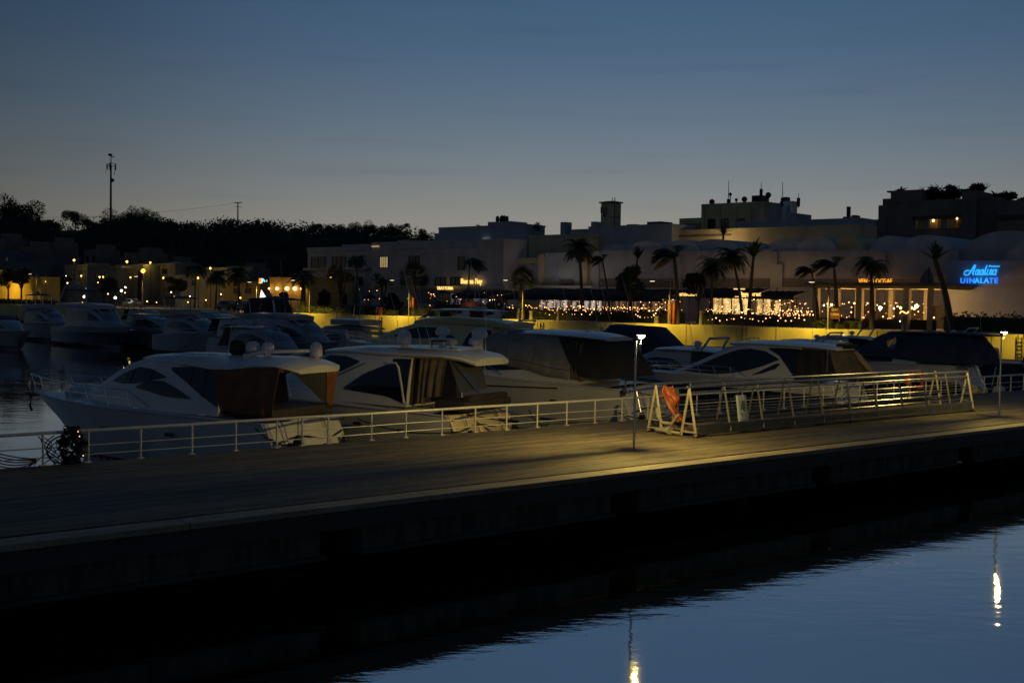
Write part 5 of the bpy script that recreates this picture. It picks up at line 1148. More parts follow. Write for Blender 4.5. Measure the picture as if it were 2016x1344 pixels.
b6.extra('step', 'blue_wall', 1545, 1640, 431, 1, 6); b6.extra('dome', 'blue_wall', 1530, 1548, 418, 2, 5); b6.extra('chimney', 'metal_dark', 1643, 1647, 404, 3, .7); b6.extra('water_tank', 'dark_wall', 1636, 1650, 424, 3, 2); b6.extra('water_tank', 'red', 1653, 1661, 421, 3, 1.5)
b7 = Bld('dark_terraced_hotel', 'large dark terraced building with a lit verandah at upper right', 1745, 1960, 397, 76, 18, 'dark_wall', parapet=.3)
b7.extra('step', 'dark_wall', 1730, 1745, 391, .5, 14, 0); b7.extra('step', 'dark_wall', 1722, 1730, 404, .5, 14, 0); b7.extra('step', 'dark_wall', 1702, 1722, 432, .5, 14, 0); b7.extra('upper_block', 'dark_wall', 1745, 1806, 374, .6, 12); b7.extra('roof_eave', 'dark_wall', 1735, 1745, 375, 1, 5, b7.loc(1740, 378)[1])
b7.panel('verandah_recess', 'ochre_wall', 1805, 430, 1890, 449, .06, .1); b7.panel('verandah_beam', 'wood_frame', 1800, 427, 1892, 430, .5, .8)
for a in (1806, 1832, 1850, 1868, 1886): b7.panel('verandah_post', 'cream_wall', a, 430, a + 2.5, 449, .5, .2)
b7.panel('verandah_arch', 'dark_glass', 1816, 433, 1829, 448, .12, .1); b7.panel('verandah_arch', 'dark_glass', 1853, 433, 1866, 448, .12, .1); b7.extra('tower_wing', 'dark_wall', 1893, 1922, 377, -1, 8, 0)
x, z = b7.loc(1841, 435); light('verandah_light', quay(b7.s0 + x, b7.n - .8, b7.base + z), (1, .72, .34), 45, None, .1)
g = MB(); g.ball((x, -.7, z), .20, 8); g.build('verandah_lamp', M['e_bulb2'], b7.t); x, z = b7.loc(1889, 431); g = MB(); g.ball((x, -.95, z), .16, 8); g.build('verandah_lamp', M['e_bulb2'], b7.t)
for i, (px, py, hw) in enumerate(((1776, 369, 12), (1822, 372, 22), (1850, 366, 22), (1880, 368, 20), (1906, 374, 10), (1934, 362, 24), (1962, 378, 16), (1988, 378, 14), (2012, 390, 12))):
    D = qdist(px, 80); P = at(px, py, D); R_ = hw * D / FPX
    g = MB(); rr = random.Random(40 + i)
    for k_ in range(5): leafcloud(g, (rr.uniform(-.7, .7) * R_, rr.uniform(-.4, .4) * R_, rr.uniform(-.5, .35) * R_ - R_ * .55), (R_ * .5, R_ * .4, R_ * .4), 150, .32, rr, .1)
    for k_ in range(8): g.tube([(rr.uniform(-.4, .4) * R_, 0, -R_ * .5), (rr.uniform(-1, 1) * R_, 0, rr.uniform(-.1, .25) * R_)], [.1, .03], 4)
    tag(g.build('roof_garden_shrub', M['leaf_dark'], loc=P), f'wild shrub along the dark terraced building roof, {ORD[i]} from the left', 'shrub', 'shrubs on the dark terraced building')
b8 = Bld('right_hillside_houses', 'dim houses on the slope at the right edge', 1960, 2080, 398, 70, 14, 'dark_wall'); b8.panel('balcony_band', 'wood_frame', 1962, 424, 2075, 430, .1, .2)
# neon wall building, right
bN = Bld('neon_wall_building', 'big dark round-vaulted building at right carrying blue neon letters', 1862, 2110, 512, 17, 20, 'grey_wall', parapet=.0)
bN.vault(1872, 2075, 452, 1.5, 14, 'grey_wall'); bN.vault(1975, 2130, 470, .2, 8, 'grey_wall'); bN.panel('sign_band', 'whitewash', 1866, 514, 2100, 566, .10, .16); bN.extra('block_step', 'whitewash', 1862, 1880, 492, .5, 5)
# neon script: hand-drawn strokes
def strokes(bld, polys, m, name, parent, r, out=.30):
    for P in polys:
        pts = []
        for px, py in P: x, z = bld.loc(px, py); pts.append((x, -out, z))
        g = MB(); g.tube(pts, r, 6); g.build(name, M[m], parent, smooth=True)
t = empty('neon_sign', 'blue neon script sign over block capitals on the right wall', 'neon sign', quay(bN.s0, 17, bN.base), QANG)
def oval(cx, cy, a, b_, k0=0, k1=2 * pi, n=12, sl=.35): return [(cx + a * cos(k0 + (k1 - k0) * i / n) - sl * b_ * sin(k0 + (k1 - k0) * i / n), cy + b_ * sin(k0 + (k1 - k0) * i / n)) for i in range(n + 1)]
scr = [[(1914, 533.5), (1906, 532.5), (1901, 535), (1900, 539), (1903, 542), (1908, 541.5), (1913, 536), (1918, 527), (1921.5, 521.5), (1922.5, 522), (1920, 530), (1917, 540), (1919, 541.5)],
       oval(1926, 536, 3.2, 5), [(1930, 530.5), (1926.5, 541), (1929, 541)], oval(1935, 536, 3.2, 5), [(1939, 530.5), (1935.5, 541), (1938, 541)],
       [(1945.5, 522.5), (1943, 528), (1940, 540), (1942, 541.5), (1945, 538)], [(1947.5, 530), (1944.5, 540), (1947, 541)], [(1953, 530), (1949.5, 541.5)], [(1951.5, 534), (1955, 530.5), (1956.5, 532), (1953, 541.5)],
       oval(1959.5, 536, 3.2, 5), [(1964.5, 530.5), (1961, 540.5), (1963.5, 541.5)], [(1949.5, 525.5), (1951, 522.5), (1953, 524.5), (1970, 524.5)]]
strokes(bN, scr, 'e_cyan', 'script_stroke', t, .062)
D_ = qdist(1931, 17)
for ch, px, m_ in (('U', 1897.5, 'e_blue'), ('I', 1906.5, 'e_blue'), ('N', 1915.5, 'e_blue'), ('A', 1925.5, 'e_cyan'), ('L', 1935, 'e_cyan'), ('A', 1944, 'e_cyan'), ('T', 1953.5, 'e_blue'), ('E', 1963, 'e_blue')):
    mb_ = text_mesh(ch, 11 * D_ / FPX * 1.36, .04); x, z = bN.loc(px, 557.5); o = mb_.build('block_letter', M[m_], t); o.location = (x, -.3, z)
light('neon_glow', quay(bN.s0 + bN.loc(1933, 540)[0], 17 - 1.0, bN.base + bN.loc(1933, 540)[1]), (.03, .16, 1), 20, None, .5)
t = empty('red_display', 'small red lit display board low on the right wall', 'display board', quay(bN.s0 + bN.loc(1882, 644)[0], 15, QZ), QANG)
x_, z_ = 0, bN.loc(1882, 640)[1]
g = MB(); g.box((0, .1, z_), (1.0, .14, .9)); g.tube([(0, .1, 0), (0, .1, z_ - .4)], .06, 6); g.build('board', M['metal_dark'], t); g = MB()
for i in range(4):
    for k_ in range(3): g.box((-.26 + k_ * .28, .0, z_ - .3 + i * .2), (.2, .06, .12))
g.build('display_digits', M['e_red'], t)
# ------------------------------------------------------------------ lit signs and shops
sign_text(bB, 'shop_sign', 'Buona Bay', 932, 558.5, 11, 'e_sign', 42, 0., .45, 'warm glowing "Buona Bay" letters on the white block fascia')
sign_text(bB, 'shop_sign', 'TRATTORIA', 889, 570.5, 6.5, 'e_sign', 32, 0., 1.4, 'low glowing line of narrow capitals below the larger warm sign')
sign_text(RB[1], 'shop_sign', 'Januesar', 1424, 584, 8.5, 'e_sign', 44, .2, 8.2, 'warm glowing script sign over the golden shop front')
sign_text(RB[2], 'shop_sign', 'Bangkrat', 1545, 584, 8.5, 'e_sign', 42, .1, 8.2, 'warm glowing sign with underlining strokes right of the golden shop front')
sign_text(RB[2], 'shop_sign', 'VEN : & OCGAF', 1732, 558, 9.5, 'e_sign_o', 66, 0., 1.2, 'orange glowing capitals above the pavilion roof')
x, z = RB[2].loc(1530, 580); t = empty('sign_emblem', 'small lit emblem of lines left of the underlined sign', 'sign', quay(RB[2].s0 + x, RB[2].n - 8.3, RB[2].base + z), QANG)
g = MB(); g.box((-.3, 0, .55), (1.5, .05, .14)); g.box((.2, 0, -.1), (1.0, .05, .12)); g.box((-.1, 0, -.35), (1.5, .05, .10)); g.build('emblem_lines', M['e_sign'], t); g = MB(); g.box((0, .2, 0), (2., .08, .08)); g.build('mounting_bar', M['metal_dark'], t)

def room(label, px0, px1, py0, py1, n, m, mull, power, col, grp='lit shop fronts'):
    s0, z1 = Q(px0, py0, n); s1, z0 = Q(px1, py1, n); w_ = s1 - s0; z0 = QZ
    t = empty('lit_shop', label, 'lit shop', quay(s0, n, QZ), QANG, grp); h_ = z1 - QZ
    g = MB(); g.box((w_ / 2, .06, h_ * .56), (w_, .05, h_ * .86)); g.build('lit_glass', m if not isinstance(m, str) else M[m], t)
    f = MB(); f.box((w_ / 2, -.02, h_ + .06), (w_ + .3, .25, .14)); f.box((w_ / 2, -.02, .20), (w_ + .3, .25, .40))
    f.build('frame', M['wood_frame'], t)
    for k_ in range(mull + 2): g = MB(); g.box((w_ * k_ / (mull + 1), -.04, h_ * .55), (.10, .14, h_ * .88)); g.build('mullion', M['wood_frame'], t)
    if power: light('shop_light', quay(s0 + w_ / 2, n - 1.6, QZ + h_ * .8), col, power, None, .3)
    return t
def roommat(name, col, st, sc=9., lo=.12):
    m, nt, b = nt_new(name); n = nt.nodes.new; l = nt.links.new
    tc = n('ShaderNodeTexCoord'); mp = n('ShaderNodeMapping'); mp.inputs['Scale'].default_value = (1.4, 1, .5); l(tc.outputs['Object'], mp.inputs[0])
    nz = n('ShaderNodeTexNoise'); nz.inputs['Scale'].default_value = 1.3; nz.inputs['Detail'].default_value = 5; l(mp.outputs[0], nz.inputs['Vector'])
    r = n('ShaderNodeValToRGB'); e = r.color_ramp.elements; e[0].position = .38; e[1].position = .66; e[0].color = (lo, lo, lo, 1); e[1].color = (1, 1, 1, 1); l(nz.outputs['Fac'], r.inputs[0])
    mm = n('ShaderNodeMath'); mm.operation = 'MULTIPLY'; mm.inputs[1].default_value = st; l(r.outputs[0], mm.inputs[0]); l(mm.outputs[0], b.inputs['Emission Strength'])
    b.inputs['Emission Color'].default_value = (*col, 1); b.inputs['Base Color'].default_value = (.05, .05, .05, 1); return m
RW = roommat('white_interior', (1, .80, .66), .62, lo=.05); RG = roommat('golden_interior', (1, .60, .20), 1.25, lo=.30); RD = roommat('dim_interior', (1, .55, .3), .22, lo=.03); RC = roommat('cool_interior', (.7, .8, 1.), .16, lo=.02)
room('white-lit shop interior under the left end of the long black awning', 1062, 1118, 574, 600, 22, RW, 3, 120, (1, .85, .72))
room('white-lit glazed room right of the fan palm lamp, under the long awning', 1126, 1186, 577, 600, 22, RW, 4, 60, (1, .85, .72))
room('dim reddish interior in the middle of the long awning', 1192, 1262, 578, 600, 22, RD, 4, 20, (1, .6, .4))
room('dim interior with pinkish glints under the right end of the awning', 1264, 1330, 580, 602, 22, RD, 3, 20, (1, .6, .5))
room('golden curtained shop front, the widest and brightest', 1404, 1478, 585, 607, 21, RG, 3, 150, (1, .66, .26))
room('golden shop front between the palms, right of the widest one', 1488, 1518, 588, 607, 21, RG, 1, 50, (1, .66, .26))
room('narrow golden doorway under the underlined sign', 1524, 1538, 591, 608, 21, RG, 0, 25, (1, .66, .26))
room('dim golden window right of the narrow doorway', 1550, 1568, 588, 608, 21, RD, 1, 20, (1, .66, .3))
room('cool dim interior beneath the Buona Bay sign', 916, 962, 577, 600, 20, RC, 2, 10, (.8, .85, 1))
room('narrow pale-lit interior under the dark parasol', 886, 908, 577, 600, 20, RC, 1, 14, (1, .9, .8))

def awning(label, px0, px1, py_hi, py_lo, n0, n1, m='awning', posts=5, grp='black awnings'):
    sa, zh = Q(px0, py_hi, n1); sb, _ = Q(px1, py_hi, n1); sa2, zl = Q(px0, py_lo, n0); sb2, _ = Q(px1, py_lo, n0)
    t = empty('awning', label, 'awning', quay(sa, n0, QZ), QANG, grp); w_ = sb - sa; d_ = n1 - n0; zh -= QZ; zl -= QZ
    g = MB(); rows = []
    for i in range(13):
        x = w_ * i / 12; dip = .10 * sin(i * pi / 2) ** 2
        rows.append([(x, d_ * k_ / 4, zl + (zh - zl) * (k_ / 4) ** .8 - dip) for k_ in range(5)])
    g.grid(rows); g.build('canopy', M[m], t, smooth=True, thick=.05)
    g = MB(); g.grid([[(w_ * i / 40, -.02, zl - .35 - .10 * abs(sin(i * .9))), (w_ * i / 40, 0, zl)] for i in range(41)]); g.build('valance', M[m], t, thick=.03)
    for i in range(posts): g = MB(); g.tube([(w_ * (i + .1) / (posts - .8), .15, 0), (w_ * (i + .1) / (posts - .8), .15, zl)], .05, 6); g.build('post', M['metal_dark'], t)
    return t
awning('long black restaurant awning above the strings of lights', 1056, 1370, 567, 584, 12, 19, posts=9)
awning('short black awning between the fan palm and the white block', 958, 1030, 572, 582, 12, 19, posts=3)
awning('black shop awning behind the golden script sign', 1384, 1516, 566, 580, 17.5, 21, posts=4)
awning('small dark awning left of the pavilion', 1516, 1592, 572, 582, 17.5, 21, posts=3)
# tan peaked parasol, dark parasols
def parasol(label, px, py, wpx, n, m, hgt=.9, closed=False, grp='parasols on the promenade'):
    s, z = Q(px, py, n); D = qdist(px, n); r = wpx / 2 * D / FPX; t = empty('parasol', label, 'parasol', quay(s, n, QZ), QANG, grp); h_ = z - QZ
    g = MB(); g.tube([(0, 0, 0), (0, 0, h_)], .05, 6); g.build('pole', M['metal_dark'], t); g = MB()
    for k_ in range(8):
        a, c = k_ * pi / 4, (k_ + 1) * pi / 4; am = (a + c) / 2
        g.add([(0, 0, h_), (r * cos(a), r * sin(a), h_ - hgt), (r * .94 * cos(am), r * .94 * sin(am), h_ - hgt + .04), (r * cos(c), r * sin(c), h_ - hgt)], [(0, 1, 2), (0, 2, 3)])
    g.build('canopy', M[m], t, thick=.03)
parasol('taupe peaked parasol beside the orange lamp banner', 1308, 570, 60, 8, 'c_tan', 1.1)
parasol('dark blue parasol in front of the low capitals sign', 872, 571, 34, 12, 'c_navy', .5); parasol('dark blue parasol left of the cool dim interior', 920, 570, 66, 12, 'c_navy', .8); parasol('black parasol beside the white house', 728, 578, 38, 9, 'c_black', .7); parasol('dark parasol right of the yucca', 760, 584, 40, 8, 'c_black', .6)

# pavilion
sa, _ = Q(1598, 590, 9); sb, _ = Q(1850, 590, 9); pw = sb - sa; zt = Q(1725, 562, 9)[1] - QZ
pv_ = empty('pavilion', 'open restaurant pavilion with pale columns and a warmly lit ceiling', 'pavilion', quay(sa, 9, QZ), QANG)
g = MB(); g.box((pw / 2, 4.5, zt + .15), (pw + 1.2, 10.6, .3)); g.build('roof_slab', M['dark_wall'], pv_, bevel=.03)
g = MB(); g.box((pw / 2, 4.5, zt - .16), (pw, 9.4, .28)); g.build('ceiling', M['cream_wall'], pv_)
for px in (1604, 1646, 1690, 1715, 1783, 1829):
    s, _ = Q(px, 590, 9); g = MB(); g.box((s - sa, .35, (zt - .3) / 2), (.62 if px in (1690, 1783, 1604) else .4, .62, zt - .3)); g.build('column', M['cream_wall'], pv_, bevel=.02)
for i in range(4): g = MB(); g.box((1 + i * (pw - 2) / 3, 8.6, (zt - .3) / 2), (.5, .5, zt - .3)); g.build('column', M['cream_wall'], pv_)
g = MB(); g.box((pw / 2, 9.3, 1.2), (pw, .15, 2.4)); g.build('back_screen', M['wood_frame'], pv_)
g = MB(); g.box((pw / 2, .6, .5), (pw - 1, .08, 1.0)); g.build('front_screen', M['wood_frame'], pv_)
for px, py, m_, r_ in ((1622, 601, 'e_white', .16), (1630, 598, 'e_bulb2', .22), (1637, 600, 'e_bulb2', .26), (1682, 597, 'e_bulb2', .18), (1699, 584, 'e_white', .1), (1708, 597, 'e_bulb2', .14), (1720, 600, 'e_white', .26), (1733, 606, 'e_cool', .34), (1767, 603, 'e_bulb2', .16), (1773, 606, 'e_bulb2', .26), (1760, 607, 'e_white', .16), (1795, 606, 'e_bulb2', .26), (1804, 603, 'e_white', .36), (1788, 578, 'e_white', .12), (1800, 608, 'e_bulb2', .2), (1700, 625, 'e_bulb', .18), (1772, 632, 'e_white', .11), (1748, 627, 'e_bulb', .10)):
    n_ = 12.5 if py < 612 else 9.2; s, z = Q(px, py, n_); g = MB(); g.ball((s - sa, n_ - 9, z - QZ), r_ * .55, 8); g.build('globe_lamp', M[m_], pv_)
for f_ in (.15, .5, .82): light('pavilion_light', quay(sa + pw * f_, 12.5, QZ + 2.9), (1, .60, .20), 300, None, .25)
t = empty('closed_parasol', 'pale closed parasol-like sail standing above the pavilion roof', 'sail', quay(Q(1828, 560, 13)[0], 13, QZ + zt + .3), QANG)
hh = Q(1828, 526, 13)[1] - QZ - zt - .3
g = MB(); g.tube([(0, 0, 0), (0, 0, hh * 1.02)], .06, 6); g.build('mast', M['wood_frame'], t)
g = MB(); g.grid([[(x_ * w_, .05 * sin(x_ * 6), z_ * hh) for x_ in (-1, -.6, -.2, .2, .6)] for z_, w_ in ((.02, .85), (.2, .85), (.4, .8), (.6, .62), (.8, .3), (1, .04))]); g.build('sail_cloth', M['stone'], t, smooth=True, thick=.03)
# furniture hints inside the pavilion: tables with seats
for i, px in enumerate((1618, 1640, 1662, 1704, 1748, 1770, 1800, 1820)):
    s, _ = Q(px, 620, 11); t = empty('dining_table', f'small dark dining table in the pavilion, {ORD[i]} from the left', 'table', quay(s, 11 + (i % 2) * 1.6, QZ), QANG, 'tables in the pavilion')
    g = MB(); g.box((0, 0, .74), (1., .9, .05)); g.build('table_top', M['wood_frame'], t); g = MB(); g.tube([(0, 0, 0), (0, 0, .72)], .05, 6); g.box((0, 0, .02), (.5, .5, .04)); g.build('table_leg', M['metal_dark'], t)
def person_standing(label, loc, rz, top='shirt_p', sc=1.):
    t = empty('person', label, 'person', loc, rz, 'people on the promenade'); t.scale = (sc,) * 3
    V = [(0, 0, .98), (0, 0, 1.2), (0, 0, 1.42), (0, .02, 1.52), (0, .03, 1.62), (0, .03, 1.70), (.2, 0, 1.40), (.26, .02, 1.12), (.24, .16, .90), (-.2, 0, 1.40), (-.26, .02, 1.12), (-.22, .18, .92), (.1, 0, .90), (.11, .02, .5), (.11, -.02, .08), (.11, .10, .03), (-.1, 0, .90), (-.12, -.02, .5), (-.14, -.06, .08), (-.14, .06, .03)]
    E_ = [(0, 1), (1, 2), (2, 3), (3, 4), (4, 5), (2, 6), (6, 7), (7, 8), (2, 9), (9, 10), (10, 11), (0, 12), (12, 13), (13, 14), (14, 15), (0, 16), (16, 17), (17, 18), (18, 19)]
    R_ = [(.15, .11), (.145, .10), (.16, .10), .055, .095, .08, .055, .045, .035, .055, .045, .035, .085, .06, .042, .035, .085, .06, .042, .035]
    skin_body('body', 'skin', t, V, E_, R_, 1)
    g = MB(); g.lathe((0, 0, 0), [(.165, .92), (.17, 1.05), (.165, 1.2), (.19, 1.38), (.10, 1.49)], 12); o = g.build('shirt', M[top], t, smooth=True); o.scale = (1.05, .78, 1)
    g = MB()
    for sg in (1, -1): g.tube([(.1 * sg, 0, .96), (.115 * sg, .0, .5), (.12 * sg, -.02, .10)], [.115, .085, .068], 8)
    g.build('trousers', M['trouser'], t, smooth=True); g = MB(); g.ball((0, .015, 1.69), .105, 10); g.build('hair', M['hair'], t, smooth=True)
s, _ = Q(1722, 630, 7); person_standing('standing person in a pale top and dark trousers before the pavilion', quay(s, 7, QZ), QANG + .6)
def person_seated(label, loc, rz, top):
    t = empty('person', label, 'person', loc, rz, 'people on the promenade')
    V = [(0, 0, .52), (0, 0, .8), (0, .02, 1.0), (0, .04, 1.1), (0, .06, 1.19), (0, .06, 1.27), (.19, .02, .98), (.24, .12, .76), (.14, .36, .76), (-.19, .02, .98), (-.24, .12, .76), (-.14, .36, .76), (.1, .05, .5), (.11, .45, .5), (.11, .46, .1), (-.1, .05, .5), (-.11, .45, .5), (-.11, .46, .1)]
    E_ = [(0, 1), (1, 2), (2, 3), (3, 4), (4, 5), (2, 6), (6, 7), (7, 8), (2, 9), (9, 10), (10, 11), (0, 12), (12, 13), (13, 14), (0, 15), (15, 16), (16, 17)]
    skin_body('body', top, t, V, E_, [(.15, .11), (.14, .10), (.155, .10), .055, .092, .08, .055, .045, .035, .055, .045, .035, .085, .07, .045, .085, .07, .045], 1)
    g = MB(); g.ball((0, .05, 1.25), .11, 10); g.build('hair', M['hair'], t, smooth=True); g = MB(); g.box((0, 0, .43), (.44, .44, .05)); 
    return t
for px, lb, tp in ((1762, 'seated person with dark hair in the middle of the pavilion', 'shirt_d'), (1809, 'seated person bent at the right end of the pavilion', 'shirt_p'), (1664, 'seated person in dark clothes left in the pavilion', 'shirt_d')):
    s, _ = Q(px, 620, 10.2); person_seated(lb, quay(s, 10.2, QZ), QANG + rnd.uniform(0, 6), tp)
    c = empty('stool', f'dark stool under the {lb}', 'stool', quay(s, 10.2, QZ), QANG, 'stools in the pavilion'); g = MB(); g.box((0, 0, .41), (.44, .44, .05)); g.build('seat', M['wood_frame'], c)
    for a, c_ in ((.17, .17), (.17, -.17), (-.17, .17), (-.17, -.17)): g = MB(); g.tube([(a, c_, 0), (a, c_, .39)], .02, 5); g.build('leg', M['metal_dark'], c)

# hedges and strings of lights
def hedge(label, px0, px1, n, hgt, wid=1.3, m='leaf_dark', grp='hedges on the promenade'):
    sa, _ = Q(px0, 600, n); sb, _ = Q(px1, 600, n); g = MB(); rr = random.Random(int(px0)); w_ = sb - sa
    for i in range(int(w_ * 1.3)):
        leafcloud(g, ((i + .5) / 1.3, rr.uniform(-.15, .15), hgt * rr.uniform(.45, .55)), (.75, wid * .55, hgt * rr.uniform(.45, .62)), 95, .15, rr, .15)
    g.box((w_ / 2, 0, hgt * .4), (w_, wid * .6, hgt * .76)); tag(g.build('hedge', M[m], loc=quay(sa, n, QZ), rz=QANG), label, 'hedge', grp)
hedge('long dark hedge under the left strings of lights', 1000, 1345, 5, 1.5); hedge('dark hedge under the right strings of lights, before the golden shop', 1388, 1602, 5, 1.5)
hedge('low dark hedge along the quay before the white house', 540, 780, 2.2, .9); hedge('hedge before the pavilion', 1605, 1700, 4, 1.0); hedge('dark hedge at the far left quay', 0, 110, 2, 1.0); hedge('dark planting below the neon wall', 1862, 2060, 8, 1.8); hedge('reddish-dark hedge beside the orange parasol', 690, 870, 4.5, 1.3); hedge('dark shrubs between the white house and the shops', 860, 1000, 6, 2.1)
def bulbs(label, pts, n, big=0, grp='strings of warm lights'):
    P = [];
    for px, py in pts: s, z = Q(px, py, n); P.append((s, z))
    t = empty('string_light', label, 'string light', quay(P[0][0], n, QZ), QANG, grp); L = [(s - P[0][0], 0, z - QZ) for s, z in P]
    g = MB(); g.tube(sorted(L), .02, 4); g.build('cable', M['metal_dark'], t)
    for i, p in enumerate(L):
        if i == 0: g = MB(); g.ball((0, 0, 0), 1, 8); o0 = o = g.build('bulb', M['e_bulb'], t)
        else:
            o = o0.copy(); COL.objects.link(o); o.parent = t
            if rnd.random() < .3: o.material_slots[0].link = 'OBJECT'; o.material_slots[0].material = M['e_bulb2']
        o.location = (p[0], p[1] - .06 + rnd.uniform(-.15, .1), p[2]); r_ = rnd.choice([.03, .04, .05, .06, .075]); o.scale = (r_,) * 3
rr = random.Random(3)
def scatter(x0, x1, y0, y1, k, sagpx=0): 
    return [(x0 + (x1 - x0) * (i + rr.random() * .8) / k, rr.uniform(y0, y1) + sagpx * (1 - (2 * i / (k - 1) - 1) ** 2)) for i in range(k)]
bulbs('upper string of lights at the left end of the long hedge', scatter(1000, 1068, 601, 607, 20), 4)
bulbs('upper string of lights left of the bare mast lines', scatter(1070, 1150, 602, 611, 26), 4)
bulbs('upper string of lights in the middle of the long hedge', scatter(1150, 1232, 604, 611, 30), 4)
bulbs('upper string of lights ending at the orange lamp banner', scatter(1232, 1320, 604, 612, 30), 4)
bulbs('short lower string near the left end of the long hedge', scatter(1062, 1175, 613, 620, 13), 3.6)
bulbs('drooping lower string in a curve below the long awning', [(1252, 619), (1256, 622), (1261, 624), (1269, 625), (1276, 625), (1284, 624), (1289, 621)] + scatter(1180, 1310, 613, 620, 7), 3.6)
bulbs('few scattered lights right of the orange lamp banner', [(1326, 607), (1336, 608), (1344, 610)], 4)
bulbs('upper string of lights before the golden shop front', scatter(1390, 1470, 606, 616, 24), 4)
bulbs('dense string of lights in the middle right hedge', scatter(1468, 1530, 608, 618, 22), 4)
bulbs('densest cluster of lights under the underlined sign', scatter(1518, 1572, 606, 622, 40), 4)
bulbs('string of lights at the right end, beside the pavilion', scatter(1566, 1602, 611, 623, 22), 4)
bulbs('low string of lights along the base of the right hedge', scatter(1390, 1590, 624, 634, 22), 3.6)
bulbs('row of small lamps under the awning edge', [(1072, 584), (1083, 585), (1096, 584), (1106, 585), (1130, 584), (1160, 586), (1184, 585), (1190, 586), (1225, 587)], 14)
bulbs('amber lamps strung under the long awning, left half', scatter(1062, 1190, 582, 599, 40), 15)
bulbs('amber lamps strung under the long awning, right half', scatter(1192, 1340, 583, 601, 44), 15)
bulbs('amber lights about the golden shop front', scatter(1396, 1500, 588, 606, 26), 16)
bulbs('amber lights about the narrow doorway and dim window', scatter(1502, 1592, 590, 608, 26), 16)
bulbs('upper amber lights among the pavilion tables', scatter(1606, 1846, 594, 608, 34), 11.5)
bulbs('lower amber candle lights among the pavilion tables', scatter(1606, 1842, 610, 634, 40), 10)
bulbs('amber lights under the dark parasols below the Buona Bay sign', scatter(842, 1000, 576, 602, 34), 13)
bulbs('little lamps before the white house', [(702, 571), (708, 570), (727, 573), (742, 572), (719, 590), (727, 590), (747, 588), (804, 588)], 10)
bulbs('lamps under the dark blue parasol', [(849, 579), (854, 579), (847, 587), (900, 580), (899, 584), (908, 588), (953, 592)], 11)

# ------------------------------------------------------------------ street lamps, banners, pedestals
def qlamp(label, px, pyt, n=.7, arm=2.6, power=4400):
    s, zt = Q(px, pyt, n); h_ = zt - QZ; t = empty('quay_lamp', label, 'street lamp', quay(s, n, QZ), QANG, 'street lamps along the quay')
    g = MB(); g.box((0, 0, h_ / 2), (.13, .13, h_)); g.box((0, 0, .05), (.36, .36, .1)); g.build('pole', M['lamp_pole'], t, bevel=.01)
    g = MB(); g.tube([(0, 0, h_ - .04), (-.35, -arm * .7, h_ + .05)], .05, 6); g.build('arm', M['metal_dark'], t)
    g = MB(); g.lathe((-.45, -arm, h_ + .06), [(.30, 0), (.31, .05), (.2, .10), (.01, .12)], 12); g.build('lamp_head', M['metal_dark'], t)
    g = MB(); g.lathe((-.45, -arm, h_ - .03), [(.02, 0), (.22, .02), (.28, .085)], 12); g.build('lamp_lens', M['e_sodium_dim'], t)
    light('quay_light', (-.45, -arm, h_ - .16), (1, .70, .07), power, t, .2, 138)
for i, (px, py) in enumerate(((610, 553), (806, 553), (1030, 553), (1319, 555), (1632, 557))):
    qlamp(['square quay lamp by the white house', 'square quay lamp with the orange-red wrap, before the white block', 'square quay lamp before the fan palm', 'square quay lamp with an orange box at its foot', 'square quay lamp before the pavilion with the red board'][i], px, py)
qlamp('quay lamp beyond the right edge of the picture', 2090, 560); qlamp('quay lamp by the lit logo sign', 506, 556, .7, 1.0, 3000)
for px, py, lb in ((72, 540, 'lamp post before the yellow arched wall at far left'), (281, 545, 'lamp post under the orange globe')):
    qlamp(lb, px, py, 3., 1., 700)
# poster and wraps
def boxthing(name, label, cat, px, py0, py1, wpx, n, m, d=.3, grp=None, pname='body', foot=True):
    s, z1 = Q(px, py0, n); _, z0 = Q(px, py1, n); w_ = wpx * qdist(px, n) / FPX * 1.2; z0 = max(z0, QZ); t = empty(name, label, cat, quay(s, n, QZ), QANG, grp)
    g = MB(); g.box((0, 0, (z0 + z1) / 2 - QZ), (w_, d, z1 - z0)); g.build(pname, M[m], t, bevel=.02)
    if z0 > QZ + .1 and foot:
        for sg in (-1, 1): g = MB(); g.tube([(sg * w_ * .35, 0, 0), (sg * w_ * .35, 0, z0 - QZ)], .04, 5); g.build('leg', M['metal_dark'], t)
    return t
boxthing('orange_box', 'orange-red box sign at the foot of the lamp right of the long awning', 'box sign', 1324, 596, 638, 14, 1.3, 'orange_dim', .5)
boxthing('lamp_wrap', 'orange-red wrap around the lamp post before the white block', 'banner', 813, 586, 605, 8, 1.2, 'orange_dim', .35)
boxthing('orange_bin', 'small orange bin at the quay edge below the white house', 'bin', 749, 605, 621, 6, 1.2, 'orange_dim', .4)
boxthing('red_post', 'dark red mooring bollard post rising from the quay wall', 'post', 1036, 630, 660, 6, -.8, 'red', .4, foot=False)
t = boxthing('red_board', 'red signboard with pale writing before the pavilion', 'signboard', 1645, 604, 628, 18, 3, 'orange_dim', .12)
x_ = MB(); mbt = text_mesh('Bar', .55, .01); o = mbt.build('board_writing', mat('board_white', (.7, .6, .5), .6), t); s, z = Q(1645, 612, 3); o.location = (0, -.09, z - QZ); mbt = text_mesh('OPEN', .34, .01); o = mbt.build('board_writing', bpy.data.materials['board_white'], t); s, z = Q(1645, 621, 3); o.location = (0, -.09, z - QZ)
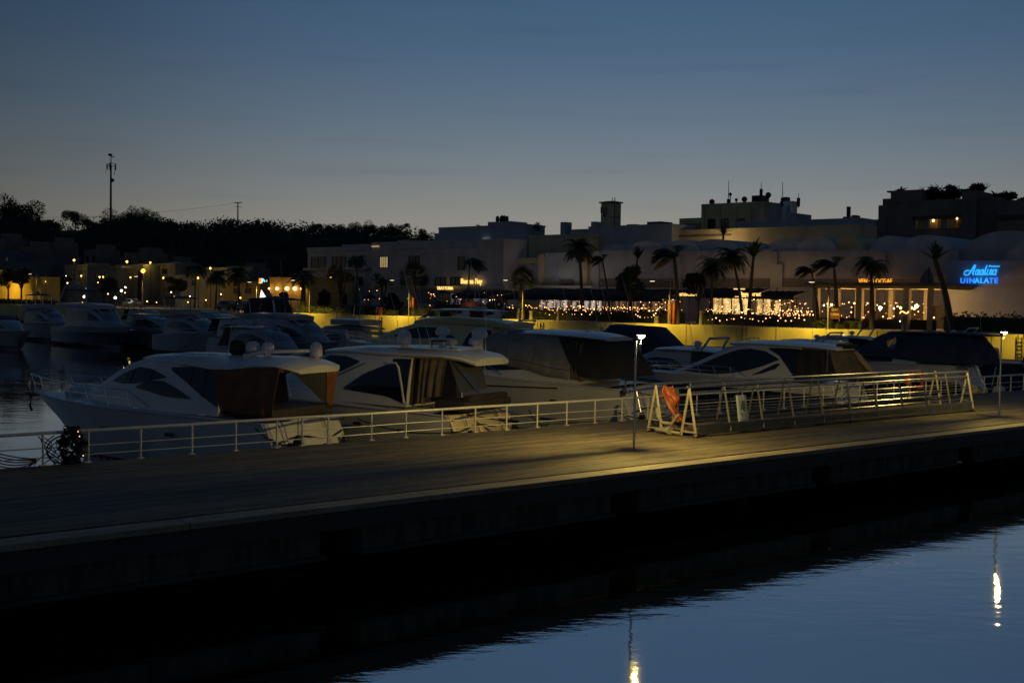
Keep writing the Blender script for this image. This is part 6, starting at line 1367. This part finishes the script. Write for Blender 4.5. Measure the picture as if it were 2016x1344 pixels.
for i, (px, py0, wp, lb) in enumerate(((1381, 611, 9, 'pale stone pedestal left of the right hedge'), (1292, 622, 10, 'squat pale pedestal before the hedge middle'), (1100, 612, 8, 'pale pedestal below the first awning'), (1046, 612, 8, 'pale pedestal beside the fan palm trunk'), (1780, 622, 10, 'pale pedestal with a lit bowl, right in the pavilion'), (655, 578, 7, 'pale slim pedestal before the white house'), (712, 605, 7, 'low pale pedestal by the quay edge, left'), (730, 591, 5, 'narrow white pedestal before the dark parasol'))):
    s, z1 = Q(px, py0, 3); D = qdist(px, 3); r_ = wp / 2 * D / FPX; h_ = max(.5, z1 - QZ); t = empty('pedestal', lb, 'pedestal', quay(s, 3 if i not in (5, 7) else 6, QZ), QANG, 'pale pedestals on the promenade')
    g = MB(); g.lathe((0, 0, 0), [(r_ * 1.1, 0), (r_ * 1.1, .12), (r_ * .9, .2), (r_ * .85, h_ - .2), (r_ * 1.1, h_ - .1), (r_ * 1.1, h_)], 14); g.build('pedestal_body', M['stone'], t, smooth=True)
    if i == 4:
        g = MB(); g.tube([(r_ * 1.6 * cos(a), r_ * 1.6 * sin(a), h_ + .35 + .1 * sin(3 * a)) for a in [k_ * pi / 8 for k_ in range(17)]], .05, 6); g.build('lit_bowl', M['e_bulb'], t)
t = empty('orange_parasol', 'folded orange cover glowing behind the flybridge yacht', 'cover', quay(*Q(930, 610, 2)[:1], 2, QZ), QANG)
g = MB(); g.lathe((0, 0, 0), [(.1, .0), (.1, 1.3), (1.5, 1.35), (1.4, 1.7), (.8, 2.0), (.05, 2.1)], 10); g.build('cover_cloth', M['orange_dim'], t, smooth=True)
light('kiosk_light', quay(Q(930, 600, 1)[0], 0, QZ + 3), (1, .6, .2), 60, None, .2)

# ------------------------------------------------------------------ palms
def frond(g, base, az, el, L, droop, rr, leaf=.34, n=14, wind=(0, 0)):
    pts = []; p = Vector(base); d = Vector((cos(az) * cos(el), sin(az) * cos(el), sin(el)))
    for i in range(n + 1):
        pts.append(p.copy()); d = (d + Vector((wind[0] * .10, wind[1] * .10, -droop / n * (1 + i / n * 1.2)))).normalized(); p = p + d * L / n
    g.tube(pts, [.02 * (1 - i / (n + 2)) for i in range(n + 1)], 4)
    for i in range(1, n + 1):
        d = (pts[i] - pts[i - 1]).normalized(); sd_ = d.cross(Vector((0, 0, 1)));
        if sd_.length < .05: sd_ = Vector((1, 0, 0))
        sd_.normalize(); up = sd_.cross(d)
        for sg in (1, -1):
            for hf in (0, .5):
                o_ = pts[i - 1].lerp(pts[i], hf); l_ = leaf * L * sin(min(1, (i + hf) / n * .9 + .12) * pi) ** .6 * rr.uniform(.8, 1.1)
                tip = o_ + (sd_ * sg * .75 + d * .55 - Vector((0, 0, .28)) + up * .1).normalized() * l_; w_ = d * .035 * L
                g.add([o_ - w_ * .5, o_ + w_ * .5, tip], [(0, 1, 2)])
def fan(g, base, az, el, L, rr):
    d = Vector((cos(az) * cos(el), sin(az) * cos(el), sin(el))); c = Vector(base) + d * L * .55; g.tube([base, c], .015, 4); s1 = d.orthogonal().normalized(); s1 = (s1 + Vector((0, 0, rr.uniform(-.3, .3)))).normalized()
    for k_ in range(15):
        a = -1.35 + 2.7 * k_ / 14; t_ = c + (d * cos(a) + s1 * sin(a)) * L * .5 * rr.uniform(.85, 1.05) - Vector((0, 0, .05 * L)); pr = (d * -sin(a) + s1 * cos(a)) * .035 * L
        g.add([c - pr * .4, c + pr * .4, t_], [(0, 1, 2)])
def crown_mesh(kind, seed):
    rr = random.Random(seed); g = MB()
    if kind == 'fan':
        for i in range(60): fan(g, (0, 0, 0), rr.uniform(0, 2 * pi), rr.uniform(-.6, 1.45), rr.uniform(.85, 1.05), rr)
    elif kind == 'feather':
        for i in range(36): frond(g, (0, 0, 0), i * 2.4 + rr.uniform(-.2, .2), rr.uniform(-.1, 1.2), rr.uniform(.85, 1.1), rr.uniform(1.2, 1.9), rr)
        for i in range(9): frond(g, (0, 0, -.03), rr.uniform(0, 6.28), rr.uniform(-1.2, -.5), rr.uniform(.45, .7), .6, rr, .2)
    elif kind == 'wind':     # blown to one side (towards -x)
        for i in range(32): frond(g, (0, 0, 0), pi + rr.gauss(0, .95), rr.uniform(.1, 1.35), rr.uniform(.85, 1.15), rr.uniform(1.0, 1.9), rr, wind=(-1.4, 0))
    elif kind == 'tuft':
        for i in range(20): frond(g, (0, 0, 0), rr.uniform(0, 6.28), rr.uniform(.7, 1.5), rr.uniform(.8, 1.1), rr.uniform(.3, .9), rr, .22)
    elif kind == 'yucca':
        for c in ((0, 0, 0), (.45, .1, -.15), (-.4, .1, -.1), (.1, -.3, .25)):
            for i in range(26): fan(g, c, rr.uniform(0, 6.28), rr.uniform(-.2, 1.4), rr.uniform(.5, .62), rr)
    return g
PC = {}
def palm(label, px, py, rpx, kind, n=4., base=None, trunk_r=.2, m='frond', flip=1, multi=0):
    s, z = Q(px, py, n); D = qdist(px, n); R_ = rpx * D / FPX; sbx = Q(base, 600, n)[0] if base else s
    t = empty('palm_tree', label, 'palm', quay(sbx, n, QZ), QANG, 'palms along the promenade'); dx = s - sbx; h_ = z - QZ
    g = MB(); g.tube([(dx * f ** 1.6, .05 * sin(f * 4), h_ * f) for f in [i / 8 for i in range(9)]], [trunk_r * (1.25 - .55 * i / 8) for i in range(9)], 9)
    if multi:
        for k_ in range(multi): a = k_ * 2.1; g.tube([(0, 0, h_ * .25), (.5 * cos(a), .3 * sin(a), h_ * .6), (.9 * cos(a), .5 * sin(a), h_ * .98)], [trunk_r * .8, trunk_r * .6, trunk_r * .4], 7)
    g.build('trunk', M['palm_bark'], t, smooth=True)
    key = (kind, m, int(px) % 3 if kind == 'feather' else int(px) % 2)
    if key not in PC: o = crown_mesh(kind, 3 + len(PC)).build('crown', M[m], t); PC[key] = o
    else: o = PC[key].copy(); COL.objects.link(o); o.parent = t
    R_ *= {'fan': 1.0, 'yucca': 1.15, 'tuft': 1.3}.get(kind, 1.35); o.location = (dx, 0, h_); o.scale = (R_ * flip, R_, R_); o.rotation_euler.z = 0 if kind == 'wind' else rnd.uniform(0, 6)
palm('stout-trunked palm against the sconce-lit yellow wall', 598, 545, 28, 'feather', 3, 596, .38)
palm('branching dragon-tree-like palm with pale limbs before the white house', 668, 548, 34, 'yucca', 4, 672, .22, 'frond_y', 1, 3)
palm('thin tall palm at the right corner of the white house', 703, 512, 22, 'feather', 7, 702, .14)
palm('low bushy yucca left of the big round fan palm', 752, 558, 26, 'yucca', 5, 752, .2, 'frond', 1, 2)
palm('big round dark fan palm before the white block', 815, 545, 37, 'fan', 4, 815, .3)
palm('wind-bent palm above the Buona Bay sign', 925, 520, 32, 'wind', 8, 920, .12, 'frond', -1)
palm('round fan palm with a thick lit trunk behind its lamp', 1028, 552, 34, 'fan', 3, 1026, .42)
palm('tall feathery palm before the pilastered building', 1140, 490, 34, 'feather', 8, 1146, .2)
palm('small drooping palm beside the leafy tree', 1186, 512, 22, 'wind', 9, 1200, .13)
palm('slim palm rising over the leafy tree', 1256, 508, 20, 'tuft', 9, 1240, .13)
palm('tall wind-blown palm right of the leafy tree', 1328, 506, 44, 'wind', 4, 1335, .24)
palm('drooping palm left of the twin shop palms', 1404, 524, 34, 'feather', 9, 1398, .14)
palm('left of the twin palms before the golden shop', 1442, 506, 36, 'feather', 7, 1462, .16)
palm('right of the twin palms, its crown upright', 1484, 505, 30, 'tuft', 7, 1474, .2)
palm('dark palm crown behind the lamp at the antenna block', 1424, 462, 18, 'tuft', 38, 1424, .2)
palm('wind-blown palm at the left of the pavilion', 1598, 536, 30, 'wind', 6, 1612, .14)
palm('tall wind-blown palm beside the pavilion lamp', 1642, 525, 38, 'wind', 4, 1648, .2)
palm('drooping palm before the orange capitals', 1714, 520, 36, 'feather', 4, 1718, .2)
palm('leaning palm before the neon wall', 1841, 512, 30, 'tuft', 5, 1872, .3)
palm('small palm before the flood-lit houses on the left', 428, 545, 26, 'feather', 8, 424, .15)
palm('slender palm left of the logo sign', 385, 530, 26, 'feather', 14, 383, .15)
palm('dark palm between the logo sign and the hill houses', 470, 540, 28, 'feather', 12, 470, .2)
def leafy(label, px, py, hw, hh, n, base=None, m='leaf', grp='broad-leaved trees on the promenade', name='leafy_tree', cat='tree', sz=.22):
    s, z = Q(px, py, n); D = qdist(px, n); R_, Hh = hw * D / FPX, hh * D / FPX; t = empty(name, label, cat, quay(s, n, QZ), QANG, grp); rr = random.Random(int(px)); c = z - QZ
    g = MB()
    for i in range(14): a = rr.uniform(0, 6.28); d = rr.uniform(.1, .7); leafcloud(g, (R_ * d * cos(a), R_ * d * .8 * sin(a), c + Hh * rr.uniform(-.6, .6)), (R_ * rr.uniform(.3, .45), R_ * .38, Hh * rr.uniform(.25, .4)), 130, sz, rr, .15)
    g.build('crown', M[m], t); g = MB(); g.tube([(0, 0, 0), (.05, 0, c * .5), (0, 0, c)], [.22, .17, .08], 8)
    for i in range(5): a = i * 1.26; g.tube([(0, 0, c * .5), (R_ * .5 * cos(a), R_ * .4 * sin(a), c * .95)], [.10, .04], 5)
    g.build('trunk', M['bark'], t)
leafy('dense dark leafy tree before the left vaults', 1240, 548, 38, 38, 7)
leafy('dark shrubby tree behind the orange lamp box', 1376, 558, 32, 24, 9, None, 'leaf_dark')
leafy('round clipped tree at the left edge, its arch against the yellow wall', 16, 545, 24, 20, 6, None, 'leaf_dark'); leafy('second round clipped tree against the yellow wall', 42, 543, 24, 20, 6, None, 'leaf_dark')
leafy('dark bush before the sconce-lit wall', 558, 588, 12, 14, 4, None, 'leaf_dark', 'broad-leaved trees on the promenade', 'bush', 'bush'); leafy('dark bush left of the white pedestal', 640, 585, 16, 18, 6, None, 'leaf_dark', 'broad-leaved trees on the promenade', 'bush', 'bush'); leafy('dark bush right of the white pedestal', 676, 590, 14, 16, 6, None, 'leaf_dark', 'broad-leaved trees on the promenade', 'bush', 'bush')
leafy('dark bush left of the big fan palm', 774, 592, 22, 18, 7, None, 'leaf_dark', 'broad-leaved trees on the promenade', 'bush', 'bush'); leafy('dark leafy tree among the far left houses', 120, 558, 26, 18, 16, None, 'leaf_dark'); leafy('dark tree left of the flood-lit houses', 215, 562, 22, 16, 14, None, 'leaf_dark'); leafy('dark tree behind the black canvas hood', 350, 560, 30, 18, 10, None, 'leaf_dark')

# ------------------------------------------------------------------ left shore: houses and lights
M['dim_blue'] = mat('dim_blue_render', (.10, .11, .14), .9, noise=.4); M['dim_white'] = mat('dim_white_render', (.22, .19, .16), .9, noise=.4)  # darkened wall copies, the dim light of this shore is in the colour
GH = 'houses at the foot of the left hill'
for i, (px0, px1, py, n, m_, lb) in enumerate(((-20, 30, 498, 40, 'blue_wall', 'dim bluish house at the left edge'), (30, 70, 518, 34, 'blue_wall', 'dim low bluish house second from the left'), (78, 118, 510, 44, 'blue_wall', 'dim house behind the lamp post at far left'), (128, 172, 524, 30, 'whitewash', 'pale house with a flood-lit upper wall, left'), (172, 228, 530, 26, 'whitewash', 'pale low house with twin lamps'), (228, 282, 524, 32, 'whitewash', 'pale house with a flood-lit gable left of the orange globe'), (282, 345, 522, 36, 'whitewash', 'pale house right of the orange globe'), (345, 400, 545, 22, 'cream_wall', 'low cream building with small blue lights'), (405, 446, 530, 24, 'cream_wall', 'cream building flood-lit behind the small palm'), (440, 512, 560, 20, 'ochre_wall', 'low ochre building left of the logo sign'))):
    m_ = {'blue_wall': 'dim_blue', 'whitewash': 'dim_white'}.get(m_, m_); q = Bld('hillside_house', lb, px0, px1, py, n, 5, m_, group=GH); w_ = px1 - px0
    q.window(px0 + w_ * .3, py + 8, px0 + w_ * .42, py + 16, mull=0); q.window(px0 + w_ * .62, py + 8, px0 + w_ * .74, py + 16, mull=0)
    q.extra('roof_room', m_, px0 + w_ * .3, px0 + w_ * .75, py - 7, 3, 4)
for i, (px0, px1, py, D) in enumerate(((-10, 40, 470, 262), (52, 90, 486, 255), (100, 140, 478, 262), (180, 222, 492, 256), (255, 320, 498, 252), (330, 372, 516, 250), (470, 520, 528, 245))):
    D += 62; P = at((px0 + px1) / 2, py, D); w_ = (px1 - px0) * D / FPX; t = empty('slope_villa', f'very dim bluish villa on the left slope, {ORD[i]} from the left edge', 'house', (P.x, P.y, P.z - 7), QANG + rnd.uniform(-.4, .4), 'dim villas on the left slope')
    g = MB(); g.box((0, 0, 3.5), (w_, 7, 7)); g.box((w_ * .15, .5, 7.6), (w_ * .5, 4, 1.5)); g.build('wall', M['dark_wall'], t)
    for k_ in (-.25, .2): g = MB(); g.box((w_ * k_, -3.53, 4.6), (1.0, .1, 1.4)); g.build('window', M['dark_glass'], t)
yw = Bld('yellow_arcade_wall', 'yellow-lit low wall with arch shadows at the far left', -60, 80, 548, 9, 4, 'ochre_wall'); light('wall_wash', quay(yw.s0 + yw.loc(30, 580)[0], 4, QZ + 3.4), (1, .66, .05), 1800, None, .3)
sc = Bld('sconce_lit_house', 'ochre house with a row of five glowing wall sconces', 531, 606, 550, 12, 9, 'ochre_wall'); 
for px, r_ in ((529.5, .16), (548.5, .26), (568, .32), (583.5, .32), (597.5, .26)):
    x, z = sc.loc(max(px, 533), 568); g = MB(); g.ball((x, -.32, z), r_, 8); g.build('wall_sconce', M['e_bulb2'], sc.t); light('sconce_light', (x, -.75, z), (1, .60, .14), 26, sc.t, .2)
sc.panel('base_wall', 'cream_wall', 560, 592, 606, 606, 3.2, .3)
t = empty('logo_sign', 'lit sign of an orange square, a cyan swoosh and a white letter', 'sign', quay(Q(515, 552, 5)[0], 5, Q(515, 552, 5)[1]), QANG); k5 = qdist(515, 5) / FPX * .95
g = MB(); g.box((-3.5 * k5, 0, 0), (9 * k5, .12, 9 * k5)); g.build('orange_square', M['e_logo_o'], t)
g = MB(); g.box((-3.5 * k5, -.02, -5.2 * k5), (10 * k5, .14, 1.6 * k5)); g.build('yellow_bar', M['e_sign'], t)
g = MB(); g.prism([(2 * k5, -4 * k5), (2 * k5, 4.5 * k5), (6 * k5, 4 * k5), (10 * k5, 1.5 * k5), (13 * k5, -2.5 * k5), (10.5 * k5, -3 * k5), (7 * k5, -1 * k5)], 0, .1); o = g.build('cyan_swoosh', M['e_logo_c'], t); o.rotation_euler.x = radians(90)
mbt = text_mesh('e', 9 * k5, .03); o = mbt.build('white_letter', M['e_logo_w'], t); o.location = (17 * k5, 0, -3 * k5)
g = MB(); g.tube([(-6 * k5, .1, -4 * k5), (-6 * k5, .1, QZ - t.location.z)], .07, 6); g.build('sign_post', M['lamp_pole'], t)
# globes: (px, py, radius, material, light power, n, label)
for px, py, r_, m_, pw, n_, lb in ((146, 512, .42, 'e_sodium', 160, 27, 'yellow floodlight on the left pale house'), (250, 515, .42, 'e_sodium', 160, 29, 'yellow floodlight on the gable left of the orange globe'), (296, 517, .36, 'e_sodium', 120, 33, 'yellow floodlight just right of the gable'), (282, 533, .62, 'e_orange', 500, 4, 'big orange globe lamp above its post'),
    (160, 543, .30, 'e_sodium', 60, 14, 'small yellow lamp below the left floodlight'), (196, 545, .28, 'e_sodium', 40, 14, 'left of the twin yellow lamps'), (203, 545, .28, 'e_sodium', 40, 14, 'right of the twin yellow lamps'), (257, 546, .26, 'e_sodium', 40, 14, 'small yellow lamp left of the orange globe post'), (322, 547, .32, 'e_sodium', 70, 12, 'yellow lamp right of the orange globe post'), (414, 528, .34, 'e_sodium', 160, 19, 'greenish-yellow lamp over the small palm'), (390, 547, .28, 'e_sodium', 60, 12, 'yellow lamp left of the small palm'), (431, 547, .28, 'e_sodium', 90, 12, 'yellow lamp right of the small palm trunk'), (130, 543, .14, 'e_white', 0, 16, 'tiny white light at the left houses'), (206, 557, .13, 'e_white', 0, 14, 'tiny white light below the twin lamps'),
    (170, 570, .36, 'e_white', 40, 2, 'bright white lamp, upper left of the four'), (166, 584, .42, 'e_white', 40, 1.5, 'bright white lamp, lower left of the four'), (239, 572, .36, 'e_white', 40, 2, 'bright white lamp, upper right of the four'), (227, 586, .40, 'e_white', 40, 1.5, 'bright white lamp, lower right of the four'), (246, 565, .16, 'e_cool', 0, 6, 'small cool light beside the upper right white lamp'), (246, 576, .2, 'e_sodium', 0, 4, 'small yellow light beside the upper right white lamp'), (337, 575, .18, 'e_white', 0, 3, 'small light at the black canvas hood'), (374, 583, .14, 'e_white', 0, 3, 'tiny white light right of the black canvas hood'), (530, 592, .3, 'e_sodium', 60, 7, 'low yellow lamp under the sconce-lit house'), (542, 601, .14, 'e_white', 0, 3, 'tiny white light below the low yellow lamp'), (665, 524, .14, 'e_white', 0, 22, 'tiny white light in a window of the white house')):
    s, z = Q(px, py, n_); t = empty('globe_light', lb, 'lamp', quay(s, n_, z), QANG, 'lamps on the left shore'); g = MB(); g.ball((0, 0, 0), r_ * .55, 10); g.build('globe', M[m_], t, smooth=True)
    g = MB(); g.tube([(0, .05, -r_ * .5), (0, .1, -max(.6, min(z - QZ, 40)))], .06, 6); g.build('lamp_stem', M['metal_dark'], t)
    if pw: light('lamp_glow', (0, -r_ - .1, -.25), {'e_white': (1, .9, .8), 'e_orange': (1, .5, .08)}.get(m_, (1, .72, .14)), pw * .7, t, .3)
for i in range(16):
    px, py = 95 + i * 31 + rr.uniform(-9, 9), rr.uniform(552, 596); n_ = rr.uniform(2, 10); s, z = Q(px, py, n_); z = max(z, QZ + .5)
    t = empty('globe_light', f'small amber lamp low on the left promenade, {ORD[i]} from the left', 'lamp', quay(s, n_, z), QANG, 'small amber lamps on the left promenade'); g = MB(); g.ball((0, 0, 0), rr.uniform(.07, .14), 8); g.build('globe', M['e_bulb2' if i % 3 else 'e_sodium'], t, smooth=True)
    g = MB(); g.tube([(0, .04, 0), (0, .06, QZ - z)], .03, 5); g.build('lamp_stem', M['metal_dark'], t)
# parked cars on the left quay
def car(label, px, n, m_, rz=0.):
    s, _ = Q(px, 600, n); t = empty('parked_car', label, 'car', quay(s, n, QZ), QANG + rz, 'cars parked on the left quay')
    sec = [(-2.1, .35, .75, .62), (-2.0, .3, .95, .80), (-1.0, .28, 1.0, .86), (.9, .28, .98, .86), (1.9, .3, .85, .8), (2.15, .38, .68, .62)]
    g = MB(); g.rings([[(x, -w_, z0), (x, -w_ * 1.02, (z0 + z1) / 2), (x, -w_ * .94, z1), (x, w_ * .94, z1), (x, w_ * 1.02, (z0 + z1) / 2), (x, w_, z0)] for x, z0, z1, w_ in sec]); g.build('body', mat('car_paint', m_, .25), t, smooth=True)
    g = MB(); g.rings([[(x, -w_, z0), (x, -w_ * .8, z1), (x, w_ * .8, z1), (x, w_, z0)] for x, z0, z1, w_ in ((-1.9, .95, 1.0, .78), (-1.2, .97, 1.42, .80), (.2, .97, 1.46, .82), (1.1, .96, 1.0, .78))]); g.build('windows', M['dark_glass'], t, smooth=True)
    g = MB(); g.box((-.45, 0, 1.46), (1.5, 1.1, .05)); g.build('roof', bpy.data.materials[-1] if False else M['grey_wall'], t, bevel=.02)
    for x in (-1.3, 1.35):
        for y in (-.8, .8): g = MB(); g.lathe((0, 0, 0), [(.05, -.1), (.3, -.1), (.32, 0), (.3, .1), (.05, .1)], 14); o = g.build('wheel', M['black'], t, smooth=True); o.location = (x, y, .32); o.rotation_euler.x = radians(90)
car('dark car parked under the orange globe', 262, 3.5, (.05, .045, .02)); car('dark car parked left of the logo sign', 450, 4, (.04, .03, .03)); car('dark car parked right of the logo sign', 480, 4.5, (.03, .03, .035))
